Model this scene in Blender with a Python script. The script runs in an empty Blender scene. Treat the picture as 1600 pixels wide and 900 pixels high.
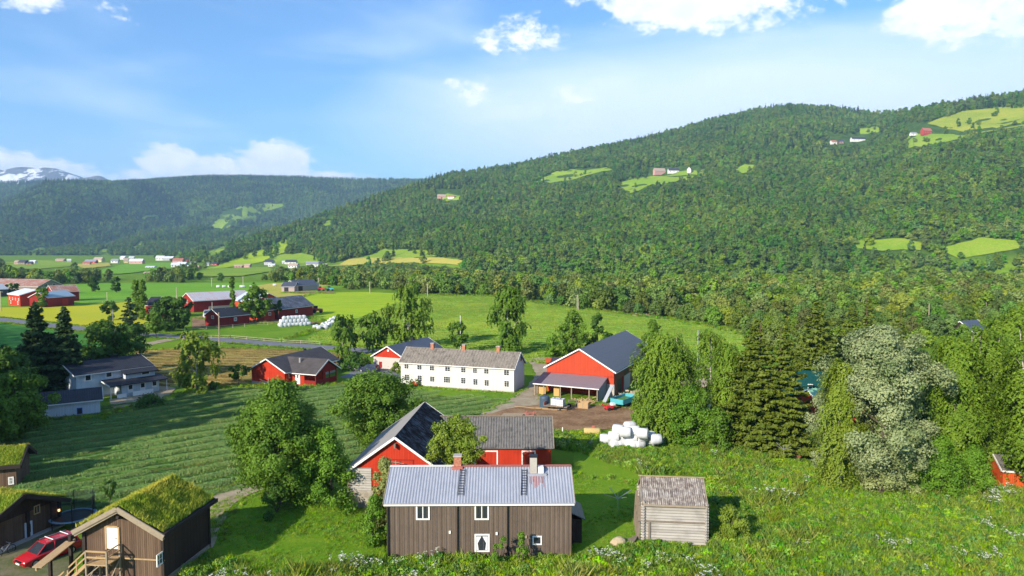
import bpy, math, random
import numpy as np
from mathutils import Vector, Matrix
from mathutils.geometry import delaunay_2d_cdt
R = math.radians
rng = np.random.default_rng(7)
random.seed(7)
scn = bpy.context.scene
COL = scn.collection
# ------------------------------------------------------------------ camera, world, sun
F = 1600 * 24 / 36.0
CAMZ = 25.0
PITCH = math.atan(60 / F)
cam = bpy.data.cameras.new('camera'); co = bpy.data.objects.new('camera', cam); COL.objects.link(co)
cam.lens = 24; cam.sensor_width = 36; cam.clip_end = 40000; cam.clip_start = 0.5
co.location = (0, 0, CAMZ); co.rotation_euler = (R(90) - PITCH, 0, 0)
scn.camera = co
scn.render.resolution_x, scn.render.resolution_y = 1024, 576
scn.view_settings.view_transform = 'Standard'; scn.view_settings.look = 'None'
scn.view_settings.exposure = 0.92; scn.view_settings.gamma = 1
scn.cycles.use_denoising = True
scn.cycles.denoiser = 'OPENIMAGEDENOISE'
scn.cycles.max_bounces = 5; scn.cycles.diffuse_bounces = 2; scn.cycles.glossy_bounces = 2
scn.cycles.transmission_bounces = 2; scn.cycles.volume_bounces = 0; scn.cycles.transparent_max_bounces = 4
scn.cycles.use_adaptive_sampling = True; scn.cycles.adaptive_threshold = 0.015
SUNDIR = Vector((0.62, 0.785, 0)).normalized()      # the way shadows fall
ELEV = R(25)
sun = bpy.data.lights.new('sun', 'SUN'); so = bpy.data.objects.new('sun', sun); COL.objects.link(so)
sun.energy = 4.6; sun.angle = R(0.5); sun.color = (1.0, 0.9, 0.74)
ld = Vector((SUNDIR.x * math.cos(ELEV), SUNDIR.y * math.cos(ELEV), -math.sin(ELEV)))
so.rotation_euler = ld.to_track_quat('-Z', 'Y').to_euler(); so.location = (-200, -260, 160)


# ------------------------------------------------------------------ node helpers
def nd(t, typ, ins=None, **props):
    n = t.nodes.new(typ)
    for k, v in props.items(): setattr(n, k, v)
    for k, v in (ins or {}).items():
        s = n.inputs[k]
        if isinstance(v, bpy.types.NodeSocket): t.links.new(v, s)
        else: s.default_value = v
    return n
def Mt(t, op, a, b=0.0, c=0.0, clamp=False):
    return nd(t, 'ShaderNodeMath', {0: a, 1: b, 2: c}, operation=op, use_clamp=clamp).outputs[0]
def c4(c): return (c[0], c[1], c[2], 1.0)
def mixc(t, f, a, b, mode='MIX'):
    a = c4(a) if isinstance(a, tuple) else a; b = c4(b) if isinstance(b, tuple) else b
    return nd(t, 'ShaderNodeMix', {0: f, 6: a, 7: b}, data_type='RGBA', blend_type=mode).outputs[2]
def noise(t, vec, scale, detail=4.0, rough=0.55, dist=0.0):
    return nd(t, 'ShaderNodeTexNoise', {'Vector': vec, 'Scale': scale, 'Detail': detail, 'Roughness': rough, 'Distortion': dist}).outputs[0]
def step(t, x, a, b):
    return nd(t, 'ShaderNodeMapRange', {0: x, 1: a, 2: b, 3: 0.0, 4: 1.0}, interpolation_type='SMOOTHSTEP').outputs[0]
def mapv(t, vec, scale=(1, 1, 1), loc=(0, 0, 0), rot=(0, 0, 0)):
    return nd(t, 'ShaderNodeMapping', {0: vec, 'Location': loc, 'Rotation': rot, 'Scale': scale}).outputs[0]
def sepx(t, vec): return nd(t, 'ShaderNodeSeparateXYZ', {0: vec}).outputs
MATS = {}
def newmat(name):
    m = bpy.data.materials.new(name); m.use_nodes = True; t = m.node_tree; t.nodes.clear(); MATS[name] = m
    return m, t
def finish(t, col, rough=0.8, height=None, bump=0.3, dist=0.05, metal=0.0, spec=0.3, normal=None):
    ins = {'Roughness': rough, 'Metallic': metal, 'Specular IOR Level': spec}
    ins['Base Color'] = c4(col) if isinstance(col, tuple) else col
    if height is not None:
        ins['Normal'] = nd(t, 'ShaderNodeBump', {'Height': height, 'Strength': bump, 'Distance': dist}).outputs[0]
    b = nd(t, 'ShaderNodeBsdfPrincipled', ins)
    nd(t, 'ShaderNodeOutputMaterial', {0: b.outputs[0]})
def objc(t): return nd(t, 'ShaderNodeTexCoord').outputs['Object']
def sr(r, g, b):
    f = lambda v: (v / 255 / 12.92) if v / 255 <= 0.04045 else ((v / 255 + 0.055) / 1.055) ** 2.4
    return (f(r), f(g), f(b))

# ------------------------------------------------------------------ sky
w = bpy.data.worlds.new('World'); scn.world = w; w.use_nodes = True
t = w.node_tree; t.nodes.clear()
sky = nd(t, 'ShaderNodeTexSky', sky_type='NISHITA', sun_disc=False, sun_elevation=ELEV,
         sun_rotation=math.atan2(-SUNDIR.x, -SUNDIR.y), altitude=300, air_density=1.15, dust_density=0.25, ozone_density=3.5)
dirv = nd(t, 'ShaderNodeTexCoord').outputs['Generated']
sx, sy, sz = sepx(t, dirv)[:3]
az = Mt(t, 'ARCTAN2', sx, sy)
el = Mt(t, 'ARCSINE', sz)
aev = nd(t, 'ShaderNodeCombineXYZ', {0: az, 1: el, 2: 0.0}).outputs[0]
def azel(px, py):
    d = Vector((px - 800, F * math.cos(PITCH) + (450 - py) * math.sin(PITCH), -F * math.sin(PITCH) + (450 - py) * math.cos(PITCH))).normalized()
    return math.atan2(d.x, d.y), math.asin(d.z)
nse = noise(t, mapv(t, aev, (1, 1.7, 1)), 14.0, 8.0, 0.62, 0.25)
nse2 = noise(t, mapv(t, aev, (1, 1.5, 1), (3, 1, 0)), 40.0, 6.0, 0.62)
nfac = Mt(t, 'ADD', Mt(t, 'MULTIPLY', Mt(t, 'SUBTRACT', nse, 0.5), 4.6), Mt(t, 'MULTIPLY', Mt(t, 'SUBTRACT', nse2, 0.5), 3.2))
# cumulus banks: (azimuth, elevation, half width, half height, strength) measured in degrees of sky
CL = []
for (x0, y0, x1, y1, s) in [(-300, 222, 180, 308, 2.3), (150, 250, 600, 310, 2.2), (200, 220, 330, 296, 1.9), (340, 216, 500, 292, 1.9), (270, 236, 420, 296, 1.8),
        (-20, -22, 120, 14, .6), (148, -6, 214, 36, .65), (890, -70, 1300, 50, 1.9), (1030, -40, 1270, 58, 1.3), (1360, -130, 1950, 64, 2.2), (745, 28, 900, 88, .75), (748, 44, 800, 84, .45),
        (700, 112, 840, 164, .7), (700, 130, 770, 160, .35), (856, 132, 936, 172, .75), (700, -30, 770, 4, .5), (1270, -40, 1340, 16, .6)]:
    a0, e1 = azel(x0, (y0 + y1) / 2)[0], azel((x0 + x1) / 2, y0)[1]
    a1, e0 = azel(x1, (y0 + y1) / 2)[0], azel((x0 + x1) / 2, y1)[1]
    CL.append(((a0 + a1) / 2, (e0 + e1) / 2, (a1 - a0) / 2, (e1 - e0) / 2, s))
for (a, e, wa, we, s) in [(1.4, .2, .3, .08, .8), (2.2, .3, .4, .1, .9), (-1.5, .25, .4, .1, .8), (-2.3, .2, .3, .07, .8), (3.0, .35, .2, .1, .8), (-.3, .9, .4, .12, .7), (.5, .8, .5, .12, .8)]:
    CL.append((a, e, wa, we, s))
mask = None
for (a, e, wa, we, s) in CL:
    dx = Mt(t, 'DIVIDE', Mt(t, 'SUBTRACT', az, a), wa); dy = Mt(t, 'DIVIDE', Mt(t, 'SUBTRACT', el, e), we)
    r2 = Mt(t, 'ADD', Mt(t, 'MULTIPLY', dx, dx), Mt(t, 'MULTIPLY', dy, dy))
    v = Mt(t, 'MULTIPLY', Mt(t, 'SUBTRACT', 1.0, r2), s)
    mask = v if mask is None else Mt(t, 'MAXIMUM', mask, v)
mask = Mt(t, 'MAXIMUM', mask, -1.6)
dens = Mt(t, 'ADD', mask, nfac)
cum = step(t, dens, 0.05, 1.25)
# high thin veil
ve = noise(t, mapv(t, aev, (1.2, 5.0, 1), (0, 0, 0), (0, 0, 0.35)), 2.6, 5.0, 0.5, 0.4)
a_, e_ = azel(1050, 170)
vdx = Mt(t, 'DIVIDE', Mt(t, 'SUBTRACT', az, a_ + .1), 0.62)
vdy = Mt(t, 'DIVIDE', Mt(t, 'SUBTRACT', el, e_ - 0.02), 0.13)
vm = Mt(t, 'MAXIMUM', Mt(t, 'SUBTRACT', 1.0, Mt(t, 'ADD', Mt(t, 'MULTIPLY', vdx, vdx), Mt(t, 'MULTIPLY', vdy, vdy))), 0.0)
veil = Mt(t, 'ADD', Mt(t, 'MULTIPLY', vm, 1.15), Mt(t, 'MULTIPLY', step(t, ve, 0.42, 0.8), 0.45), clamp=True)
hor = Mt(t, 'MULTIPLY', step(t, el, 0.2, 0.0), 0.35)
veil = Mt(t, 'MAXIMUM', veil, hor)

skyc = mixc(t, 1.0, sky.outputs[0], (0.7, 0.97, 1.2), 'MULTIPLY')
c1 = mixc(t, veil, skyc, (5.6, 6.5, 8.2))
shade = step(t, noise(t, mapv(t, aev, (1, 1.5, 1), (0, .012, 0)), 17.0, 5.0, 0.6), 0.35, 0.62)
cc = mixc(t, shade, (6.3, 6.7, 7.6), (7.8, 7.9, 8.2))
c2 = mixc(t, cum, c1, cc)
bg = nd(t, 'ShaderNodeBackground', {0: c2, 1: 0.1})
nd(t, 'ShaderNodeOutputWorld', {0: bg.outputs[0]})

# ------------------------------------------------------------------ measuring: pixel <-> place
CPI, SPI = math.cos(PITCH), math.sin(PITCH)
def ray(px, py):
    return Vector((px - 800, F * CPI + (450 - py) * SPI, -F * SPI + (450 - py) * CPI))
def G(px, py, z=0.0):                 # point of the horizontal plane z seen at a pixel
    d = ray(px, py); k = (z - CAMZ) / d.z
    return Vector((d.x * k, d.y * k, z))
def ZD(py, D):                        # height of a point at depth D seen at row py
    d = ray(800, py); return CAMZ + d.z * D / d.y
def XD(px, py, D):
    d = ray(px, py); return d.x * D / d.y
def proj(x, y, z):
    """numpy arrays -> pixel coordinates"""
    z = z - CAMZ
    depth = y * CPI - z * SPI; up = y * SPI + z * CPI
    depth = np.where(depth < 1, 1, depth)
    return 800 + F * x / depth, 450 - F * up / depth
def in_poly(px, py, poly):
    inside = np.zeros(px.shape, bool); n = len(poly)
    for i in range(n):
        x0, y0 = poly[i]; x1, y1 = poly[(i + 1) % n]
        c = ((y0 > py) != (y1 > py))
        xx = (x1 - x0) * (py - y0) / ((y1 - y0) if y1 != y0 else 1e-9) + x0
        inside ^= c & (px < xx)
    return inside
# value noise for terrain and placing
_perm = rng.random((256, 256))
def vnoise(x, y):
    xi = np.floor(x).astype(int); yi = np.floor(y).astype(int); fx = x - xi; fy = y - yi
    fx = fx * fx * (3 - 2 * fx); fy = fy * fy * (3 - 2 * fy)
    g = lambda a, b: _perm[a % 256, b % 256]
    return (g(xi, yi) * (1 - fx) + g(xi + 1, yi) * fx) * (1 - fy) + (g(xi, yi + 1) * (1 - fx) + g(xi + 1, yi + 1) * fx) * fy
def fbm(x, y, o=4):
    s = 0; a = .5
    for i in range(o): s = s + a * (vnoise(x, y) - .5); x = x * 2.03 + 17; y = y * 2.03 + 5; a *= .5
    return s
def sm(x, a, b):
    k = np.clip((x - a) / (b - a), 0, 1); return k * k * (3 - 2 * k)
RIDGE1 = np.array([(-900, 420), (250, 414), (300, 402), (350, 388), (420, 368), (500, 340), (600, 306), (700, 276), (800, 262), (900, 240), (1000, 222), (1100, 194), (1180, 176), (1230, 170), (1300, 174), (1370, 184), (1420, 176), (1500, 164), (1600, 149), (1800, 132), (2600, 110)], float)
RD1 = np.array([(-900, 1400), (300, 1400), (500, 1900), (800, 2300), (1000, 2200), (1230, 2300), (1330, 2250), (1420, 1750), (1600, 1600), (2600, 1500)], float)
BD1 = np.array([(-900, 1300), (300, 1250), (450, 1150), (600, 980), (720, 840), (850, 760), (1000, 720), (2600, 700)], float)
BY1 = np.array([(-900, 408), (300, 405), (450, 402), (600, 408), (720, 418), (850, 432), (1000, 437), (1300, 440), (2600, 445)], float)
RIDGE2 = np.array([(-900, 290), (-100, 288), (0, 286), (100, 285), (180, 289), (250, 284), (320, 279), (440, 278), (560, 282), (640, 282), (700, 284), (800, 300), (1100, 360), (2600, 380)], float)
def hgt(x, y):
    x = np.asarray(x, float); y = np.asarray(y, float)
    D = np.maximum(y, 1.0); u = np.where(y > 60, 800 + F * x / D, np.where(x < 0, -900, 2600)); u = np.clip(u, -900, 2600)
    h0 = -12 * sm(D, 430, 720) * sm(u, 520, 900) + 8 * sm(D, 900, 1600) * (1 - sm(u, 500, 900))
    def Y2H(Y, D): return CAMZ + (390 - Y) * D / F
    db = np.interp(u, BD1[:, 0], BD1[:, 1]); dr = np.interp(u, RD1[:, 0], RD1[:, 1])
    h0b = -12 * sm(db, 430, 720) * sm(u, 520, 900) + 8 * sm(db, 900, 1600) * (1 - sm(u, 500, 900)); yb = 390 + (CAMZ - h0b) * F / db; yr = np.interp(u, RIDGE1[:, 0], RIDGE1[:, 1])
    tt = np.clip((D - db) / (dr - db), 0, 1)
    e = np.where(u < 520, 0.8, 0.55 + 0.25 * (1 - sm(u, 520, 800)))
    Y = yb + (yr - yb) * tt ** e
    h1 = Y2H(Y, D) - np.maximum(D - dr, 0) * 0.35
    h1 = h1 + (fbm(x / 120, y / 120) * 34 + fbm(x / 380 + 9, y / 380) * 80) * np.clip(tt * 3, 0, 1) * np.clip((1 - tt) * 4, 0, 1) * sm(u, 250, 600)
    h1 = np.where(D < db, -99, h1)
    y2 = np.interp(u, RIDGE2[:, 0], RIDGE2[:, 1])
    db2, dr2 = 2000.0, 4800.0
    t2 = np.clip((D - db2) / (dr2 - db2), 0, 1)
    h2 = Y2H(404 + (y2 - 404) * t2 ** 0.72, D) - np.maximum(D - dr2, 0) * 0.3
    h2 = h2 + (fbm(x / 520 + 3, y / 900, 5) * 420 + fbm(x / 230 + 3, y / 260, 4) * 150) * np.clip(t2 * 2.2, 0, 1) * np.clip((1 - t2) * 2.2, 0, 1)
    h2 = h2 + 190 * (np.abs(2 * vnoise(x / 620 + 1.3 + y / 2600, y / 2300 + 3) - 1) - .5) * np.clip(t2 * 3, 0, 1) * np.clip((1 - t2) * 3, 0, 1)
    h2 = np.minimum(h2, Y2H(y2, D) + 0 * D)
    h2 = np.where(D < db2, -99, h2)
    far = -60 * sm(D, 6000, 9000)
    return np.maximum(np.maximum(h0 + far, h1), h2)
def GT(px, py, Dmin=300, Dmax=6000):   # pixel -> point on the terrain
    d = ray(px, py); Ds = np.geomspace(Dmin, Dmax, 1200)
    xs = d.x / d.y * Ds; zs = CAMZ + d.z / d.y * Ds
    k = np.argmax(zs < hgt(xs, Ds))
    return Vector((float(xs[k]), float(Ds[k]), float(hgt(xs[k], Ds[k]))))

# ------------------------------------------------------------------ object helpers
def tag(o, label=None, cat=None, group=None, kind=None):
    if label: o['label'] = label
    if cat: o['category'] = cat
    if group: o['group'] = group
    if kind: o['kind'] = kind
    return o
def empty(name, loc, rz=0.0, label=None, cat=None, group=None):
    o = bpy.data.objects.new(name, None); COL.objects.link(o); o.location = loc; o.rotation_euler = (0, 0, rz)
    o.empty_display_size = 0.3
    return tag(o, label, cat, group)
def mesh_np(name, V, faces_flat, nper, mat, smooth=False, attr=None):
    """V (n,3), faces_flat: vertex index array, nper corners per face"""
    me = bpy.data.meshes.new(name); n = len(V); nf = len(faces_flat) // nper
    me.vertices.add(n); me.vertices.foreach_set('co', np.ascontiguousarray(V, np.float32).ravel())
    me.loops.add(len(faces_flat)); me.loops.foreach_set('vertex_index', np.ascontiguousarray(faces_flat, np.int32))
    me.polygons.add(nf); me.polygons.foreach_set('loop_start', np.arange(0, nf * nper, nper, dtype=np.int32))
    me.update(calc_edges=True); me.validate()
    if smooth: me.polygons.foreach_set('use_smooth', np.ones(len(me.polygons), bool))
    if attr is not None:
        a = me.attributes.new('v', 'FLOAT', 'POINT'); a.data.foreach_set('value', np.ascontiguousarray(attr, np.float32))
    if mat: me.materials.append(mat)
    return me
def link(name, me, parent=None, loc=None):
    o = bpy.data.objects.new(name, me); COL.objects.link(o)
    if parent: o.parent = parent
    if loc is not None: o.location = loc
    return o
class MB:
    def __init__(s): s.v = []; s.f = []
    def add(s, vs, fs):
        n = len(s.v); s.v += [tuple(v) for v in vs]; s.f += [tuple(i + n for i in f) for f in fs]; return s
    def box(s, x0, x1, y0, y1, z0, z1):
        return s.add([(x0, y0, z0), (x1, y0, z0), (x1, y1, z0), (x0, y1, z0), (x0, y0, z1), (x1, y0, z1), (x1, y1, z1), (x0, y1, z1)],
                     [(3, 2, 1, 0), (4, 5, 6, 7), (0, 1, 5, 4), (1, 2, 6, 5), (2, 3, 7, 6), (3, 0, 4, 7)])
    def bar(s, p0, p1, w, h=None, up=(0, 0, 1)):
        h = h or w; p0 = Vector(p0); p1 = Vector(p1); d = (p1 - p0).normalized(); u = Vector(up)
        if abs(d.dot(u)) > .98: u = Vector((0, 1, 0))
        sd = d.cross(u).normalized(); u = sd.cross(d).normalized()
        vs = [p + sd * (a * w / 2) + u * (b * h / 2) for p in (p0, p1) for a, b in ((-1, -1), (1, -1), (1, 1), (-1, 1))]
        return s.add(vs, [(0, 1, 2, 3), (7, 6, 5, 4), (0, 4, 5, 1), (1, 5, 6, 2), (2, 6, 7, 3), (3, 7, 4, 0)])
    def cyl(s, p0, p1, r0, r1=None, n=8, caps=True):
        r1 = r0 if r1 is None else r1; p0 = Vector(p0); p1 = Vector(p1); d = (p1 - p0).normalized()
        a = d.orthogonal().normalized(); b = d.cross(a); k = len(s.v)
        for p, r in ((p0, r0), (p1, r1)):
            for i in range(n):
                q = p + (a * math.cos(2 * math.pi * i / n) + b * math.sin(2 * math.pi * i / n)) * r; s.v.append(tuple(q))
        for i in range(n): s.f.append((k + i, k + (i + 1) % n, k + n + (i + 1) % n, k + n + i))
        if caps: s.f.append(tuple(k + i for i in reversed(range(n)))); s.f.append(tuple(k + n + i for i in range(n)))
        return s
    def loft(s, loops, closed=True, caps=True):
        k = len(s.v); n = len(loops[0])
        for L in loops: s.v += [tuple(p) for p in L]
        for j in range(len(loops) - 1):
            for i in range(n if closed else n - 1):
                a = k + j * n + i; b = k + j * n + (i + 1) % n; s.f.append((a, b, b + n, a + n))
        if caps: s.f.append(tuple(k + i for i in reversed(range(n)))); s.f.append(tuple(k + (len(loops) - 1) * n + i for i in range(n)))
        return s
    def prism(s, prof, x0, x1):      # prof in (y,z), extruded in x
        return s.loft([[(x0, y, z) for y, z in prof], [(x1, y, z) for y, z in prof]])
    def mesh(s, name, mat, smooth=False):
        me = bpy.data.meshes.new(name); me.from_pydata(s.v, [], s.f); me.update()
        if mat: me.materials.append(mat)
        if smooth: me.polygons.foreach_set('use_smooth', np.ones(len(me.polygons), bool))
        return me
    def build(s, name, mat, parent=None, loc=None, smooth=False):
        return link(name, s.mesh(name, mat, smooth), parent, loc)
def copy_tree(o, parent=None):
    c = o.copy(); COL.objects.link(c); c.parent = parent
    for ch in list(o.children): copy_tree(ch, c)
    return c
# ================================================================== materials of the land
def grassmat(name, a, b, c, scale=0.25, bump=0.5, fine=6.0, rows=None):
    """a,b main greens, c dry tint; rows=(angle, spacing, colour, strength, height)"""
    gg = lambda q: (min(.7, q[0] * 1.4), min(.7, q[1] * 1.35), q[2] * .85)
    a, b, c = gg(a), gg(b), gg(c)
    if rows: rows = rows[:2] + (gg(rows[2]),) + rows[3:]
    m, t = newmat(name); v = objc(t)
    n1 = noise(t, v, scale * 0.25, 5, 0.6); n2 = noise(t, v, scale * 2, 5, 0.65); n3 = noise(t, v, fine, 3, 0.7)
    col = mixc(t, step(t, n1, 0.35, 0.65), a, b)
    col = mixc(t, Mt(t, 'MULTIPLY', step(t, n2, 0.45, 0.72), 0.55), col, c)
    col = mixc(t, Mt(t, 'MULTIPLY', step(t, n3, 0.3, 0.75), 0.45), col, tuple(x * 0.55 for x in a))
    h = Mt(t, 'ADD', Mt(t, 'MULTIPLY', n3, 0.35), Mt(t, 'MULTIPLY', n2, 0.5))
    if rows:
        ang, sp_, rc, st, rh = rows
        x, y, z = sepx(t, v)[:3]
        q = Mt(t, 'SUBTRACT', Mt(t, 'MULTIPLY', y, math.cos(ang)), Mt(t, 'MULTIPLY', x, math.sin(ang)))
        q = Mt(t, 'ADD', q, Mt(t, 'MULTIPLY', noise(t, v, 0.06, 3, 0.5), 6.0))
        q = Mt(t, 'ADD', q, Mt(t, 'MULTIPLY', noise(t, v, 0.9, 3, 0.6), 1.3))
        s = Mt(t, 'SINE', Mt(t, 'MULTIPLY', q, 2 * math.pi / sp_))
        g = step(t, Mt(t, 'ADD', s, Mt(t, 'MULTIPLY', Mt(t, 'SUBTRACT', n2, 0.5), 2.2)), 0.0, 0.9)
        col = mixc(t, Mt(t, 'MULTIPLY', g, st), col, rc)
        lane = step(t, Mt(t, 'ADD', Mt(t, 'MULTIPLY', s, -1.0), Mt(t, 'MULTIPLY', Mt(t, 'SUBTRACT', n2, 0.5), 2.0)), 0.55, 1.0)
        col = mixc(t, Mt(t, 'MULTIPLY', lane, 0.35), col, c)
        h = Mt(t, 'ADD', h, Mt(t, 'MULTIPLY', g, rh))
    finish(t, col, 0.9, h, bump, 0.5, spec=0.1)
    return m
m_ground = grassmat('meadow_green', (0.095, 0.19, 0.014), (0.14, 0.24, 0.018), (0.21, 0.26, 0.045), 0.3, 0.6, 5.0)
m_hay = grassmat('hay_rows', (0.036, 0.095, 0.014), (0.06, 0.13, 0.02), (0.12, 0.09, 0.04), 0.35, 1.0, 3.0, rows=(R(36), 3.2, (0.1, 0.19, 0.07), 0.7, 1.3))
m_hay2 = grassmat('hay_rows_far', (0.11, 0.24, 0.016), (0.16, 0.3, 0.02), (0.24, 0.3, 0.05), 0.22, 1.0, 1.2, rows=(R(-12), 4.4, (0.27, 0.38, 0.09), 0.8, 1.2))
m_tan = grassmat('stubble', (0.2, 0.165, 0.055), (0.26, 0.2, 0.085), (0.16, 0.17, 0.035), 0.2, 0.6, 2.0, rows=(R(-10), 3.5, (0.29, 0.23, 0.11), 0.6, 0.6))
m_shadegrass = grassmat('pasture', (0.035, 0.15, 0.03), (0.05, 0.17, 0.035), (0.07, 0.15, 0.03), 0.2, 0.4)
m_yellow = grassmat('yellow_crop', (0.36, 0.36, 0.02), (0.3, 0.34, 0.02), (0.4, 0.36, 0.06), 0.1, 0.3)
m_upgreen = grassmat('upper_pasture', (0.09, 0.24, 0.02), (0.13, 0.28, 0.025), (0.16, 0.26, 0.03), 0.06, 0.3, 1.0, rows=(R(4), 18, (0.14, 0.3, 0.03), 0.5, 0.1))
m_bright = grassmat('bright_field', (0.19, 0.32, 0.012), (0.25, 0.37, 0.014), (0.32, 0.37, 0.02), 0.08, 0.3, 1.0, rows=(R(15), 14, (0.3, 0.38, 0.02), 0.5, 0.1))
m_lawn = grassmat('lawn', (0.08, 0.18, 0.012), (0.125, 0.23, 0.016), (0.2, 0.25, 0.04), 0.3, 0.4, 8.0)
m_hillgrass = grassmat('hill_pasture', (0.14, 0.25, 0.025), (0.2, 0.29, 0.035), (0.27, 0.27, 0.08), 0.05, 0.2, 0.5)
m_gold = grassmat('golden_field', (0.33, 0.31, 0.08), (0.38, 0.33, 0.11), (0.25, 0.3, 0.05), 0.05, 0.2, 0.5)

def gravel(name, a, b, c, sc=0.6):
    m, t = newmat(name); v = objc(t)
    n1 = noise(t, v, sc, 6, 0.65); n2 = noise(t, v, sc * 12, 4, 0.7)
    col = mixc(t, step(t, n1, 0.38, 0.62), a, b); col = mixc(t, Mt(t, 'MULTIPLY', step(t, n2, 0.4, 0.8), 0.6), col, c)
    finish(t, col, 0.92, Mt(t, 'ADD', n2, n1), 0.5, 0.1, spec=0.15); return m
m_gravel = gravel('gravel', (0.32, 0.25, 0.16), (0.42, 0.35, 0.24), (0.23, 0.18, 0.09), 0.5)
m_asph = gravel('asphalt', (0.17, 0.175, 0.19), (0.2, 0.205, 0.22), (0.15, 0.15, 0.16), 0.3)
m_dirt = gravel('yard_dirt', (0.17, 0.085, 0.035), (0.3, 0.175, 0.085), (0.42, 0.32, 0.2), 0.22)

# ---- terrain: one sheet from the camera's feet to the far valley
m, t = newmat('terrain'); v = objc(t)
n1 = noise(t, v, 0.08, 5, 0.6); n2 = noise(t, v, 0.7, 5, 0.65); n3 = noise(t, v, 5.0, 3, 0.7)
col = mixc(t, step(t, n1, 0.35, 0.65), (0.1, 0.2, 0.012), (0.16, 0.27, 0.015))
col = mixc(t, Mt(t, 'MULTIPLY', step(t, n2, 0.45, 0.75), 0.5), col, (0.23, 0.28, 0.04))
geo = nd(t, 'ShaderNodeNewGeometry'); pz = sepx(t, geo.outputs['Position'])
hill = Mt(t, 'MAXIMUM', step(t, pz[2], 6.0, 25.0), step(t, pz[2], -2.0, -6.0))
col = mixc(t, hill, col, mixc(t, step(t, n1, 0.4, 0.6), (0.04, 0.085, 0.012), (0.07, 0.13, 0.02)))
finish(t, col, 0.95, Mt(t, 'ADD', n3, n2), 0.5, 0.3, spec=0.08)
az_front = np.radians(np.arange(-58, 58.01, 0.42)); az_back = np.radians(np.arange(60, 301, 6.0))
azs = np.concatenate([az_front, az_back]); rad = np.concatenate([[2.0, 15, 30, 60, 120, 250, 400], np.geomspace(430, 6800, 130), [7400, 9000, 11000]])
AZ, RR = np.meshgrid(azs, rad); X = RR * np.sin(AZ); Y = RR * np.cos(AZ); Z = hgt(X, Y)
nr, nc = AZ.shape
V = np.concatenate([np.stack([X, Y, Z], -1).reshape(-1, 3), [[0, 0, 0]]])
i, j = np.meshgrid(np.arange(nr - 1), np.arange(nc), indexing='ij'); j2 = (j + 1) % nc
Fq = np.stack([i * nc + j, i * nc + j2, (i + 1) * nc + j2, (i + 1) * nc + j], -1).reshape(-1)
me = mesh_np('ground', V, Fq[:0] if False else Fq, 4, m, smooth=True)
import bmesh
bm = bmesh.new(); bm.from_mesh(me); bm.verts.ensure_lookup_table()
c0 = bm.verts[nr * nc]
for k in range(nc): bm.faces.new((bm.verts[k], c0, bm.verts[(k + 1) % nc]))
bmesh.ops.recalc_face_normals(bm, faces=bm.faces)
if sum(f.normal.z for f in bm.faces) < 0: bmesh.ops.reverse_faces(bm, faces=bm.faces)
bm.to_mesh(me); bm.free()
for p in me.polygons: p.use_smooth = True
tag(link('ground', me), kind='structure')

# ---- flat sheets on the valley floor
LAY = [0]
def sheet(name, poly_px, mat, z=None, rag=0.5):
    LAY[0] += 1; z = z if z is not None else 0.004 * LAY[0] + 0.004
    pts = [G(*p) for p in poly_px]; out = []
    r_ = random.Random(len(poly_px) * 31 + int(poly_px[0][0]))
    for a, b in zip(pts, pts[1:] + pts[:1]):
        L = (b - a).length; n = max(1, min(60, int(L / 1.5))); nn = Vector((-(b - a).y, (b - a).x, 0)).normalized()
        for k in range(n):
            p = a.lerp(b, k / n); o = (r_.random() - .5) * rag if k else 0
            out.append((p.x + nn.x * o, p.y + nn.y * o))
    r = delaunay_2d_cdt([Vector(p) for p in out], [], [list(range(len(out)))], 1, 1e-4)
    me = bpy.data.meshes.new(name); me.from_pydata([(q.x, q.y, z) for q in r[0]], [], [tuple(f) for f in r[2]]); me.update()
    me.materials.append(mat)
    if me.polygons and me.polygons[0].normal.z < 0: me.flip_normals()
    return tag(link(name, me), kind='structure')
def strip(name, pts_px, width, mat, z=None, rag=0.3, world=False):
    LAY[0] += 1; z = z if z is not None else 0.004 * LAY[0] + 0.004
    P = [Vector(p) if world else G(*p) for p in pts_px]; Q = []
    for k in range(len(P) - 1):
        p0 = P[max(k - 1, 0)]; p1 = P[k]; p2 = P[k + 1]; p3 = P[min(k + 2, len(P) - 1)]
        n = max(2, int((p2 - p1).length / 2.0))
        for s in range(n):
            u = s / n; Q.append(0.5 * ((2 * p1) + (p2 - p0) * u + (2 * p0 - 5 * p1 + 4 * p2 - p3) * u * u + (3 * p1 - p0 - 3 * p2 + p3) * u ** 3))
    Q.append(P[-1]); mb = MB(); r_ = random.Random(3); L = []
    for k, q in enumerate(Q):
        d = (Q[min(k + 1, len(Q) - 1)] - Q[max(k - 1, 0)]).normalized(); n = Vector((-d.y, d.x, 0))
        ww = width / 2
        L.append([(q + n * (ww + (r_.random() - .5) * rag)) , (q - n * (ww + (r_.random() - .5) * rag))])
    vs = [(p.x, p.y, z) for l in L for p in l]
    mb.add(vs, [(2 * k, 2 * k + 1, 2 * k + 3, 2 * k + 2) for k in range(len(L) - 1)])
    me = mb.mesh(name, mat)
    if me.polygons[0].normal.z < 0: me.flip_normals()
    return tag(link(name, me), kind='structure')
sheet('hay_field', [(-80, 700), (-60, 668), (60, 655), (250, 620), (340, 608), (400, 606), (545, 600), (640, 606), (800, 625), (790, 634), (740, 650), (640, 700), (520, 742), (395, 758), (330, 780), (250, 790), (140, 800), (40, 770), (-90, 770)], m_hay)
sheet('stubble_field', [(212, 547), (300, 545), (420, 545), (540, 553), (580, 568), (520, 572), (400, 577), (393, 598), (340, 604), (245, 604), (215, 575)], m_tan)
sheet('shaded_pasture', [(-160, 500), (0, 505), (100, 518), (200, 530), (208, 545), (150, 575), (60, 600), (-260, 640)], m_shadegrass)
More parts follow.
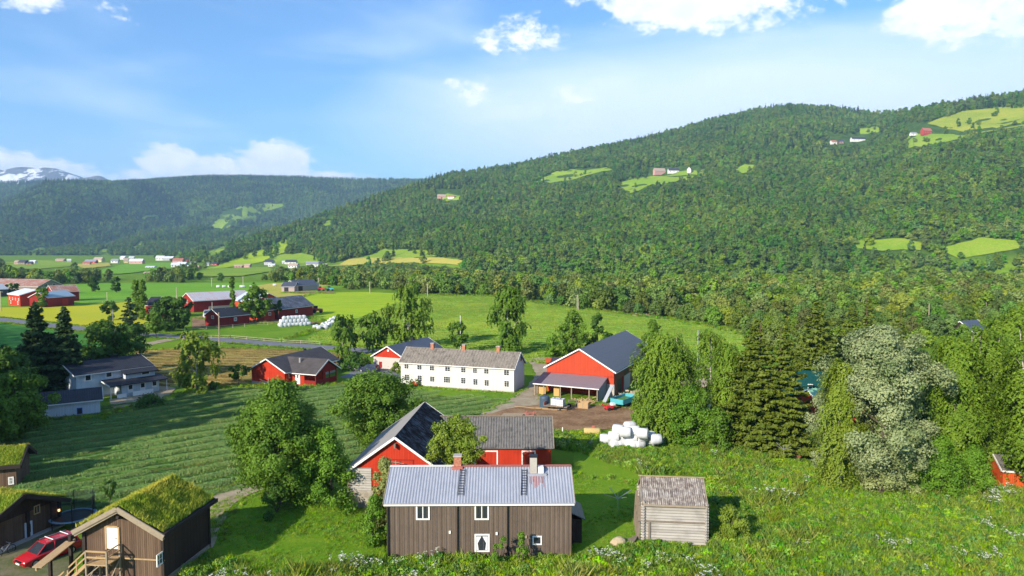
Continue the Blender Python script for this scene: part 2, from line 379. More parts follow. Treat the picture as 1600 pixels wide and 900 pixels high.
sheet('upper_pasture', [(-300, 470), (-200, 452), (60, 443), (300, 442), (600, 440), (600, 446), (440, 453), (250, 467), (120, 477), (-200, 482)], m_upgreen)
sheet('yellow_crop_field', [(-260, 500), (-240, 484), (30, 480), (130, 478), (250, 467), (440, 453), (455, 469), (300, 471), (290, 490), (250, 497), (235, 508), (190, 517), (100, 507), (0, 494)], m_yellow)
sheet('golden_strip_field', [(402, 446), (430, 442), (520, 444), (500, 449), (440, 453), (420, 454), (406, 452)], m_gold)
sheet('tan_patch_field', [(418, 455), (440, 453), (500, 455), (498, 460), (460, 468), (418, 471)], m_gold)
sheet('bright_green_field', [(425, 471), (460, 468), (500, 458), (560, 456), (618, 458), (625, 470), (590, 485), (560, 497), (520, 503), (490, 498), (440, 492)], m_bright)
sheet('mown_field', [(665, 462), (760, 463), (860, 477), (960, 488), (1060, 500), (1165, 521), (1160, 560), (1090, 580), (960, 590), (840, 568), (760, 560), (640, 556), (540, 543), (480, 532), (520, 508), (560, 499), (590, 486), (628, 470)], m_hay2)
sheet('roadside_lawn', [(250, 512), (430, 506), (520, 506), (480, 531), (420, 530), (330, 524), (230, 516)], m_lawn)
sheet('garden_lawn', [(540, 575), (590, 575), (640, 600), (800, 616), (806, 622), (790, 632), (640, 612), (545, 601), (395, 607), (330, 610), (300, 604), (395, 600), (530, 600)], m_lawn)
sheet('farmhouse_lawn', [(385, 775), (545, 795), (605, 805), (600, 880), (420, 900), (300, 895), (330, 840)], m_lawn)
sheet('back_lawn', [(895, 705), (960, 705), (1000, 730), (1000, 790), (1000, 845), (895, 870)], m_lawn)
strip('road', [(-300, 480), (-60, 494), (40, 504), (120, 513), (210, 522), (330, 530), (430, 538), (520, 544), (600, 551), (660, 556)], 6.5, m_asph, rag=0.15)
strip('side_path', [(195, 545), (235, 537), (265, 531), (290, 529)], 4.0, m_gravel)
strip('farm_track', [(300, 860), (330, 800), (352, 780), (392, 762), (440, 745), (500, 722)], 3.2, m_gravel)
sheet('driveway_gravel', [(560, 576), (600, 570), (630, 590), (600, 596), (530, 590)], m_asph)
sheet('gravel_drive', [(740, 652), (800, 622), (822, 606), (838, 585), (826, 562), (840, 558), (1000, 562), (1100, 570), (1110, 578), (960, 576), (862, 578), (846, 610), (850, 640), (800, 655)], m_gravel)
sheet('dirt_yard', [(735, 655), (790, 640), (840, 633), (960, 632), (1000, 640), (1020, 664), (940, 672), (850, 676), (745, 675)], m_dirt)
sheet('house_drive', [(235, 600), (275, 607), (262, 622), (180, 640), (170, 625), (230, 612)], m_gravel)
sheet('sod_yard', [(-60, 870), (0, 835), (95, 830), (130, 850), (110, 905), (60, 960), (-80, 1000)], gravel('yard_earth', (0.1, 0.12, 0.04), (0.2, 0.17, 0.1), (0.1, 0.14, 0.03), 0.4))
sheet('farmyard_ground', [(300, 497), (345, 488), (420, 498), (530, 506), (470, 506), (400, 506), (300, 512)], m_dirt)
sheet('machinery_yard', [(440, 456), (520, 455), (525, 458), (470, 459)], m_dirt)

# ---- meadows draped on the hill
def drape(name, poly_px, mat, lift=0.8, Dmin=420):
    P = [GT(px, py, Dmin) for px, py in poly_px]
    pts = []
    for a, b in zip(P, P[1:] + P[:1]):
        n = max(1, min(12, int((b - a).length / 15)))
        pts += [((a.x + (b.x - a.x) * k / n + random.uniform(-2, 2)), (a.y + (b.y - a.y) * k / n + random.uniform(-2, 2))) for k in range(n)]
    nb = len(pts); xs = [p[0] for p in pts]; ys = [p[1] for p in pts]
    st = max(8, max(max(xs) - min(xs), max(ys) - min(ys)) / 40)
    gx, gy = np.meshgrid(np.arange(min(xs), max(xs), st), np.arange(min(ys), max(ys), st)); gx = gx.ravel(); gy = gy.ravel()
    ins = in_poly(gx, gy, pts); allp = pts + list(zip(gx[ins], gy[ins]))
    r = delaunay_2d_cdt([Vector(p) for p in allp], [], [list(range(nb))], 1, 1e-3)
    vs = [(q.x, q.y, float(hgt(q.x, q.y)) + lift) for q in r[0]]
    me = bpy.data.meshes.new(name); me.from_pydata(vs, [], [tuple(f) for f in r[2]]); me.update(); me.materials.append(mat)
    for p in me.polygons: p.use_smooth = True
    if len(me.polygons) and me.polygons[0].normal.z < 0: me.flip_normals()
    return tag(link(name, me), kind='structure')
CLEAR = [
 ('hill_meadow', [(962, 288), (985, 279), (1025, 275), (1060, 269), (1090, 268), (1085, 276), (1058, 284), (1020, 288), (1000, 298), (985, 303)], m_hillgrass),
 ('hill_meadow', [(835, 285), (860, 272), (895, 265), (945, 262), (960, 266), (900, 280), (850, 287)], m_hillgrass),
 ('hill_meadow', [(1150, 265), (1163, 257), (1178, 258), (1179, 269), (1160, 271)], m_hillgrass),
 ('hill_meadow', [(1448, 194), (1505, 174), (1560, 169), (1680, 172), (1680, 192), (1600, 197), (1540, 207), (1500, 206), (1480, 202)], grassmat('high_meadow', (0.17, 0.24, 0.03), (0.24, 0.27, 0.05), (0.3, 0.26, 0.09), 0.06, 0.2, 0.5)),
 ('hill_meadow', [(1415, 216), (1440, 210), (1490, 210), (1515, 214), (1480, 222), (1440, 230), (1418, 233)], m_hillgrass),
 ('hill_meadow', [(1340, 200), (1370, 198), (1378, 206), (1345, 210)], m_hillgrass),
 ('hill_meadow', [(1330, 377), (1400, 373), (1445, 380), (1440, 392), (1380, 392), (1340, 388)], m_hillgrass),
 ('hill_meadow', [(1468, 392), (1500, 380), (1530, 372), (1590, 378), (1600, 388), (1540, 400), (1500, 407)], m_hillgrass),
 ('river_meadow', [(820, 440), (900, 438), (980, 441), (1045, 444), (1035, 449), (900, 447), (830, 446)], m_bright),
 ('hill_meadow', [(320, 421), (360, 408), (400, 392), (445, 374), (453, 380), (440, 396), (410, 410), (350, 419)], m_bright),
 ('golden_meadow', [(500, 417), (545, 405), (600, 402), (690, 404), (725, 408), (718, 414), (640, 411), (560, 414)], m_gold),
 ('hill_meadow', [(560, 404), (600, 390), (660, 391), (700, 400), (640, 404)], m_hillgrass),
 ('hill_meadow', [(410, 411), (440, 398), (470, 396), (495, 402), (500, 414), (440, 420)], m_hillgrass),
 ('far_hill_meadow', [(330, 357), (345, 335), (375, 323), (420, 318), (450, 322), (410, 332), (370, 347), (345, 362)], m_hillgrass),
 ('hill_meadow', [(683, 309), (700, 303), (720, 306), (716, 313), (700, 315)], m_hillgrass),
 ('hill_meadow', [(500, 349), (515, 344), (520, 350), (508, 354)], m_hillgrass),
 ('hill_meadow', [(318, 396), (350, 384), (357, 388), (330, 400)], m_hillgrass),
 ('far_hill_meadow', [(35, 391), (70, 387), (72, 391), (45, 394)], m_hillgrass),
 ('far_hill_meadow', [(150, 394), (165, 388), (172, 392), (155, 398)], m_hillgrass),
 ('far_hill_meadow', [(200, 389), (220, 378), (226, 380), (208, 391)], m_hillgrass),
 ('far_hill_meadow', [(215, 345), (240, 336), (246, 339), (222, 348)], m_hillgrass),
]
VILLAGE = [(-10, 404), (40, 400), (150, 402), (230, 399), (300, 398), (330, 406), (325, 418), (300, 428), (180, 432), (60, 428), (-10, 424)]
CLEAR.append(('village_meadow', [(5, 411), (60, 407), (110, 409), (115, 416), (60, 421), (10, 420)], m_hillgrass))
CLEAR.append(('village_meadow', [(118, 413), (170, 411), (175, 416), (130, 420)], m_gold))
CLEAR.append(('village_meadow', [(150, 424), (190, 414), (235, 411), (300, 412), (290, 418), (240, 423), (190, 429), (160, 429)], m_upgreen))
CLEAR.append(('village_meadow', [(280, 430), (330, 420), (420, 418), (430, 424), (380, 432), (300, 434)], m_hillgrass))
for (n_, p_, m_) in CLEAR: drape(n_, p_, m_)

# ---- snow-flecked mountains far up the valley
m, t = newmat('mountain_rock'); v = nd(t, 'ShaderNodeNewGeometry').outputs['Position']
n1 = noise(t, v, 0.0028, 6, 0.65); n2 = noise(t, v, 0.009, 5, 0.65)
snow = step(t, Mt(t, 'ADD', n1, Mt(t, 'MULTIPLY', n2, 0.6)), 0.8, 0.84)
rock = mixc(t, n2, (0.09, 0.09, 0.1), (0.16, 0.15, 0.14))
finish(t, mixc(t, snow, rock, (0.8, 0.82, 0.85)), 0.9, n2, 0.8, 60.0)
def mountain(name, prof, D, depth, label):
    us = np.linspace(prof[0][0], prof[-1][0], 90); ys = np.interp(us, [p[0] for p in prof], [p[1] for p in prof])
    rows = 26; X = []; 
    for k in range(rows):
        s = -1 + 2 * k / (rows - 1); Dk = D + s * depth; x = (us - 800) / F * D
        top = CAMZ + (390 - ys) / F * D
        z = (top + 200) * (1 - abs(s) ** 1.3) - 200 + fbm(x / 330, np.full_like(x, Dk) / 330, 5) * 300 * (1 - abs(s)) * min(1, abs(s) * 3 + .15)
        X.append(np.stack([x, np.full_like(x, Dk), z], -1))
    V = np.array(X).reshape(-1, 3); n = len(us)
    i, j = np.meshgrid(np.arange(rows - 1), np.arange(n - 1), indexing='ij')
    Fq = np.stack([i * n + j, i * n + j + 1, (i + 1) * n + j + 1, (i + 1) * n + j], -1).reshape(-1)
    me = mesh_np(name, V, Fq, 4, MATS['mountain_rock'], smooth=True)
    tag(link(name, me), label=label, kind='structure')
mountain('mountain', [(-500, 330), (-300, 280), (-120, 272), (-40, 268), (0, 267), (30, 264), (60, 262), (90, 261), (110, 267), (130, 275), (160, 296), (200, 330)], 8000, 1300, 'long snow-flecked mountain at the far left')
mountain('mountain', [(70, 330), (110, 284), (140, 277), (160, 274), (175, 281), (190, 300), (210, 330)], 7600, 800, 'smaller rocky peak right of the snowy mountain')
mountain('mountain', [(170, 320), (190, 286), (230, 284), (300, 280), (340, 283), (420, 310)], 8300, 800, 'low far mountain rim behind the wooded hill')
# ---- haze
m, t = newmat('haze_air')
vol = nd(t, 'ShaderNodeVolumePrincipled', {'Color': (0.4, 0.66, 1.0, 1), 'Density': 0.00009, 'Anisotropy': 0.0})
o_ = nd(t, 'ShaderNodeOutputMaterial', {1: vol.outputs[0]})
tag(MB().box(-11500, 11500, -11300, 11500, -75, 1250).build('haze', m), kind='stuff')
# ================================================================== trees
LF = 1.75
def leafmat(name, dark, light, trans=0.25, var=0.5, inst=False, rough=0.6):
    m, t = newmat(name); k = (LF if name != 'leaves_silver' else 1.0); dark = (dark[0] * k * 1.12, dark[1] * k, dark[2] * k * .75); light = (light[0] * k * 1.12, light[1] * k, light[2] * k * .8)
    a = nd(t, 'ShaderNodeAttribute', attribute_name='v').outputs['Fac']
    col = mixc(t, a, dark, light)
    if inst:
        oi = nd(t, 'ShaderNodeObjectInfo').outputs['Location']
        big = step(t, noise(t, oi, .005, 3, .6), .42, .6); med = step(t, noise(t, oi, .03, 3, .6), .42, .66)
        col = mixc(t, Mt(t, 'MULTIPLY', med, .5), col, tuple(q * f for q, f in zip(light, (1.5, 1.3, .9))))
        col = mixc(t, Mt(t, 'MULTIPLY', big, .5), col, dark)
        r = nd(t, 'ShaderNodeObjectInfo').outputs['Random']
        hsv = nd(t, 'ShaderNodeHueSaturation', {'Hue': Mt(t, 'ADD', 0.5, Mt(t, 'MULTIPLY', Mt(t, 'SUBTRACT', r, 0.5), 0.07)),
             'Value': Mt(t, 'ADD', 1.0 - var * .5, Mt(t, 'MULTIPLY', Mt(t, 'FRACT', Mt(t, 'MULTIPLY', r, 17.0)), var)), 'Saturation': Mt(t, 'ADD', 0.8, Mt(t, 'MULTIPLY', Mt(t, 'FRACT', Mt(t, 'MULTIPLY', r, 7.0)), 0.25)), 'Color': col})
        col = hsv.outputs[0]
    b = nd(t, 'ShaderNodeBsdfPrincipled', {'Base Color': col, 'Roughness': rough, 'Specular IOR Level': 0.2})
    tr = nd(t, 'ShaderNodeBsdfTranslucent', {0: mixc(t, 0.3, col, (0.2, 0.3, 0.02))})
    mx = nd(t, 'ShaderNodeMixShader', {0: trans, 1: b.outputs[0], 2: tr.outputs[0]})
    nd(t, 'ShaderNodeOutputMaterial', {0: mx.outputs[0]}); return m
def barkmat(name, a, b, sc=6.0, white=False):
    m, t = newmat(name); v = objc(t); n1 = noise(t, mapv(t, v, (1, 1, 0.35)), sc, 4, 0.7)
    f = step(t, n1, 0.35, 0.6) if not white else step(t, noise(t, mapv(t, v, (1, 1, 4.0)), sc * .5, 3, 0.7), 0.4, 0.5)
    finish(t, mixc(t, f, a, b), 0.9, n1, 0.6, 0.03, spec=0.1); return m
m_bark = barkmat('bark', (0.05, 0.04, 0.03), (0.12, 0.1, 0.08))
m_birchbark = barkmat('birch_bark', (0.09, 0.08, 0.07), (0.55, 0.5, 0.42), 3.0, True)
m_sprucebark = barkmat('spruce_bark', (0.09, 0.06, 0.04), (0.17, 0.12, 0.09))
L_mid = leafmat('leaves_mid', (0.035, 0.085, 0.01), (0.085, 0.165, 0.018))
L_dark = leafmat('leaves_dark', (0.02, 0.06, 0.01), (0.05, 0.11, 0.016))
L_birch = leafmat('leaves_birch', (0.05, 0.11, 0.012), (0.12, 0.2, 0.022), 0.3)
L_yel = leafmat('leaves_yellowgreen', (0.075, 0.13, 0.014), (0.14, 0.2, 0.03), 0.3)
L_bush = leafmat('leaves_bush', (0.04, 0.11, 0.012), (0.1, 0.2, 0.02), 0.3)
L_silver = leafmat('leaves_silver', (0.12, 0.2, 0.09), (0.34, 0.43, 0.26), 0.2)
L_needle = leafmat('needles', (0.03, 0.058, 0.008), (0.08, 0.112, 0.014), 0.1)
L_dneedle = leafmat('needles_dark', (0.012, 0.035, 0.012), (0.03, 0.06, 0.018), 0.05)
L_red = leafmat('leaves_red', (0.12, 0.03, 0.02), (0.2, 0.06, 0.03), 0.2)
I_mid = leafmat('wood_leaves', (0.04, 0.09, 0.012), (0.11, 0.175, 0.024), 0.2, 0.75, True)
I_far = leafmat('forest_leaves', (0.027, 0.078, 0.006), (0.075, 0.15, 0.01), 0.15, 0.6, True)
I_spr = leafmat('forest_needles', (0.015, 0.045, 0.013), (0.036, 0.08, 0.02), 0.05, 0.8, True)

def quads(C, N, size, r, stretch=1.5):
    """one diamond leaf (or leaf spray) at each centre C facing N"""
    n = len(C); N = N / (np.linalg.norm(N, axis=1, keepdims=True) + 1e-9)
    a = r.normal(size=(n, 3)); T = np.cross(N, a); T /= (np.linalg.norm(T, axis=1, keepdims=True) + 1e-9); B = np.cross(N, T)
    s = (size * r.uniform(0.6, 1.3, n))[:, None]
    V = np.stack([C - T * s * .5 * stretch, C - B * s * .5 + N * s * .12, C + T * s * .5 * stretch, C + B * s * .5 + N * s * .12], 1).reshape(-1, 3)
    return V
def leafmesh(name, parts, mat):
    V = np.concatenate([p[0] for p in parts]); A = np.concatenate([p[1] for p in parts])
    return mesh_np(name, V, np.arange(len(V)), 4, mat, attr=np.clip(A, 0, 1))
def rdir(r, n):
    d = r.normal(size=(n, 3)); return d / np.linalg.norm(d, axis=1, keepdims=True)
def env(t, kind):
    if kind == 'round': return np.sqrt(np.clip(1 - (2 * t - 1) ** 2, 0, 1)) ** 0.8
    if kind == 'egg': return np.clip(np.sin(np.pi * np.clip(t, 0, 1) ** 0.75), 0, 1) ** 0.7
    if kind == 'cone': return np.clip((1 - t) ** 0.8 * np.minimum(1, t * 8 + .3), 0.02, 1)
    if kind == 'column': return np.clip(np.sin(np.pi * np.clip(t * .93 + .04, 0, 1)), 0, 1) ** 0.35
    if kind == 'dome': return np.clip(np.sqrt(np.clip(1 - t ** 2.2, 0, 1)), 0, 1)
def crown_round(H, Rr, base, seed, nclump, per, ls, shape='egg', mat=None, flat=1.0, ragged=0.25, cr=0.27):
    r = np.random.default_rng(seed); h = H - base
    tt = r.random(nclump) ** 0.9; ang = r.random(nclump) * 2 * np.pi
    lob = 1 + ragged * np.sin(ang * 3 + r.random() * 6) * .5 + ragged * (r.random(nclump) - .5)
    rr = np.sqrt(r.uniform(0.25, 1.0, nclump)) * env(tt, shape) * Rr * lob
    crd = Rr * cr * r.uniform(0.6, 1.25, nclump); rr = np.maximum(rr - crd * .5, 0)
    C = np.stack([rr * np.cos(ang), rr * np.sin(ang), base + crd * .5 + tt * (h - crd)], -1)
    cc = np.repeat(C, per, 0); cd = np.repeat(crd, per)[:, None]; d = rdir(r, nclump * per)
    d[:, 2] = np.abs(d[:, 2]) * np.where(r.random(len(d)) < .75, 1, -1)
    P = cc + d * cd * (r.uniform(0.25, 1.08, (len(d), 1)) + (r.random((len(d), 1)) < .09) * r.uniform(.05, .4, (len(d), 1))) * np.array([1, 1, flat])
    axis = np.array([0, 0, base + h * .45]); out = P - axis; out /= (np.linalg.norm(out, axis=1, keepdims=True) + 1e-6)
    N = d * .9 + out * .5 + r.normal(size=P.shape) * .55
    v = np.repeat(r.random(nclump), per) * .55 + r.random(len(P)) * .45
    return [(quads(P, N, ls, r), np.repeat(v, 4))]
def crown_weep(H, Rr, base, seed, nstr, per, ls, shape='egg', lenf=0.22):
    """sprays gathered on clumps, each spray hanging down a little: the drooping habit of a birch"""
    r = np.random.default_rng(seed); h = H - base
    nc = max(9, int(nstr ** .5 * 1.9)); ct = r.random(nc) ** .95; ca = r.random(nc) * 2 * np.pi
    sh = np.where(ct > .5, env(np.clip(ct, 0, .97), 'round'), np.maximum(env(ct, 'round'), .72)) * (1 + .22 * np.sin(ca * 2 + seed))
    cr_ = np.sqrt(r.uniform(.12, 1, nc)) * sh * Rr * .86; crad = Rr * r.uniform(.2, .36, nc)
    k0 = r.integers(0, nc, nstr); d = rdir(r, nstr); q = r.random(nstr) ** .4 * crad[k0]
    x0 = cr_[k0] * np.cos(ca[k0]) + d[:, 0] * q; y0 = cr_[k0] * np.sin(ca[k0]) + d[:, 1] * q
    z0 = base + ct[k0] * h * .97 + d[:, 2] * q * .9
    ang = np.arctan2(y0, x0); L = np.minimum(h * lenf, 2.6) * r.uniform(.3, 1.1, nstr)
    k = (np.arange(per) + .5) / per; wob = np.cumsum(r.normal(size=(2, nstr, per)) * .09, 2)
    ou = (k[None] ** .5) * .35
    x = x0[:, None] + wob[0] + ou * np.cos(ang)[:, None]; y = y0[:, None] + wob[1] + ou * np.sin(ang)[:, None]
    z = np.clip(z0[:, None] - L[:, None] * (k[None] - .1), .3, H + .2)
    P = np.stack([x, y, z], -1).reshape(-1, 3)
    N = np.stack([np.cos(ang), np.sin(ang), .7 + d[:, 2] * .5], -1); N = np.repeat(N, per, 0) + r.normal(size=P.shape) * .5
    v = np.repeat(r.random(nc)[k0] * .4 + r.random(nstr) * .2, per) + r.random(len(P)) * .4
    return [(quads(P, N, ls, r, 1.5), np.repeat(v, 4))]
def crown_spruce(H, Rr, base, seed, whorl, nbr, nsp, ls, power=0.85, droop=0.28):
    r = np.random.default_rng(seed); Ps = []; Ns = []; vs = []
    nw = int((H - base) / whorl)
    for k in range(nw):
        z = base + (k + r.random() * .5) * whorl; tz = (z - base) / (H - base); Rk = Rr * (1 - tz) ** power * (.75 + .4 * r.random()) + .12
        nb = max(4, int(nbr * (.5 + .5 * (1 - tz))))
        for b in range(nb):
            a = 2 * np.pi * (b + r.random() * .8) / nb; L = Rk * r.uniform(.5, 1.25); zj = r.uniform(-1.2, 1.2) * whorl; dr_ = droop * r.uniform(.5, 1.6)
            n = max(3, int(nsp * L / Rr)); s = np.sqrt((np.arange(n) + r.random(n)) / n)
            w = (1 - s) * L * .26 + .12 * L ** .5
            off = r.uniform(-1, 1, n) * w
            zz = z + zj - dr_ * L * s + .2 * L * s ** 3 + r.normal(size=n) * .12 * ls
            px = np.cos(a) * s * L - np.sin(a) * off; py = np.sin(a) * s * L + np.cos(a) * off
            Ps.append(np.stack([px, py, zz - np.abs(off) * .25], -1))
            nn = np.stack([np.cos(a) * .45 + 0 * s, np.sin(a) * .45 + 0 * s, 1.0 + 0 * s], -1) + r.normal(size=(n, 3)) * .55
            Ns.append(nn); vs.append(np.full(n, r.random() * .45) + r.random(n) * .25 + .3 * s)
    P = np.concatenate(Ps); N = np.concatenate(Ns); v = np.concatenate(vs)
    return [(quads(P, N, ls, r, 1.6), np.repeat(v, 4))]
def trunk_mesh(name, H, r0, seed, mat, top=0.85, limbs=7, spread=2.0, lo=0.25, hi=0.75, lean=0.04, forks=1, rise=0.7):
    r = random.Random(seed); mb = MB()
    for fk in range(forks):
        pts = []; q = Vector((r.uniform(-.3, .3) * (forks > 1), r.uniform(-.3, .3) * (forks > 1), -.15)); dx = r.uniform(-lean, lean) * (1 + 2 * (forks > 1)); dy = r.uniform(-lean, lean)
        n = 7; step_ = H * top / n
        for k in range(n + 1):
            pts.append((q.copy(), r0 * (1 - .85 * k / n) / (1 if forks == 1 else 1.3))); q = q + Vector((dx * step_ + r.uniform(-.04, .04) * step_, dy * step_ + r.uniform(-.04, .04) * step_, step_))
        for (a, ra), (b, rb) in zip(pts, pts[1:]): mb.cyl(a, b, ra, rb, 7, caps=False)
        for k in range(limbs):
            u = lo + (hi - lo) * (k + r.random()) / limbs; i = min(n - 1, int(u / top * n)); p = pts[i][0].lerp(pts[i + 1][0], .5); rr = pts[i][1] * .5
            a = r.random() * 6.28; L = spread * r.uniform(.6, 1.1) * (1.2 - u)
            m1 = p + Vector((math.cos(a) * L * .5, math.sin(a) * L * .5, L * rise * .45)); m2 = p + Vector((math.cos(a) * L, math.sin(a) * L, L * rise))
            mb.cyl(p, m1, rr, rr * .6, 5, caps=False); mb.cyl(m1, m2, rr * .6, rr * .2, 5, caps=False)
    return mb.mesh(name, mat, smooth=True)
def tree(name, loc, crown, cmat, trunk, rz=0.0, label=None, cat='tree', group=None, crown_name='crown'):
    e = empty(name, loc, rz, label, cat, group)
    me = leafmesh(crown_name, crown, cmat); link(crown_name, me, e)
    if trunk is not None: link('trunk', trunk, e)
    return e
# ---- named individual trees, sized from the photo
def spec(xl, xr, ytop, ybase, dy=0):
    g = G((xl + xr) / 2, ybase); D = g.y; H = ZD(ytop, D); Rr = (xr - xl) / 2 * D / F
    return g, H, Rr
def T_round(name, xl, xr, yt, yb, seed, mat, label, nclump=90, per=150, ls=.26, shape='egg', base=.12, cat='tree', group=None, limbs=8, bark=None, forks=1, ragged=.5, cr=.25, hoff=0):
    g, H, Rr = spec(xl, xr, yt, yb)
    if g.y < 112: per, ls = int(per * 2.1), ls * .68
    tr = trunk_mesh('trunk', H, max(.1, H * .02), seed, bark or m_bark, limbs=limbs, spread=Rr * .9, forks=forks)
    return tree(name, g, crown_round(H, Rr, H * base, seed, nclump, per, ls, shape, ragged=ragged, cr=cr), mat, tr, 0, label, cat, group)
def T_birch(name, xl, xr, yt, yb, seed, label, mat=None, nstr=700, per=16, ls=.24, shape='egg', base=.15, forks=1, lenf=.22, group=None, cat='tree', lean=.05):
    g, H, Rr = spec(xl, xr, yt, yb)
    if g.y < 112: nstr, ls = int(nstr * 1.9), ls * .7
    tr = trunk_mesh('trunk', H, max(.1, H * .014), seed, m_birchbark, top=.95, limbs=9, spread=Rr * .9, forks=forks, lean=lean, rise=1.0)
    return tree(name, g, crown_weep(H, Rr, H * base, seed, nstr, per, ls, shape, lenf), mat or L_birch, tr, 0, label, cat, group)
def T_spruce(name, xl, xr, yt, yb, seed, label, mat=None, base=.03, whorl=.42, nbr=13, nsp=44, ls=.42, group=None, power=.75, droop=.28):
    g, H, Rr = spec(xl, xr, yt, yb)
    if g.y < 112: nsp, ls = int(nsp * 2), ls * .66
    tr = trunk_mesh('trunk', H, H * .014, seed, m_sprucebark, top=.98, limbs=0)
    return tree(name, g, crown_spruce(H, Rr, H * base, seed, whorl, nbr, nsp, ls, power, droop), mat or L_needle, tr, 0, label, 'tree', group)
def T_bush(name, xl, xr, yt, yb, seed, mat, label, nclump=35, per=110, ls=.22, group=None, ragged=.4, cat='bush'):
    g, H, Rr = spec(xl, xr, yt, yb)
    if g.y < 112: per, ls = int(per * 2), ls * .68
    r = random.Random(seed); mb = MB()
    for k in range(7):
        a = r.random() * 6.28; mb.cyl((0, 0, -.1), (math.cos(a) * Rr * .5, math.sin(a) * Rr * .5, H * .7), .05, .015, 5, caps=False)
    e = empty(name, g, 0, label, cat, group)
    link('foliage', leafmesh('foliage', crown_round(H, Rr, .0, seed, nclump, per, ls, 'dome', ragged=ragged, cr=.32), mat), e)
    mb.build('stem', m_bark, e); return e

T_round('broadleaf_tree', 358, 514, 598, 788, 11, L_mid, 'large rounded leafy tree standing alone beside the curve of the gravel track', 190, 210, .25, base=.05)
T_round('broadleaf_tree', 520, 646, 584, 706, 12, L_mid, 'broad leafy tree growing behind the gable barn', 130, 170, .28, 'round', base=.08)
T_bush('leafy_bush', 466, 560, 672, 793, 13, L_bush, 'bright green bush between the large rounded tree and the gable barn', 60, 170, .24)
T_bush('leafy_bush', 395, 470, 745, 800, 14, L_dark, 'low dark bush at the foot of the large rounded tree', 25, 120, .22)
T_bush('leafy_bush', 576, 628, 716, 838, 15, leafmat('leaves_lilac', (0.09, 0.13, 0.04), (0.17, 0.2, 0.08), .25), 'tall greyish-green bush against the left end of the brown house', 50, 130, .2)
T_bush('leafy_bush', 560, 612, 775, 852, 16, L_bush, 'yellowish green bush at the left corner of the brown house', 24, 100, .2)
T_round('broadleaf_tree', 676, 756, 650, 800, 17, L_yel, 'thin-leaved tree between the brown house and the red barns', 90, 110, .2, 'round', base=.42, bark=m_bark)
T_birch('birch_tree', 276, 338, 519, 612, 21, 'pale green birch on the edge of the tan stubble field', L_yel, 420, 14, .34, base=.08, lenf=.2)
T_round('garden_tree', 358, 389, 571, 604, 22, L_dark, 'small dark fruit tree left of the red L-shaped house', 22, 60, .3, 'round', base=.35)
T_bush('leafy_bush', 324, 346, 596, 610, 23, L_mid, 'low bush beside the small dark fruit tree', 8, 50, .3)
T_birch('birch_tree', 510, 562, 492, 556, 24, 'birch left of the roadside pair in front of the bale pile', L_mid, 300, 14, .42, base=.15)
T_birch('birch_tree', 562, 604, 487, 550, 25, 'slender dark birch just right of the birch in front of the bale pile', L_mid, 260, 14, .4, base=.2)
T_birch('birch_tree', 606, 672, 444, 545, 26, 'tall weeping birch behind the garage with the dark blue roof', L_birch, 520, 16, .42, base=.12)
T_round('garden_tree', 697, 731, 503, 552, 27, L_mid, 'small round tree right behind the flagpole of the white farmhouse', 30, 70, .38, 'round', base=.2)
T_birch('birch_tree', 764, 823, 447, 552, 28, 'tall dark weeping birch behind the right end of the white farmhouse', L_mid, 520, 16, .42, base=.14)
T_round('broadleaf_tree', 866, 922, 487, 560, 29, L_mid, 'pale leafy tree left of the big red barn roof', 60, 90, .36, 'egg', base=.05)
T_round('broadleaf_tree', 915, 954, 490, 556, 30, L_dark, 'dark narrow tree beside the pale leafy tree at the big red barn', 40, 90, .36, 'egg', base=.05)
T_bush('leafy_bush', 846, 884, 524, 558, 31, L_bush, 'green bush on the field edge left of the big red barn', 22, 90, .34)
T_round('broadleaf_tree', 996, 1042, 500, 585, 32, L_mid, 'leafy tree behind the right end of the big red barn roof', 60, 90, .34, 'egg', base=.08)
T_birch('birch_tree', 988, 1086, 518, 690, 33, 'big weeping birch in front of the right end of the big red barn', L_birch, 1500, 20, .26, base=.04, forks=2)
T_birch('birch_tree', 1090, 1126, 514, 640, 34, 'thin birch with a bare white trunk between two dense trees', L_birch, 170, 14, .26, base=.45, lean=.01)
T_birch('birch_tree', 1105, 1162, 533, 690, 35, 'green birch close against the left spruce', L_birch, 700, 16, .28, base=.05)
T_bush('leafy_bush', 1040, 1110, 600, 700, 36, L_bush, 'bright bush at the foot of the big weeping birch', 60, 130, .26)
T_bush('leafy_bush', 1090, 1150, 640, 705, 37, L_mid, 'green thicket at the foot of the thin white-trunked birch', 40, 110, .26)
T_spruce('spruce_tree', 1108, 1248, 497, 700, 38, 'tall yellowish spruce, the leftmost in front of the woodland', None, nbr=16, nsp=54)
T_spruce('spruce_tree', 1168, 1278, 505, 708, 39, 'spruce standing second from the left in the yellowish spruce group', None, nbr=14, nsp=46)
T_spruce('spruce_tree', 1215, 1330, 470, 618, 40, 'spruce behind the green-roofed house, reaching highest in the group', None, nbr=14, nsp=46, ls=.42)
T_spruce('spruce_tree', 1285, 1370, 474, 600, 41, 'spruce just behind the silver-leaved tree', None, nbr=11, nsp=32, ls=.42)
T_spruce('spruce_tree', 1382, 1425, 482, 580, 42, 'thin reddish-topped spruce rising above the silver-leaved tree', None, nbr=8, nsp=24, ls=.4)
T_spruce('spruce_tree', 1335, 1375, 460, 560, 43, 'narrow spruce at the edge of the riverside wood', None, nbr=9, nsp=24, ls=.4)
T_round('silver_tree', 1288, 1462, 514, 772, 44, L_silver, 'large silver-leaved tree at the back of the tall meadow', 150, 300, .25, 'round', base=.08, ragged=.55, cr=.21)
T_round('silver_tree', 1258, 1330, 600, 735, 45, L_silver, 'low silver-leaved tree left of the large one', 70, 160, .22, 'egg', base=.02)
T_birch('birch_tree', 1280, 1345, 560, 765, 46, 'weeping willow-like tree in front of the two silver-leaved trees', L_yel, 650, 20, .22, base=.02, lenf=.25)
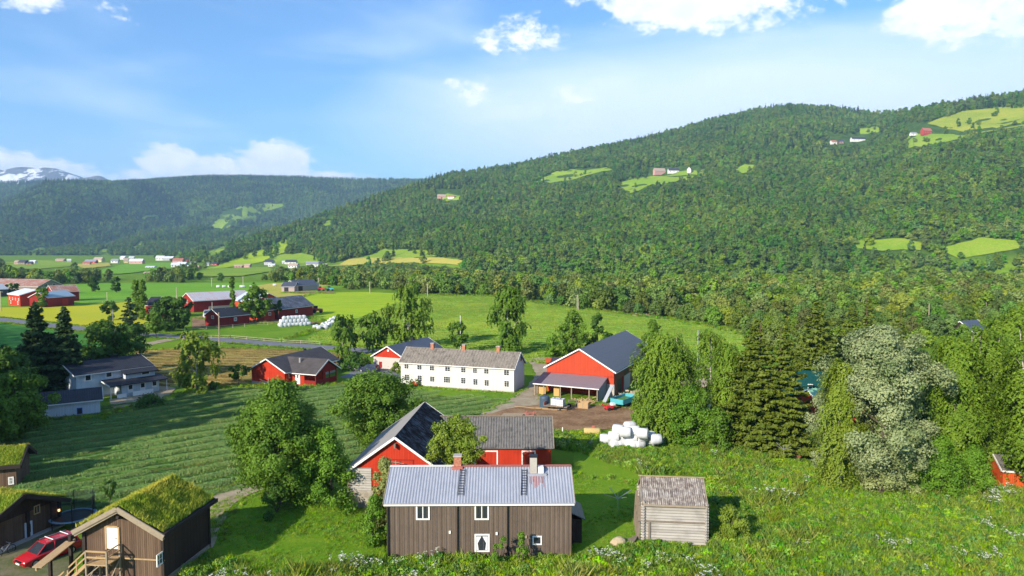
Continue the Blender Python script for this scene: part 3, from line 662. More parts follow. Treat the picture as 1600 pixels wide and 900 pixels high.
T_birch('birch_tree', 1450, 1530, 523, 760, 47, 'birch next to the right flank of the silver-leaved tree', L_birch, 1200, 20, .25, base=.02)
T_birch('birch_tree', 1490, 1570, 512, 745, 48, 'forked birch with bare pale trunks showing in its crown', L_birch, 900, 20, .25, base=.1, forks=3)
T_birch('birch_tree', 1566, 1680, 500, 782, 49, 'birch above the small orange-red shed at the picture edge', L_birch, 1300, 20, .26, base=.15, forks=2, lenf=.12)
T_birch('birch_tree', 1520, 1640, 480, 690, 50, 'taller birch behind the forked birch', L_birch, 1200, 18, .3, base=.05)
T_round('broadleaf_tree', 1420, 1500, 580, 740, 51, L_dark, 'dark tree in the gap between the silver-leaved tree and the birches', 70, 120, .26)
T_bush('leafy_bush', 1425, 1510, 685, 775, 52, L_bush, 'bright green thicket under the dark tree by the meadow', 60, 130, .22)
T_bush('leafy_bush', 1480, 1558, 700, 775, 53, L_bush, 'bright green thicket left of the orange-red shed', 45, 120, .22)
T_bush('leafy_bush', 1335, 1420, 700, 772, 54, leafmat('leaves_grey', (0.1, 0.15, 0.06), (0.22, 0.27, 0.14), .2), 'grey-green bush at the foot of the large silver-leaved tree', 45, 120, .2)
T_bush('leafy_bush', 1110, 1170, 792, 846, 55, L_yel, 'brownish green bush right of the log storehouse', 30, 120, .16)
T_bush('leafy_bush', 1240, 1275, 640, 700, 56, L_bush, 'bush at the foot of the second spruce beside the clothes airer', 16, 80, .22)
T_round('broadleaf_tree', 1488, 1530, 508, 545, 57, L_mid, 'low tree hiding the walls of the dark-roofed cottage', 26, 80, .4, 'round', base=.02)
T_round('broadleaf_tree', 1526, 1560, 500, 535, 58, L_birch, 'leafy tree right of the dark-roofed cottage', 26, 80, .4, 'round', base=.02)
# left side
T_spruce('spruce_tree', 25, 95, 472, 622, 60, 'dark spruce, the broader of two behind the grey house', L_dneedle, nbr=14, nsp=48, ls=.55)
T_spruce('spruce_tree', 72, 138, 479, 618, 61, 'dark spruce, the narrower of two behind the grey house', L_dneedle, nbr=14, nsp=48, ls=.55)
T_spruce('spruce_tree', -6, 22, 535, 600, 62, 'small dark spruce at the left picture edge', L_dneedle, nbr=8, nsp=20, ls=.5)
T_round('broadleaf_tree', 120, 212, 505, 600, 63, L_dark, 'dark leafy tree behind the roof of the grey house', 80, 110, .45, 'round', base=.05)
T_round('broadleaf_tree', -20, 55, 545, 650, 64, L_dark, 'dark leafy tree left of the grey house', 70, 110, .42, 'round', base=.02)
T_round('broadleaf_tree', -22, 72, 583, 690, 65, L_mid, 'leafy tree in front of the left end of the grey house', 90, 120, .36, 'round', base=.02)
T_round('broadleaf_tree', 40, 100, 520, 606, 66, L_dark, 'dark tree between the grey house and the two dark spruces', 60, 100, .42, 'round', base=.02)
T_bush('hedge_bush', 205, 262, 618, 634, 67, L_dark, 'low dark hedge in front of the grey house porch', 14, 70, .3)
T_round('garden_tree', 160, 184, 752, 785, 68, L_dark, 'small dark tree on the lawn behind the sod-roofed storehouse', 18, 60, .2, 'round', base=.3)
T_round('round_bush_tree', 161, 189, 471, 500, 69, L_dark, 'clipped dark round tree in the yellow field', 26, 80, .5, 'round', base=.04)
T_spruce('spruce_tree', 184, 222, 463, 520, 70, 'purplish spruce beside the two columnar poplars', L_dneedle, nbr=8, nsp=18, ls=.6)
for k, (a, b, yt, yb, lab) in enumerate([(206, 220, 436, 500, 'columnar poplar left of its twin by the small red cottage'), (217, 230, 438, 500, 'columnar poplar right of its twin by the small red cottage'), (360, 368, 433, 488, 'thin columnar poplar in front of the long red barn')]):
    g, H, Rr = spec(a, b, yt, yb)
    tree('poplar_tree', g, crown_round(H, Rr, H * .04, 71 + k, 50, 60, .6, 'column', cr=.5), L_mid, trunk_mesh('trunk', H, .2, 71, m_bark, limbs=3, spread=.6), 0, lab, 'tree')
T_round('broadleaf_tree', 239, 290, 466, 518, 74, L_dark, 'wide dark tree group hiding the left end of the long red barn', 60, 80, .6, 'round', base=.03)
T_round('broadleaf_tree', 268, 303, 466, 514, 75, L_dark, 'dark tree touching the left gable of the long red barn', 40, 70, .6, 'round', base=.03)
T_round('broadleaf_tree', 226, 262, 490, 528, 76, L_mid, 'small leafy tree on the verge by the road fork', 26, 70, .5, 'round', base=.25)
T_round('broadleaf_tree', 376, 422, 446, 504, 77, L_mid, 'tall bushy tree in the middle of the bale farm', 60, 90, .6, 'egg', base=.1)
T_round('broadleaf_tree', 427, 444, 468, 500, 78, L_dark, 'narrow dark tree at the gable of the dark-roofed red barn', 16, 60, .6, 'egg', base=.1)
T_round('broadleaf_tree', 53, 79, 450, 480, 79, L_mid, 'round tree between the two red farm houses at far left', 22, 60, .8, 'round', base=.05)
T_round('broadleaf_tree', 12, 32, 441, 462, 80, L_dark, 'dark tree in front of the big brown-roofed barn', 16, 50, .9, 'round', base=.05)
T_round('broadleaf_tree', 133, 155, 433, 456, 81, L_dark, 'lone dark tree, left of two in the upper pasture', 18, 50, .9, 'round', base=.04)
T_round('broadleaf_tree', 172, 193, 434, 457, 82, L_dark, 'lone dark tree, right of two in the upper pasture', 18, 50, .9, 'round', base=.04)
T_bush('leafy_bush', 183, 232, 508, 528, 83, L_dark, 'dark roadside bush below the purplish spruce', 22, 70, .5)
T_bush('leafy_bush', 160, 210, 530, 560, 84, L_dark, 'dark bush beside the side path above the grey house', 22, 70, .45)
T_bush('leafy_bush', 282, 296, 513, 530, 85, L_dark, 'small bush on the verge above the pale birch', 8, 50, .45)
T_bush('hedge_bush', 525, 583, 556, 578, 86, L_dark, 'dark hedge between the red L-shaped house and the garage', 26, 80, .36)
T_bush('leafy_bush', 572, 584, 566, 577, 87, L_red, 'small dark red bush at the garage corner', 8, 50, .3)
T_bush('leafy_bush', 608, 628, 564, 582, 88, L_yel, 'olive bush at the left corner of the white farmhouse', 12, 60, .3)
T_bush('leafy_bush', 540, 568, 588, 606, 89, L_mid, 'small green bush on the lawn behind the broad leafy tree', 10, 60, .3)
T_bush('leafy_bush', 446, 470, 594, 612, 90, L_mid, 'small green bush in front of the red L-shaped house', 10, 60, .3)
T_bush('leafy_bush', 985, 1012, 636, 668, 91, L_bush, 'bush at the right end of the dirt yard', 14, 80, .28)
T_bush('leafy_bush', 764, 800, 836, 884, 92, L_bush, 'leafy shrub against the brown house under its curtained window', 12, 90, .13)
T_bush('leafy_bush', 796, 832, 834, 884, 93, L_bush, 'leafy shrub against the brown house left of its smallest window', 12, 90, .13)

# ---- scatter of instanced stuff
def scatter(name, pts, variants, label=None, kind='stuff', cat=None):
    """pts: (n,6) x y z rotz scale index"""
    pts = np.asarray(pts, np.float32)
    col = bpy.data.collections.new(name + '_sources')
    for o in variants: col.objects.link(o)
    me = bpy.data.meshes.new(name); me.vertices.add(len(pts)); me.vertices.foreach_set('co', pts[:, :3].ravel())
    for nm, k in (('rz', 3), ('sc', 4)):
        a = me.attributes.new(nm, 'FLOAT', 'POINT'); a.data.foreach_set('value', np.ascontiguousarray(pts[:, k]))
    a = me.attributes.new('idx', 'INT', 'POINT'); a.data.foreach_set('value', pts[:, 5].astype(np.int32))
    o = link(name, me); ng = bpy.data.node_groups.new(name, 'GeometryNodeTree')
    ng.interface.new_socket('Geometry', in_out='INPUT', socket_type='NodeSocketGeometry'); ng.interface.new_socket('Geometry', in_out='OUTPUT', socket_type='NodeSocketGeometry')
    gi = ng.nodes.new('NodeGroupInput'); go = ng.nodes.new('NodeGroupOutput')
    ci = ng.nodes.new('GeometryNodeCollectionInfo'); ci.inputs[0].default_value = col; ci.inputs[1].default_value = True; ci.inputs[2].default_value = True
    def attr(n_, dt): a = ng.nodes.new('GeometryNodeInputNamedAttribute'); a.data_type = dt; a.inputs[0].default_value = n_; return next(s for s in a.outputs if s.enabled)
    ip = ng.nodes.new('GeometryNodeInstanceOnPoints'); cx = ng.nodes.new('ShaderNodeCombineXYZ')
    ng.links.new(attr('rz', 'FLOAT'), cx.inputs[2]); ng.links.new(gi.outputs[0], ip.inputs['Points']); ng.links.new(ci.outputs[0], ip.inputs['Instance'])
    ip.inputs['Pick Instance'].default_value = True; ng.links.new(attr('idx', 'INT'), ip.inputs['Instance Index'])
    ng.links.new(cx.outputs[0], ip.inputs['Rotation']); ng.links.new(attr('sc', 'FLOAT'), ip.inputs['Scale']); ng.links.new(ip.outputs[0], go.inputs[0])
    md = o.modifiers.new('scatter', 'NODES'); md.node_group = ng
    return tag(o, label, cat, None, kind)
def src(name, me): return bpy.data.objects.new(name, me)
def joined(name, crown, cmat, H, r0, seed, bark, limbs=3):
    """crown and trunk in one mesh, for far trees"""
    tm = trunk_mesh('t', H, r0, seed, bark, limbs=limbs, spread=1.5)
    me = leafmesh(name, crown, cmat); me.materials.append(bark)
    bm = bmesh.new(); bm.from_mesh(me); nf = len(bm.faces); bm.from_mesh(tm); bm.faces.ensure_lookup_table()
    for f in bm.faces[nf:]: f.material_index = 1
    bm.to_mesh(me); bm.free(); return me
# far forest variants
FV = []
for k, (H, Rr, sh) in enumerate([(9.5, 4.4, 'round'), (10.5, 4.6, 'round'), (8.5, 4.0, 'dome'), (11.5, 4.2, 'egg')]):
    FV.append(src('forest_tree_%d' % k, leafmesh('forest_tree', crown_round(H, Rr, .3, 200 + k, 16, 42, .95, sh, cr=.42), I_far)))
for k, (H, Rr) in enumerate([(15, 2.6), (12, 2.3), (14, 3.0)]):
    FV.append(src('forest_tree_%d' % (4 + k), leafmesh('forest_spruce', crown_spruce(H, Rr, .6, 210 + k, 1.0, 7, 9, 1.1, .9), I_spr)))
holes = [c[1] for c in CLEAR] + [VILLAGE]
hill_houses = [(1015, 262, 1095, 280), (1292, 210, 1358, 232), (1415, 192, 1475, 218), (680, 296, 722, 316)]
pts = []
r = np.random.default_rng(5)
def grid_pts(D0, D1, sp, jit=.8, umin=-520, umax=2000):
    out = []
    D = D0
    while D < D1:
        x0 = (umin - 800) / F * D; x1 = (umax - 800) / F * D; n = int((x1 - x0) / sp)
        xs = x0 + (np.arange(n) + r.random(n) * jit) * sp; ys = D + r.random(n) * sp * jit
        out.append(np.stack([xs, ys], -1)); D += sp
    return np.concatenate(out)
for (D0, D1, sp, sc) in [(700, 1500, 8.2, 1.22), (1500, 2500, 10.5, 1.35), (2500, 5100, 17, 1.6)]:
    P = grid_pts(D0, D1, sp); x, y = P[:, 0], P[:, 1]; u = 800 + F * x / y; z = hgt(x, y)
    db = np.interp(u, BD1[:, 0], BD1[:, 1]); hill = (y > db - 5) & (u > 240) | (y > 2000)
    px, py = proj(x, y, z); keep = hill
    hp = 11 * sc * F / y; lone = r.random(len(x)) < .035; wx_ = (fbm(x / 22, y / 22, 3)) * 26
    for h_ in holes: keep &= lone | ~(in_poly(px + wx_, py + wx_ * .2, h_) & in_poly(px, py - hp * .5, h_) | in_poly(px, py, h_) | in_poly(px, py - hp * .45, h_) | in_poly(px, py - hp * .8, h_))
    for (a, b, c, d) in hill_houses: keep &= ~((px > a) & (px < c) & (py > b) & (py < d) & (y < 2600))
    # hidden behind the ridge by more than a crown height: skip
    dr = np.interp(u, RD1[:, 0], RD1[:, 1]); rd = np.interp(u, RIDGE1[:, 0], RIDGE1[:, 1])
    keep &= ~((y > dr + 60) & (py > rd + 8) & (u > 300)); keep &= ~((y > 2000) & (u > 320) & (py > rd + 14) & (y > dr))
    dens = fbm(x / 90, y / 90, 3); keep &= r.random(len(x)) < (0.93 + dens * .5)
    x, y, z, u, px, py = x[keep], y[keep], z[keep], u[keep], px[keep], py[keep]
    spr = fbm(x / 110 + 40, y / 110, 3) * 3.2 + np.clip((340 - py) / 200, -.3, .5) + np.where(y > 2400, .4, 0) + np.clip((700 - px) / 900, -.3, .25) - .55
    isS = r.random(len(x)) < np.clip(spr + .1, .06, .92)
    idx = np.where(isS, r.integers(4, 7, len(x)), r.integers(0, 4, len(x)))
    s = sc * r.uniform(.7, 1.2, len(x)) * np.where(isS, 1.0, 1.0)
    pts.append(np.stack([x, y, z - .5, r.random(len(x)) * 6.28, s, idx], -1))
pts = np.concatenate(pts)
scatter('forest', pts, FV, 'mixed birch and spruce forest covering both valley sides')
# valley wood variants
WV_round, WV_mesh = [], []
for k, (H, Rr, sh, cr) in enumerate([(7.5, 3.6, 'round', .32), (9, 3.6, 'round', .3), (6.5, 3.8, 'dome', .33), (10, 3.2, 'round', .3), (5.5, 3.6, 'dome', .34)]):
    WV_mesh.append((leafmesh('crown', crown_round(H, Rr, .1, 300 + k, 60, 60, .45, sh, cr=cr), I_mid), trunk_mesh('trunk', H, .16, 300 + k, m_birchbark if k == 3 else m_bark, limbs=4, spread=Rr * .8)))
WF = [src('wood_tree_%d' % k, leafmesh('wood_tree', crown_round(H, Rr, .2, 320 + k, 34, 30, .75, sh, cr=.34), I_mid)) for k, (H, Rr, sh) in enumerate([(8, 4.0, 'round'), (9.5, 4.0, 'round'), (6.5, 4.0, 'dome'), (10.5, 3.8, 'round')])]
BELTS = [([(640, 457), (665, 460), (760, 462), (870, 478), (960, 489), (1060, 501), (1150, 517), (1200, 560), (1290, 585), (1400, 560), (1500, 520), (1700, 520), (1760, 450), (1000, 452), (830, 449), (700, 445), (640, 443)], 5.6, 'riverside wood behind the mown field'),
         ([(40, 446), (60, 437), (200, 434), (330, 436), (500, 436), (640, 436), (700, 440), (700, 448), (640, 458), (600, 452), (540, 453), (525, 447), (440, 441), (350, 443), (200, 441)], 8.0, 'tree belt above the upper pasture'),
         ([(-200, 448), (0, 428), (60, 430), (60, 438), (0, 440), (-60, 452)], 8.0, 'trees behind the far left farm'),
         ]
WP = []
for poly, sp, lab in BELTS:
    P = grid_pts(150, 900, sp, 1.0, -300, 2000); x, y = P[:, 0], P[:, 1]; z = hgt(x, y); px, py = proj(x, y, z)
    k = in_poly(px, py, poly) & (r.random(len(x)) < .95)
    clr = fbm(x / 35 + 3, y / 35, 3); k &= (clr > -.17) | (y > 330)
    hp = 9.5 * F / y
    for h_ in holes[:-1]: k &= ~(in_poly(px, py - hp * .5, h_) | in_poly(px, py - hp * .85, h_)) | (r.random(len(k)) < .1)
    for xx, yy, zz, ax in zip(x[k], y[k], z[k], px[k]): WP.append((xx, yy, zz, lab))
# scrub on the low ground towards the foot of the hill, leaving the river meadow open
P = grid_pts(430, 1300, 9.0, 1.0, -200, 1900); x, y = P[:, 0], P[:, 1]; u = 800 + F * x / y; z = hgt(x, y); px, py = proj(x, y, z)
db = np.interp(u, BD1[:, 0], BD1[:, 1]); k = (y < db) & (px > 560)
k2 = (px <= 560) & (y < 1250) & (fbm(x / 120, y / 120, 3) > .035) & (y > 560)
k = k | k2
for h_ in holes[:-1]: k &= ~in_poly(px, py, h_)
for h_ in [b[0] for b in BELTS]: k &= ~in_poly(px, py, h_)
k &= ~((px < 600) & (py > 440))
hp = 9.5 * F / y
for h_ in holes[:-1]: k &= ~(in_poly(px, py - hp * .5, h_) | in_poly(px, py - hp * .85, h_))
far_scrub = np.stack([x[k], y[k], z[k] - .3, r.random(k.sum()) * 6.28, r.uniform(.55, 1.15, k.sum()), r.integers(0, 4, k.sum())], -1)
WP.sort(key=lambda p: p[1])
NI = 296
LABS = {0: 'rounded mid-green tree', 1: 'upright leafy tree', 2: 'low spreading tree', 3: 'slender tree with a pale trunk', 4: 'bushy willow'}
protos = {}
for n, (x_, y_, z_, lab) in enumerate(WP[:NI]):
    kd = random.choice([0, 1, 2, 3, 4, 2, 4]); s_ = random.uniform(.6, 1.15) * (0.8 if y_ < 230 else 1)
    lb = LABS[kd] + ' in the ' + lab
    if kd not in protos:
        e = empty('wood_tree', (x_, y_, z_), random.random() * 6.28, lb, 'tree', 'trees of the riverside wood'); link('crown', WV_mesh[kd][0], e); link('trunk', WV_mesh[kd][1], e); protos[kd] = e
    else:
        e = copy_tree(protos[kd]); e.location = (x_, y_, z_); e.rotation_euler.z = random.random() * 6.28; e['label'] = lb
    e.scale = (s_, s_, s_)
rest = np.array([(a, b, c - .2, random.random() * 6.28, random.uniform(.6, 1.15), random.randrange(4)) for a, b, c, _ in WP[NI:]])
scatter('woodland', np.concatenate([rest, far_scrub]), WF, 'riverside woodland and tree belts across the valley floor')
# unseen spruces added left of the view: they keep the grey house and the near hay field in shade
EV = [src('shade_spruce_%d' % k, leafmesh('shade_spruce', crown_spruce(H, 4.2, .3, 400 + k, .9, 9, 14, 1.1, .6), I_spr)) for k, H in enumerate([24, 27, 22])]
ep = []
for c in np.arange(97, 300, 4.2):
    for s in (2, 8):
        cc, ss = c + random.uniform(-1, 1), s + random.uniform(-1.5, 1.5) + (c - 95) * .05
        x_ = ss * SUNDIR.x - cc * SUNDIR.y; y_ = ss * SUNDIR.y + cc * SUNDIR.x
        ep.append((x_, y_, -.3, random.random() * 6.28, random.uniform(1.02, 1.14), random.randrange(3)))
scatter('shade_trees', ep, EV, 'unseen spruces added to shade the grey house and hay field')
# ================================================================== building materials
def boards(name, a, b, width=.14, bump=.6, rough=.8, horiz=False, gap=.12, weather=.3):
    m, t = newmat(name); v = objc(t); x, y, z = sepx(t, v)[:3]
    q = z if horiz else Mt(t, 'ADD', x, y)
    q = Mt(t, 'DIVIDE', q, width); fr = Mt(t, 'FRACT', Mt(t, 'ADD', q, 500.0)); fl = Mt(t, 'FLOOR', q)
    wn = nd(t, 'ShaderNodeTexWhiteNoise', {'W': fl}, noise_dimensions='1D').outputs[0]
    g = Mt(t, 'MINIMUM', step(t, fr, 0.0, gap), step(t, fr, 1.0, 1.0 - gap))
    sc = (1, 1, .12) if not horiz else (.12, .12, 1)
    n1 = noise(t, mapv(t, v, sc), 9.0, 4, .7); n2 = noise(t, v, 0.8, 4, .6)
    f = Mt(t, 'ADD', Mt(t, 'MULTIPLY', wn, .45), Mt(t, 'MULTIPLY', n1, .55))
    col = mixc(t, f, a, b); col = mixc(t, Mt(t, 'MULTIPLY', step(t, n2, .45, .75), weather), col, tuple(k * .6 for k in a))
    col = mixc(t, Mt(t, 'MULTIPLY', Mt(t, 'SUBTRACT', 1.0, g), .5), col, tuple(k * .45 for k in a))
    finish(t, col, rough, Mt(t, 'ADD', g, Mt(t, 'MULTIPLY', n1, .3)), bump, .03, spec=.2); return m
def plain(name, c, rough=.6, var=.15, sc=3.0, spec=.3, metal=0.0, bump=.1):
    m, t = newmat(name); v = objc(t); n1 = noise(t, v, sc, 4, .6)
    finish(t, mixc(t, n1, tuple(k * (1 - var) for k in c), tuple(min(1, k * (1 + var)) for k in c)), rough, n1, bump, .02, metal=metal, spec=spec); return m
def sheetroof(name, a, b, stain=None, rib=.25, rough=.5, metal=0.0, bump=.5, sc=.6, spec=.4, tiles=False, seams=0.0):
    """ribs run down the slope: bands along local x"""
    m, t = newmat(name); v = objc(t); x, y, z = sepx(t, v)[:3]
    s = Mt(t, 'SINE', Mt(t, 'MULTIPLY', x, 2 * math.pi / (rib or 1e6)))
    n1 = noise(t, v, sc, 5, .65); n2 = noise(t, mapv(t, v, (3, .35, .35)), 3.0, 4, .7)
    col = mixc(t, step(t, Mt(t, 'ADD', Mt(t, 'MULTIPLY', n1, .5), Mt(t, 'MULTIPLY', n2, .5)), .32, .68), a, b)
    if stain: col = mixc(t, Mt(t, 'MULTIPLY', step(t, Mt(t, 'ADD', n2, Mt(t, 'MULTIPLY', n1, .6)), .8, .92), stain[3]), col, tuple(stain[:3]))
    h = s
    if tiles:
        fy = Mt(t, 'FRACT', Mt(t, 'DIVIDE', z, .17)); h = Mt(t, 'ADD', s, Mt(t, 'MULTIPLY', fy, 1.5))
        col = mixc(t, Mt(t, 'MULTIPLY', step(t, fy, .8, 1.0), .4), col, tuple(k * .5 for k in a))
    if seams:
        fz = Mt(t, 'FRACT', Mt(t, 'DIVIDE', z, seams)); col = mixc(t, Mt(t, 'MULTIPLY', step(t, fz, .94, 1.0), .4), col, tuple(k * .5 for k in a))
    if rib: col = mixc(t, Mt(t, 'MULTIPLY', step(t, s, -.5, -1.0), .3), col, tuple(k * .5 for k in a))
    finish(t, col, rough, h, bump, .02, metal=metal, spec=spec); return m
m_white = plain('white_paint', (.78, .76, .72), .6, .05)
m_glass = plain('window_glass', (.03, .035, .045), .08, .3, 1.0, spec=.8, bump=.0)
m_brown = boards('brown_boards', (.095, .068, .048), (.195, .148, .112), .19, .5, weather=.35)
m_batten = plain('brown_batten', (.13, .1, .082), .8, .3, 5.0)
m_log = boards('grey_logs', (.3, .27, .235), (.55, .51, .46), .24, 1.0, horiz=True, gap=.14, weather=.45)
m_logshade = plain('old_timber', (.2, .16, .12), .9, .35, 6.0)
m_redb = boards('red_boards', (.42, .03, .01), (.55, .045, .016), .16, .6, weather=.45)
m_redor = boards('orange_red_boards', (.42, .05, .02), (.55, .075, .03), .2, .4, weather=.25)
m_redd = boards('dark_red_boards', (.22, .016, .014), (.3, .025, .02), .2, .3)
m_whiteb = boards('white_boards', (.6, .56, .52), (.7, .66, .62), .22, .25, weather=.05)
m_greyb = boards('grey_boards', (.5, .55, .6), (.6, .65, .7), .2, .3)
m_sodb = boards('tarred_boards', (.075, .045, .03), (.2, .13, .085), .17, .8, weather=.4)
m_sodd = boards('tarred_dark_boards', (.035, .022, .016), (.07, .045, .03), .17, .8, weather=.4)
m_beam = plain('weathered_beam', (.3, .24, .17), .85, .35, 5.0)
m_dbeam = plain('tarred_beam', (.035, .025, .02), .85, .35, 5.0)
m_pine = plain('fresh_pine', (.42, .28, .14), .8, .3, 5.0)
m_conc = plain('concrete', (.42, .38, .34), .9, .2, 1.5, bump=.3)
m_stone = gravel('stone_wall', (.3, .26, .2), (.42, .37, .3), (.12, .1, .08), 1.6)
m_brick = gravel('chimney_brick', (.4, .12, .06), (.5, .24, .14), (.35, .3, .25), 4.0)
m_tin = sheetroof('silver_sheet', (.26, .275, .32), (.34, .36, .41), (.42, .16, .14, .0), .0, .45, .0, .2, seams=0)
m_rust = plain('rusty_red', (.4, .13, .1), .8, .3, 2.0)
m_corr = sheetroof('lichen_sheet', (.05, .047, .045), (.27, .255, .235), (.06, .055, .05, .7), 0, .95, bump=.2, sc=1.5)
m_corr2 = sheetroof('brown_lichen_sheet', (.09, .07, .06), (.36, .31, .27), (.46, .42, .36, .6), 0, .95, bump=.2, sc=2.5)
m_dark = sheetroof('black_steel_patches', (.008, .008, .01), (.035, .03, .028), (.1, .14, .19, .7), .22, .8, .0, .5, .7, spec=.03)
m_greyside = plain('grey_roof_sheet', (.3, .28, .26), .8, .2, 1.0)
m_slate = sheetroof('mossy_slate', (.07, .06, .05), (.46, .4, .33), (.1, .085, .07, .8), .6, .95, bump=.6, sc=.9, tiles=True)
m_bluesteel = sheetroof('blue_black_steel', (.055, .06, .075), (.085, .09, .11), None, .35, .4, .0, .4, spec=.5)
m_greysteel = sheetroof('dark_grey_steel', (.085, .088, .1), (.13, .135, .15), (.05, .05, .06, .5), .5, .5, .0, .4, spec=.5, seams=1.6)
m_tiles = sheetroof('brown_tiles', (.05, .043, .04), (.1, .085, .08), None, .3, .7, tiles=True, bump=.7)
m_tilesb = sheetroof('black_tiles', (.015, .017, .024), (.035, .038, .05), None, .3, .7, tiles=True)
m_purple = sheetroof('purple_grey_steel', (.2, .165, .18), (.27, .22, .235), (.14, .1, .11, .4), .2, .5)
m_silverred = sheetroof('rusty_silver_sheet', (.45, .45, .48), (.6, .6, .63), (.5, .2, .13, .8), 1.0, .5, sc=.25)
m_redsheet = sheetroof('red_brown_sheet', (.3, .1, .05), (.38, .2, .13), (.4, .38, .36, .9), 1.0, .6, sc=.3)
m_greyred = sheetroof('tan_sheet', (.34, .28, .22), (.42, .36, .3), None, 1.0, .7, sc=.3)
m_black = plain('black', (.015, .015, .017), .5, .2)
m_green = plain('dark_green_sheet', (.005, .06, .05), .6, .15)
m_lgreen = sheetroof('light_green_sheet', (.2, .45, .27), (.26, .52, .33), None, .3, .6)

# ================================================================== houses
def rotz(a): return Matrix.Rotation(a, 3, 'Z')
class House: pass
def house(name, label, cat, corner, sg, ang, L, W, he, hr, wm, rm, ox=.4, oy=.4, th=.16, corr=None, trim=m_white, group=None, rise=None, found=None, cornerb=None, center=None, zb=0.0, wname='wall'):
    H = House(); H.L, H.W, H.he, H.hr, H.ang, H.th, H.ox, H.oy = L, W, he, hr, ang, th, ox, oy
    Rm = rotz(ang)
    if center is None:
        c = corner if isinstance(corner, Vector) else G(*corner); center = c - Rm @ Vector((sg[0] * L / 2, sg[1] * W / 2, 0))
    center = Vector((center.x, center.y, zb))
    H.c = center; H.R = Rm; e = H.root = empty(name, center, ang, label, cat, group)
    zt = -.006
    mb = MB(); mb.loft([[(x, -W / 2, -.5), (x, W / 2, -.5), (x, W / 2, he + zt), (x, 0, hr + zt), (x, -W / 2, he + zt)] for x in (-L / 2, L / 2)])
    H.wall = mb.build(wname, wm, e)
    H.sl = (hr - he) / (W / 2); sec = []
    xs = [-L / 2 - ox, L / 2 + ox]; prof = lambda x: 0
    if corr:
        n = int((L + 2 * ox) / corr[0] * 6); xs = list(np.linspace(xs[0], xs[1], n)); prof = lambda x: corr[1] * math.sin(2 * math.pi * x / corr[0])
    ze = he - oy * H.sl; yo = W / 2 + oy
    for x in xs:
        p = prof(x); sec.append([(x, -yo, ze), (x, 0, hr), (x, yo, ze), (x, yo, ze + th + p), (x, 0, hr + th + p), (x, -yo, ze + th + p)])
    H.roof = MB().loft(sec).build('roof', rm, e)
    if trim:
        tb = MB()
        for sx_ in (-1, 1):
            for sy_ in (-1, 1):
                x = sx_ * (L / 2 + ox + .02)
                tb.bar((x, sy_ * (yo + .01), ze + .02), (x, 0, hr + .02 + th * .3), .05, .22)
        for sy_ in (-1, 1): tb.bar((-L / 2 - ox + .05, sy_ * (yo + .02), ze - .01), (L / 2 + ox - .05, sy_ * (yo + .02), ze - .01), .05, .16)
        tb.build('bargeboard', trim, e)
    if cornerb:
        cb = MB()
        for a in (-1, 1):
            for b in (-1, 1): cb.box(a * (L / 2 + .02) - .08, a * (L / 2 + .02) + .08, b * (W / 2 + .02) - .08, b * (W / 2 + .02) + .08, -.2, he - .1)
        cb.build('corner_board', cornerb, e)
    if found: MB().box(-L / 2 - .04, L / 2 + .04, -W / 2 - .04, W / 2 + .04, -.5, found[0]).build('foundation', found[1], e)
    return H
FACES = {'-y': ((0, -1), (1, 0)), '+y': ((0, 1), (-1, 0)), '+x': ((1, 0), (0, 1)), '-x': ((-1, 0), (0, -1))}
def face_frame(H, face):
    n, t = FACES[face]; d = H.W / 2 if 'y' in face else H.L / 2
    return Vector((n[0] * d, n[1] * d, 0)), Vector((t[0], t[1], 0)), Vector((n[0], n[1], 0))
def uz(H, face, px, py):
    p0, t, n = face_frame(H, face); P0 = H.R @ p0 + H.c; N = H.R @ n; d = ray(px, py); o = Vector((0, 0, CAMZ))
    k = (P0 - o).dot(N) / d.dot(N); q = o + d * k - P0
    return q.dot(H.R @ t), q.z
def roofpt(H, side, px, py):
    """local point on the roof slope (side -1 or +1 in y) seen at a pixel"""
    nl = Vector((0, side * H.sl, 1)).normalized(); N = H.R @ nl; P0 = H.R @ Vector((0, 0, H.hr + H.th)) + H.c
    d = ray(px, py); o = Vector((0, 0, CAMZ)); k = (P0 - o).dot(N) / d.dot(N)
    return H.R.inverted() @ (o + d * k - H.c)
def wbox(mb, H, face, u, z, w, h, out0, out1):
    p0, t, n = face_frame(H, face); vs = []
    for o in (out0, out1):
        for (a, b) in ((-1, -1), (1, -1), (1, 1), (-1, 1)): vs.append(p0 + t * (u + a * w / 2) + n * o + Vector((0, 0, z + b * h / 2)))
    mb.add(vs, [(3, 2, 1, 0), (4, 5, 6, 7), (0, 1, 5, 4), (1, 2, 6, 5), (2, 3, 7, 6), (3, 0, 4, 7)])
def window(H, face, u, z, w, h, fw=.09, mx=1, mz=0, frame=None, glass=None, hood=False, name='window', label=None):
    frame = frame or m_white; mb = MB()
    for s in (-1, 1):
        wbox(mb, H, face, u + s * (w / 2 - fw / 2), z, fw, h, .003, .07); wbox(mb, H, face, u, z + s * (h / 2 - fw / 2), w - 2 * fw, fw, .003, .068)
    for k in range(mx): wbox(mb, H, face, u - w / 2 + w * (k + 1) / (mx + 1), z, fw * .6, h - 2 * fw, .003, .06)
    for k in range(mz): wbox(mb, H, face, u, z - h / 2 + h * (k + 1) / (mz + 1), w - 2 * fw, fw * .35, .003, .055)
    if hood: wbox(mb, H, face, u, z + h / 2 + .05, w + .2, .07, .003, .14); wbox(mb, H, face, u, z - h / 2 - .04, w + .1, .06, .003, .1)
    f = mb.build(name, frame, H.root)
    if label: f['label'] = label
    g = MB(); wbox(g, H, face, u, z, w - fw, h - fw, .005, .03); g.build('pane', glass or m_glass, f); return f
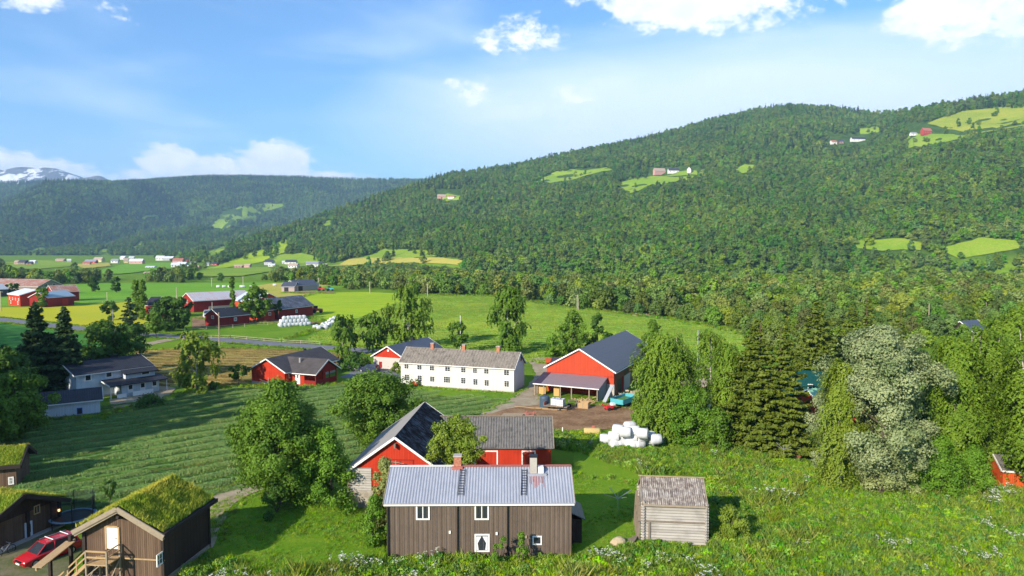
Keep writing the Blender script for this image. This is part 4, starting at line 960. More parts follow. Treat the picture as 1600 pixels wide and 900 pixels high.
def winpx(H, face, x0, y0, x1, y1, **k):
    ua, za = uz(H, face, x0, (y0 + y1) / 2); ub, _ = uz(H, face, x1, (y0 + y1) / 2); _, zt = uz(H, face, (x0 + x1) / 2, y0); _, zb = uz(H, face, (x0 + x1) / 2, y1)
    return window(H, face, (ua + ub) / 2, (zt + zb) / 2, abs(ub - ua), abs(zt - zb), **k)
def panelpx(H, face, x0, y0, x1, y1, mat, name='door', out=.05, handle=False, frame=None):
    ua, _ = uz(H, face, x0, (y0 + y1) / 2); ub, _ = uz(H, face, x1, (y0 + y1) / 2); _, zt = uz(H, face, (x0 + x1) / 2, y0); _, zb = uz(H, face, (x0 + x1) / 2, y1)
    u, z, w, h = (ua + ub) / 2, (zt + zb) / 2, abs(ub - ua), abs(zt - zb)
    mb = MB(); wbox(mb, H, face, u, z, w, h, .003, out); o = mb.build(name, mat, H.root)
    if frame:
        mb = MB()
        for s in (-1, 1): wbox(mb, H, face, u + s * (w / 2 + .07), z, .14, h + .14, .003, out + .03)
        wbox(mb, H, face, u, z + h / 2 + .06, w, .14, .003, out + .032); mb.build('frame', frame, o)
    if handle: mb = MB(); wbox(mb, H, face, u + w * .35, z - .02, .12, .04, out, out + .06); mb.build('handle', m_black, o)
    return o
def chimney(H, p, w=.6, d=.6, top=.9, mat=None, cap=None, name='chimney'):
    mb = MB(); mb.box(p[0] - w / 2, p[0] + w / 2, p[1] - d / 2, p[1] + d / 2, p[2] - .8, p[2] + top)
    o = mb.build(name, mat or m_brick, H.roof)
    if cap: MB().box(p[0] - w / 2 - .06, p[0] + w / 2 + .06, p[1] - d / 2 - .06, p[1] + d / 2 + .06, p[2] + top + .003, p[2] + top + .1).build('cap', cap, H.roof)
    return o
def slab(mb, p, th):
    """p: four top corners"""
    return mb.add([Vector(q) - Vector((0, 0, th)) for q in p] + [Vector(q) for q in p], [(3, 2, 1, 0), (4, 5, 6, 7), (0, 1, 5, 4), (1, 2, 6, 5), (2, 3, 7, 6), (3, 0, 4, 7)])

# ---- brown board house in front
a_, b_ = G(605, 873), G(893, 873)
H = house('farmhouse', 'brown timber house with a silver sheet roof at the bottom of the picture', 'house', a_, (-1, -1), R(.6), (b_ - a_).length, 6.6, 4.6, 6.45, m_brown, m_tin, .25, .14, .1, corr=(.24, .03), trim=m_beam)
bt = MB()
for k in range(int(H.L / .38)):
    u = -H.L / 2 + .2 + k * .38
    for f in ('-y', '+y'):
        wbox(bt, H, f, u, H.he / 2 - .25, .055, H.he + .3, .002, .03)
bt.build('wall_batten', m_batten, H.root)['kind'] = 'stuff'
dp = MB()
for px in (606.5, 715, 793):
    u, z = uz(H, '-y', px, 820); p0, t_, n_ = face_frame(H, '-y'); q = p0 + t_ * u + n_ * .1
    dp.bar((q.x, q.y, -.1), (q.x, q.y, H.he - .1), .1)
dp.build('downpipe', m_black, H.root)
gt = MB(); gt.bar((-H.L / 2 - .2, -H.W / 2 - .24, H.he - .1), (H.L / 2 + .2, -H.W / 2 - .24, H.he - .1), .12, .1); gt.build('gutter', m_white, H.root)
winpx(H, '-y', 650, 787, 671.5, 812, fw=.12)
winpx(H, '-y', 741.5, 787, 764, 812, fw=.12)
wn = winpx(H, '-y', 741.5, 834, 765, 862, fw=.12, mx=0, label='window with draped white curtains'); winpx(H, '-y', 832, 837, 846.5, 851, fw=.1, mx=0)
ua, za = uz(H, '-y', 744, 838); ub, zb = uz(H, '-y', 762, 859); p0, t_, n_ = face_frame(H, '-y'); cm = MB()
for s, uu in ((1, ua), (-1, ub)):
    pts = [p0 + t_ * uu + n_ * .034 + Vector((0, 0, za)), p0 + t_ * (uu + s * .42) + n_ * .034 + Vector((0, 0, za)), p0 + t_ * (uu + s * .12) + n_ * .034 + Vector((0, 0, (za + zb) / 2)), p0 + t_ * (uu + s * .2) + n_ * .034 + Vector((0, 0, zb)), p0 + t_ * uu + n_ * .034 + Vector((0, 0, zb))]
    cm.add(pts, [(0, 1, 2, 3, 4)])
cm.build('curtain', plain('curtain_cloth', (.7, .7, .7)), wn)
for px, py in ((703, 831), (776, 833), (822, 838)):
    u, z = uz(H, '-y', px, py); mb = MB(); wbox(mb, H, '-y', u, z, .16, .22, .03, .12); mb.build('meter_box', m_white if px != 822 else m_beam, H.root)
# ridge cap, rusty towards the right
rc = MB(); rc.box(-H.L / 2 - .25, -1.9, -.18, .18, H.hr + .115, H.hr + .145).build('ridge_cap', m_white, H.roof)
rc = MB(); rc.box(-1.9, H.L / 2 + .25, -.2, .2, H.hr + .116, H.hr + .15).build('ridge_cap', m_rust, H.roof)
p = roofpt(H, -1, 715, 728); chimney(H, (p.x, .1, H.hr), .62, .62, .95, m_brick, m_conc); MB().box(p.x - .45, p.x + .45, -.4, .5, H.hr - .25, H.hr + .14).build('flashing', m_rust, H.roof)
p = roofpt(H, -1, 833.5, 741); chimney(H, (p.x, p.y + .25, p.z), .58, .6, 1.45, m_conc, m_black)
MB().box(p.x + .38, p.x + .85, p.y - .05, p.y + .5, p.z - .1, p.z + .62).build('roof_hatch', m_white, H.roof)
MB().box(p.x - .5, p.x + 1.1, p.y - .2, p.y + .75, p.z - .2, p.z + .1).build('flashing', m_tin, H.roof)
# rust run-off under the chimney
rm_ = MB(); rr_ = random.Random(4)
for k in range(9):
    x = p.x - .35 + k * .145; L_ = rr_.uniform(.5, 1.15)
    y0 = p.y - .22; z0 = H.hr + H.th + H.sl * y0; y1 = y0 - L_; z1 = H.hr + H.th + H.sl * y1
    rm_.bar((x, y0, z0 + .034), (x, y1, z1 + .034), .06 * rr_.uniform(.6, 1.3), .004)
rm_.build('rust_streak', m_rust, H.roof)
for pxa in ((723.5, 735, 719.5, 776), (819, 735, 818, 776)):
    A = roofpt(H, -1, pxa[0], pxa[1]); B = roofpt(H, -1, pxa[2], pxa[3]); mb = MB(); up_ = Vector((0, 0, .12))
    for s in (-.21, .21): mb.bar(A + Vector((s, 0, .12)), B + Vector((s, 0, .12)), .045)
    for k in range(10): q = A.lerp(B, (k + .5) / 10); mb.bar(q + Vector((-.21, 0, .12)), q + Vector((.21, 0, .12)), .035)
    mb.build('roof_ladder', m_black, H.roof)
# porch on the right end
mb = MB(); x0 = H.L / 2 + .003; mb.box(x0, x0 + 1.15, -.6, 2.4, -.3, 2.1); mb.build('porch', m_sodd, H.root)
mb = MB(); slab(mb, [(x0, -1.0, 2.95), (x0 + 1.4, -1.0, 2.25), (x0 + 1.4, 2.7, 2.25), (x0, 2.7, 2.95)], .08); mb.build('porch_roof', m_bluesteel, H.root)
FARM = H

# ---- log storehouse
a_, b_ = G(1005, 848), G(1100, 848)
H = house('log_storehouse', 'weathered grey log storehouse with a brown corrugated roof', 'shed', a_, (-1, -1), R(-6), (b_ - a_).length, 4.6, 3.5, 4.95, m_log, m_corr2, .1, .2, .08, corr=(.17, .03), trim=m_beam)
mb = MB()
for k in range(15):
    z = .1 + k * .24
    for sx_ in (-1, 1):
        for yy in (-H.W / 2, H.W / 2): mb.cyl((sx_ * (H.L / 2 + .22), yy, z), (sx_ * (H.L / 2 - .02), yy, z), .1, n=6); mb.cyl((sx_ * H.L / 2, yy - .22 * (1 if yy < 0 else -1), z + .12), (sx_ * H.L / 2, yy, z + .12), .1, n=6)
mb.build('log_end', m_log, H.root)['kind'] = 'stuff'
mb = MB(); wbox(mb, H, '-y', -H.L / 2 + .5, .95, .16, 1.9, .002, .12); wbox(mb, H, '-y', 0, 1.92, H.L, .12, .002, .1); mb.build('beam', m_logshade, H.root)
mb = MB(); 
for y in (-2.2, -1.2, 0, 1.4): mb.bar((-H.L / 2 - .45, y, -.1), (-H.L / 2 - .3, y, 3.2), .25, .1)
mb.bar((-H.L / 2 - .38, -2.5, 1.8), (-H.L / 2 - .38, 1.8, 1.8), .15); mb.build('leaning_board', m_logshade, H.root)
MB().box(-H.L / 2 - .3, H.L / 2 + .3, -.12, .12, H.hr + .11, H.hr + .14).build('ridge_cap', plain('lichen_orange', (.45, .33, .16), .9, .5, 3.0), H.roof)
LOG = H

# ---- gable barn (red, dark roof) and its wing
H = house('gable_barn', 'red gable barn with a near-black patched roof and grey log corner', 'barn', (548, 792), (-1, 1), R(86.3), 14.3, 9.0, 3.75, 6.95, m_redb, m_dark, .4, .55, .14)
GB = H
sb = MB(); yo = H.W / 2 + .5; zz = H.he - .5 * H.sl
slab(sb, [(-H.L / 2 - .41, yo + .055, zz + .16), (H.L / 2 + .41, yo + .055, zz + .16), (H.L / 2 + .41, .0, H.hr + .175), (-H.L / 2 - .41, .0, H.hr + .175)], .03); sb.build('pale_roof_side', m_greyside, H.roof)  # paler grey sheet laid over the whole left slope
mb = MB(); wbox(mb, H, '-x', -H.W / 2 + 1.05, 1.9, 2.1, 4.0, .003, .12)
lw = mb.build('log_wall', m_log, H.root)
mb = MB(); wbox(mb, H, '-x', -H.W / 2 + 1.15, .75, 2.3, 1.9, .02, .16); mb.build('stone_base', m_stone, H.root)
mb = MB(); wbox(mb, H, '-x', -H.W / 2 - .12, 2.2, .24, 3.4, -.1, .2); mb.build('post', m_logshade, H.root)
mb = MB()
for (u, z, w, h) in ((.3, 4.75, 2.9, .07), (.3, 3.5, 2.9, .07), (-1.1, 4.1, .06, 1.2), (1.7, 4.1, .06, 1.2)): wbox(mb, H, '-x', u, z, w, h, .003, .04)
mb.build('loft_hatch', m_redd, H.root)
mb = MB(); p0, t_, n_ = face_frame(H, '-x'); q = p0 + t_ * 0.1 + n_ * .5
mb.bar(q + Vector((0, 0, 3.0)), q + Vector((0, 0, 4.85)), .07); mb.bar(q + Vector((0, -.8, 4.55)), q + Vector((0, .8, 4.75)), .06); mb.bar(q - n_ * .5 + Vector((0, 0, 3.2)), q + Vector((0, 0, 3.2)), .06); mb.build('bracket', m_beam, H.root)
mb = MB(); wbox(mb, H, '-x', 0, 6.2, .16, .4, .1, .5); mb.build('lifting_beam', m_logshade, H.root)
b2 = G(859, 735)
H = house('wing_barn', 'long red barn wing with a grey corrugated roof beside the gable barn', 'barn', Vector((4.35, 75.0, 0)), (1, -1), R(-.4), 15.6, 6.8, 3.15, 5.55, m_redb, m_corr, .3, .35, .1, corr=(.3, .04), trim=None)
mb = MB(); mb.box(-H.L / 2, H.L / 2 + .3, -.15, .15, H.hr + .12, H.hr + .16); mb.build('ridge_cap', m_beam, H.roof)
mb = MB(); mb.bar((H.L / 2 + .32, -3.75, 2.95), (H.L / 2 + .32, 0, H.hr + .1), .06, .2); mb.bar((H.L / 2 + .32, 3.75, 2.95), (H.L / 2 + .32, 0, H.hr + .1), .06, .2); mb.build('bargeboard', m_beam, H.root)
for (xa, xb) in ((816, 836), (742, 777)):
    mb = MB(); ua, _ = uz(H, '-y', xa, 712); ub, _ = uz(H, '-y', xb, 712); zt = 2.55
    for u in (ua, ub): wbox(mb, H, '-y', u, 1.2, .14, 2.7, .003, .06)
    wbox(mb, H, '-y', (ua + ub) / 2, zt, ub - ua + .14, .14, .003, .062); d = MB(); wbox(d, H, '-y', (ua + ub) / 2, 1.2, ub - ua - .14, 2.55, .003, .03)
    dd = d.build('door', m_redb, H.root); mb.build('frame', m_white, dd)
WING = H

# ---- white farmhouse
a_, b_ = G(626.5, 601), G(803, 613)
H = house('white_farmhouse', 'long white two-storey farmhouse with a mossy slate roof and three chimneys', 'house', a_, (-1, -1), math.atan2(b_.y - a_.y, b_.x - a_.x), (b_ - a_).length, 6.2, 4.35, 6.55, m_whiteb, m_slate, .3, .35, .14, found=(.2, m_conc))
WH = H
for x0, x1, y0, y1 in [(632, 638.5, 567, 576), (652, 659, 568.5, 577.5), (671.5, 678.5, 570, 579), (695.5, 703.5, 571, 580), (720.5, 727.5, 572.5, 582), (739, 745.5, 573.5, 583), (756.5, 763.5, 574.5, 584), (787.5, 795.5, 576.5, 586.5),
                       (632.5, 639.5, 585, 594), (652.5, 659.5, 586.5, 595.5), (672, 679, 588, 596.5), (693.5, 703.5, 588.5, 598), (720.5, 727.5, 590, 599.5), (739.5, 746.5, 592, 601.5), (757, 764, 593.5, 603), (788, 795.5, 595, 604.5)]:
    winpx(H, '-y', x0 - .3, y0 - .3, x1 + .3, y1 + .3, fw=.07, mz=2, mx=2 if (x1 - x0) > 9 else 1, hood=y0 > 584)
mb = MB()
for px in (665.5, 685.5, 716, 754.5, 768.5): u, z = uz(H, '-y', px, 590); wbox(mb, H, '-y', u, 2.1, .07, 4.2, .003, .045)
mb.build('corner_batten', m_white, H.root)
winpx(H, '+x', 812.3, 557, 815.5, 565, fw=.06, mx=0)
for px, py in ((676.5, 541), (725, 544.5), (778.5, 548)):
    p = roofpt(H, -1, px, py + 1.5); chimney(H, (p.x, 0, H.hr), .6, .6, .95, m_brick, m_conc)

# ---- garage
H = house('garage', 'garage with a red gable over pale concrete and a dark blue roof', 'garage', (584, 575), (-1, 1), R(67), 16.0, 7.2, 2.75, 4.75, m_redb, m_bluesteel, .4, .5, .15)
mb = MB(); mb.box(-H.L / 2 - .03, H.L / 2 + .03, -H.W / 2 - .03, H.W / 2 + .03, -.3, 2.45); mb.build('concrete_wall', plain('pale_render', (.5, .45, .4), .9, .1), H.root)
d_ = panelpx(H, '-x', 592.5, 565, 597, 574.5, m_redd, out=.09)
mb = MB(); wbox(mb, H, '-x', 0, 3.9, .4, .4, .003, .05); mb.build('vent', m_white, H.root)
p = roofpt(H, -1, 645, 530); chimney(H, (p.x, 0.3, p.z), .7, .7, .5, m_black)

# ---- red L-shaped house
H = house('red_house', 'red L-shaped house with brown tiled roofs', 'house', (445, 603), (-1, -1), R(69), 15.6, 7.6, 2.75, 4.75, m_redb, m_tiles, .5, .6, .18, found=(.45, m_conc))
RH = H
p0 = H.c + H.R @ Vector((-H.L / 2 + 8.2, -H.W / 2 - 2.2, 0))
W2 = G(494, 604); H2c = None
H2 = House(); H2.L, H2.W, H2.he, H2.hr, H2.th = 9.5, 6.4, 2.6, 4.45, .18
H2.R = rotz(R(-21)); H2.c = W2 - H2.R @ Vector((H2.L / 2, -H2.W / 2, 0)); H2.root = H.root
loc2 = H.R.inverted() @ (H2.c - H.c); rel = H.R.inverted() @ H2.R
def xf(mb): mb.v = [tuple(loc2 + rel @ Vector(v)) for v in mb.v]; return mb
w_ = MB().loft([[(x, -3.2, -.5), (x, 3.2, -.5), (x, 3.2, 2.59), (x, 0, 4.44), (x, -3.2, 2.59)] for x in (-4.75, 4.75 - 2.6)]); xf(w_).build('wing_wall', m_redb, H.root)
w_ = MB(); sl2 = 1.85 / 3.2
w_.loft([[(x, -3.8, 2.6 - .6 * sl2), (x, 0, 4.45), (x, 3.8, 2.6 - .6 * sl2), (x, 3.8, 2.78 - .6 * sl2), (x, 0, 4.63), (x, -3.8, 2.78 - .6 * sl2)] for x in (-4.5, 5.2)]); xf(w_).build('wing_roof', m_tiles, H.root)
w_ = MB(); x = 5.22
for s in (-1, 1): w_.bar((x, s * 3.8, 2.6 - .6 * sl2 + .03), (x, 0, 4.5), .05, .22)
w_.bar((-4.2, -3.82, 2.22), (5.2, -3.82, 2.22), .05, .16); xf(w_).build('bargeboard', m_white, H.root)
w_ = MB(); w_.add([(4.7, -3.2, 2.45), (4.7, 3.2, 2.45), (4.7, 0, 4.4)], [(0, 1, 2)]); w_.box(4.62, 4.69, -3.2, 3.2, 0, 1.0)
w_.box(2.2, 4.7, -3.2, -3.13, 0, 1.0)
for y in (-3.1, -1, 1, 3.1): w_.box(4.55, 4.7, y - .08, y + .08, 0, 2.5)
xf(w_).build('veranda', m_redd, H.root)
w_ = MB(); w_.box(.15, .25, -3.27, -3.21, .0, 2.1); w_.box(.25, 1.25, -3.29, -3.22, .2, 2.2); dr = xf(w_).build('door', m_white, H.root)
w_ = MB(); w_.box(.62, .88, -3.32, -3.3, 1.3, 1.9); xf(w_).build('pane', m_glass, dr)
w_ = MB(); w_.box(-2.2, -1.2, -3.26, -3.22, 1.0, 2.0); wf = xf(w_).build('window', m_white, H.root); w_ = MB(); w_.box(-2.1, -1.3, -3.29, -3.27, 1.1, 1.9); xf(w_).build('pane', m_glass, wf)
winpx(H, '-y', 451, 580, 458, 590, fw=.1, mx=0); winpx(H, '-y', 461, 580, 464, 588, fw=.08, mx=0)
w_ = MB(); w_.cyl((-.3, -1.2, 3.7), (-.3, -1.2, 4.7), .22); xf(w_).build('chimney', m_greyside, H.root)
chimney(H, (3.5, .4, H.hr), .4, .4, .4, m_black)

# ---- grey house in the shade
H = house('grey_house', 'grey-blue two-storey house with a black roof in the shade', 'house', (120, 626), (-1, -1), R(52), 12.0, 9.8, 4.3, 5.65, m_greyb, m_tilesb, .45, .5, .16, found=(.3, m_conc))
# placed so that its eave corner meets the photo
GH = H
winpx(H, '-x', 93, 584, 99, 593, fw=.12, mx=0); winpx(H, '-x', 94, 605, 100, 612, fw=.12, mx=0)
winpx(H, '-y', 132, 584, 143, 595.5, fw=.16, mx=0); winpx(H, '-y', 164.5, 579.5, 175.5, 590, fw=.16, mx=0)
mb = MB(); x1 = H.L / 2; mb.box(1.1, x1, -H.W / 2 - 1.5, -H.W / 2 - .004, 2.7, 3.75); mb.build('bay_wall', m_greyb, H.root)
mb = MB(); sl = H.sl; slab(mb, [(.7, -H.W / 2 - 2.0, 3.66), (x1 + .46, -H.W / 2 - 2.0, 3.66), (x1 + .46, -H.W / 2 - .3, 4.28), (.7, -H.W / 2 - .3, 4.28)], .14); mb.build('bay_roof', m_tilesb, H.root)
mb = MB(); wbox(mb, H, '-y', 4.4, 3.3, 1.5, .55, 1.503, 1.56); wf = mb.build('window', m_white, H.root); mb = MB(); wbox(mb, H, '-y', 4.4, 3.3, 1.2, .35, 1.561, 1.58); mb.build('pane', m_glass, wf)
mb = MB(); slab(mb, [(-2.4, -H.W / 2 - 3.9, 2.25), (x1 + 1.2, -H.W / 2 - 3.9, 2.25), (x1 + 1.2, -H.W / 2 - .004, 2.85), (-2.4, -H.W / 2 - .004, 2.85)], .16); mb.build('porch_roof', m_tilesb, H.root)
mb = MB(); mb.bar((-2.43, -H.W / 2 - 3.9, 2.2), (-2.43, -H.W / 2, 2.8), .05, .22); mb.build('porch_bargeboard', m_white, H.root)
mb = MB()
for x in (-2.2, x1 + 1.0): mb.bar((x, -H.W / 2 - 3.7, -.1), (x, -H.W / 2 - 3.7, 2.15), .1)
mb.build('porch_post', m_white, H.root)
mb = MB(); mb.box(-.2, x1, -H.W / 2 - 3.0, -H.W / 2 - .004, -.2, 2.1); mb.build('ground_floor_wall', m_greyb, H.root)
mb = MB(); mb.box(1.2, 4.6, -H.W / 2 - 3.9, -H.W / 2 - 3.8, 0, .8); mb.box(-1.3, .2, -H.W / 2 - 3.9, -H.W / 2 - 3.8, 0, .7); mb.build('terrace_wall', m_white, H.root)
for u in (1.2, 3.2, 5.2):
    mb = MB(); wbox(mb, H, '-y', u, 1.3, .9, 1.5 if u < 5 else .9, 3.003, 3.05); wf = mb.build('window' if u > 2 else 'door', m_white, H.root); mb = MB(); wbox(mb, H, '-y', u, 1.5, .6, .7, 3.051, 3.07); mb.build('pane', m_glass, wf)
p = roofpt(H, -1, 177, 557); chimney(H, (p.x, .2, H.hr), 1.3, .7, .55, m_black); chimney(H, (-2, .2, H.hr), .35, .35, .4, m_black)
H = house('grey_garage', 'low grey garage with a dark blue-black roof in front of the grey house', 'garage', G(157, 646), (1, -1), R(33), 8.6, 5.4, 2.3, 3.5, m_greyb, m_tilesb, .4, .4, .14)
winpx(H, '-y', 120, 637, 129, 647, fw=.1, mx=0, name='blue_hatch', frame=plain('blue_paint', (.05, .12, .45)))

# ---- big red barn on the right with its lean-to
a_ = G(959, 620)
H = house('big_red_barn', 'big orange-red barn with a dark grey metal roof and an open lean-to', 'barn', a_, (-1, -1), R(65), 29, 12.3, 4.35, 7.75, m_redor, m_greysteel, .35, .45, .18)
BB = H
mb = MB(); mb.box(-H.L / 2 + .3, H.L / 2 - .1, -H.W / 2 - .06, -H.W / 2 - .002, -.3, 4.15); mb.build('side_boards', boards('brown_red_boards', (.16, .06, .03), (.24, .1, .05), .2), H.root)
mb = MB(); wbox(mb, H, '-y', -H.L / 2 + 3.2, 1.3, 2.2, 2.6, .07, .1); mb.build('door_dark_panel', m_black, H.root)  # black panel painted as the dark inside of an open doorway
mb = MB(); wbox(mb, H, '-y', -H.L / 2 + 7.5, 3.2, 2.0, 2.0, .07, .1); mb.build('loft_dark_panel', m_black, H.root)  # black panel stands for the darkness inside a loft hole
mb = MB(); wbox(mb, H, '-y', -H.L / 2 + 5.0, 1.3, 1.0, 2.7, .07, .12); mb.build('sliding_door', m_redd, H.root)
mb = MB(); wbox(mb, H, '-y', -H.L / 2 + 8.0, 1.2, 4.0, 2.8, .07, .14); mb.build('concrete_wall', m_conc, H.root)
mb = MB(); wbox(mb, H, '-x', 0, 3.35, H.W, .1, .003, .05); mb.build('board_band', m_redb, H.root)
# lean-to in barn coordinates: in front of -x gable
lx = -H.L / 2; A0, A1 = 5.4, -5.0
def bl(u, o, z): return (lx - o, u, z)
for (ua, ub, nm, mt) in ((5.3, -5.1, 'lean_to_roof', m_purple), (6.7, 5.31, 'lean_to_side_roof', plain('dark_plum_sheet', (.045, .03, .05), .6, .2))):
    mb = MB(); slab(mb, [bl(ua, 4.9, 2.15), bl(ub, 4.9, 2.15), bl(ub, .02, 3.3), bl(ua, .02, 3.3)], .1); mb.build(nm, mt, H.root)
mb = MB(); mb.bar(bl(6.7, 4.95, 2.08), bl(-5.1, 4.95, 2.08), .08, .16); mb.build('fascia', m_white, H.root)
mb = MB(); mb.add([bl(-4.9, 0, -.2), bl(-4.9, 4.5, -.2), bl(-4.9, 4.5, 2.1), bl(-4.9, 0, 3.15)], [(0, 1, 2, 3)]); mb.add([bl(-4.8, 0, -.2), bl(-4.8, 4.5, -.2), bl(-4.8, 4.5, 2.1), bl(-4.8, 0, 3.15)], [(3, 2, 1, 0)]); mb.build('lean_to_wall', boards('blue_grey_boards', (.2, .24, .27), (.28, .32, .35), .2), H.root)
for u in (6.5, 4.8, 1.8, -.2, -3.3, -4.7): MB().bar(bl(u, 4.6, -.1), bl(u, 4.6, 2.05), .16).build('lean_to_post', m_beam, H.root)
mb = MB(); mb.box(lx - 3.6, lx - 3.5, 4.9, 6.4, -.1, 2.2); mb.box(lx - 3.6, lx - 3.5, 2.4, 3.4, -.1, 2.2); mb.build('plywood_wall', plain('plywood', (.55, .33, .12), .8, .15), H.root)
mb = MB(); mb.box(lx - .3, lx - .004, -6.3, -4.95, -.2, 2.1); mb.build('plinth', m_conc, H.root)

# ---- sod-roofed storehouse, nearest at the left
m_turf = grassmat('turf', (.07, .13, .016), (.11, .17, .02), (.22, .2, .06), 1.0, .6, 8.0)
L_grass = leafmat('roof_grass_blades', (.1, .19, .01), (.36, .34, .07), .3)
def blades(mbpts, r, hmin, hmax, wd, lean=.4):
    n = len(mbpts); hgt_ = r.uniform(hmin, hmax, n); a = r.random(n) * 6.28; ln = r.random(n) * lean; la = r.random(n) * 6.28
    P = np.asarray(mbpts); w_ = wd * r.uniform(.6, 1.3, n)
    t0 = np.stack([np.cos(a) * w_, np.sin(a) * w_, 0 * a], -1); tip = P + np.stack([np.cos(la) * ln * hgt_, np.sin(la) * ln * hgt_, hgt_], -1); mid = P * .45 + tip * .55 - np.stack([np.cos(la) * ln * hgt_, np.sin(la) * ln * hgt_, 0 * a], -1) * .18
    V = np.stack([P - t0, P + t0, mid + t0 * .7, tip], 1)
    V[:, 3] = tip; V = np.stack([P - t0, P + t0, mid + t0 * .8, tip - t0 * .1], 1)
    return V.reshape(-1, 3), np.repeat(r.random(n), 4)
def sodroof(H, seed, n=16000):
    r = np.random.default_rng(seed); L2, W2 = H.L / 2 + H.ox - .1, H.W / 2 + H.oy - .12
    x = r.uniform(-L2, L2, n); y = r.uniform(-W2, W2, n); z = H.hr + H.th - np.abs(y) * H.sl
    bump_ = (vnoise(x * 1.3 + seed, y * 1.3 + 40) - .3) * .3
    V, A = blades(np.stack([x, y, z - .02], -1), r, .1, .34, .03, .8); V[:, 2] += np.repeat(np.clip(bump_, 0, .3), 4)
    yellow = np.repeat(np.clip(fbm(x * .6 + seed, y * .6, 3) * 1.6 + .3 + np.where(y > 0, .35, -.05) + .3 * (np.abs(y) < .3), 0, 1), 4)
    # turf surface
    me = mesh_np('roof_grass', V, np.arange(len(V)), 4, L_grass, attr=np.clip(A * .35 + yellow * .65, 0, 1)); o = link('roof_grass', me, H.root); o['kind'] = 'stuff'
    for s in (-1, 1):
        nx, ny = 40, 20; xs = np.linspace(-L2, L2, nx); ys = np.linspace(0.0, s * W2, ny); X, Y = np.meshgrid(xs, ys)
        Z = H.hr + H.th - np.abs(Y) * H.sl + .02 + np.clip(vnoise(X * 1.3 + seed, Y * 1.3 + 40) - .3, 0, 1) * .25
        i, j = np.meshgrid(np.arange(ny - 1), np.arange(nx - 1), indexing='ij'); q = np.stack([i * nx + j, i * nx + j + 1, (i + 1) * nx + j + 1, (i + 1) * nx + j], -1).reshape(-1)
        if s < 0: q = q.reshape(-1, 4)[:, ::-1].reshape(-1)
        link('turf', mesh_np('turf', np.stack([X, Y, Z], -1).reshape(-1, 3), q, 4, m_turf, True), H.root)
H = house('sod_roof_storehouse', 'tarred timber storehouse with a grass roof and outside stair', 'house', None, (-1, -1), R(83.5), 6.1, 6.35, 3.95, 5.6, m_sodb, m_dbeam, .6, .45, .25, trim=None, zb=0, center=Vector((-28.95, 53.35, 0)))
SH = H; sodroof(H, 3, 15000)
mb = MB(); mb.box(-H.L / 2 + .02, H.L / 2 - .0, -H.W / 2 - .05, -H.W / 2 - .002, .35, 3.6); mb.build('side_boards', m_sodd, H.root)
mb = MB(); x = -H.L / 2 - .63; yo = H.W / 2 + .5; ze = H.he - .5 * H.sl
for s in (-1, 1): mb.bar((x, s * yo, ze + .1), (x, 0, H.hr + .18), .1, .34)
for s in (-1, 1): mb.bar((x + .15, s * (yo - .1), ze - .12), (x + .15, 0, H.hr - .06), .2, .2)
mb.build('bargeboard', m_beam, H.root)
mb = MB(); mb.bar((-H.L / 2 - .6, -yo, ze + .2), (H.L / 2 + .6, -yo, ze + .2), .12, .3); mb.bar((-H.L / 2 - .6, yo, ze + .2), (H.L / 2 + .6, yo, ze + .2), .12, .3); mb.build('turf_log', m_dbeam, H.root)
mb = MB()
for sy_ in (-1, 1):
    for x in (-H.L / 2, H.L / 2): mb.box(x - .12, x + .12, sy_ * H.W / 2 - .12, sy_ * H.W / 2 + .12, 0, 3.6)
mb.bar((-H.L / 2 - .1, 0, 4.9), (-H.L / 2 - .6, 0, 5.1), .2); mb.build('corner_post', m_dbeam, H.root)
mb = MB(); mb.box(-H.L / 2 - .12, H.L / 2 + .12, -H.W / 2 - .12, H.W / 2 + .12, -.3, .34); mb.build('foundation', m_stone, H.root)
d_ = panelpx(H, '-x', 167.5, 824, 185, 857, m_white, handle=True, frame=m_pine)
winpx(H, '-y', 244, 863, 257, 882, fw=.1, mz=1, mx=2)
mb = MB(); wbox(mb, H, '-x', -1.5, 1.75, 1.5, .1, .003, .06); wbox(mb, H, '-x', 1.7, 1.75, 3.2, .1, .003, .06); mb.build('cornice_board', m_pine, H.root)
# landing and stair (local: x towards the back, outward = -x, y left)
u1, zd = uz(H, '-x', 170, 857); 
def sl_(u, o, z): return (-H.L / 2 - o, -u, z)
zl = 1.95; mb = MB(); ul, ur = -.95, 1.05
uD, _ = uz(H, '-x', 176, 845)
st = MB()
for k in range(9): st.box(-H.L / 2 - .12 - (k + 1) * .17, -H.L / 2 - .14 - k * .17 , -(uD + .75), -(uD - 1.0), zl - .09, zl)
st.build('landing', m_pine, H.root)
st = MB()
for (u, o) in ((uD - .95, 1.6), (uD + .7, 1.6), (uD - .95, .2), (uD + .7, .2)): st.bar(sl_(u, o, -.2), sl_(u, o, zl + (.95 if o > 1 or u > uD else .0)), .11)
st.bar(sl_(uD - .95, 1.6, .4), sl_(uD - .95, .2, 1.8), .08); st.bar(sl_(uD + .7, 1.6, .3), sl_(uD + .7, .2, 1.8), .08); st.bar(sl_(uD - .95, 1.6, 1.0), sl_(uD + .1, 1.6, 1.85), .07)
st.build('stair_post', m_beam, H.root)
st = MB()
for z in (.5, .95):
    st.bar(sl_(uD + .7, .2, zl + z), sl_(uD + .7, 1.6, zl + z), .09, .07); st.bar(sl_(uD + .7, 1.6, zl + z), sl_(uD - .95, 1.6, zl + z), .07, .12)
st.build('railing', m_pine, H.root)
st = MB(); uS = uD - 1.0; n = 9
for k in range(n):
    f = (k + .5) / n; u = uS - f * 2.1; z = zl - .1 - f * (zl - .1); st.box(-H.L / 2 - 1.5, -H.L / 2 - .55, -u - .15, -u + .15, z - .04, z)
st.build('stair_tread', m_pine, H.root)
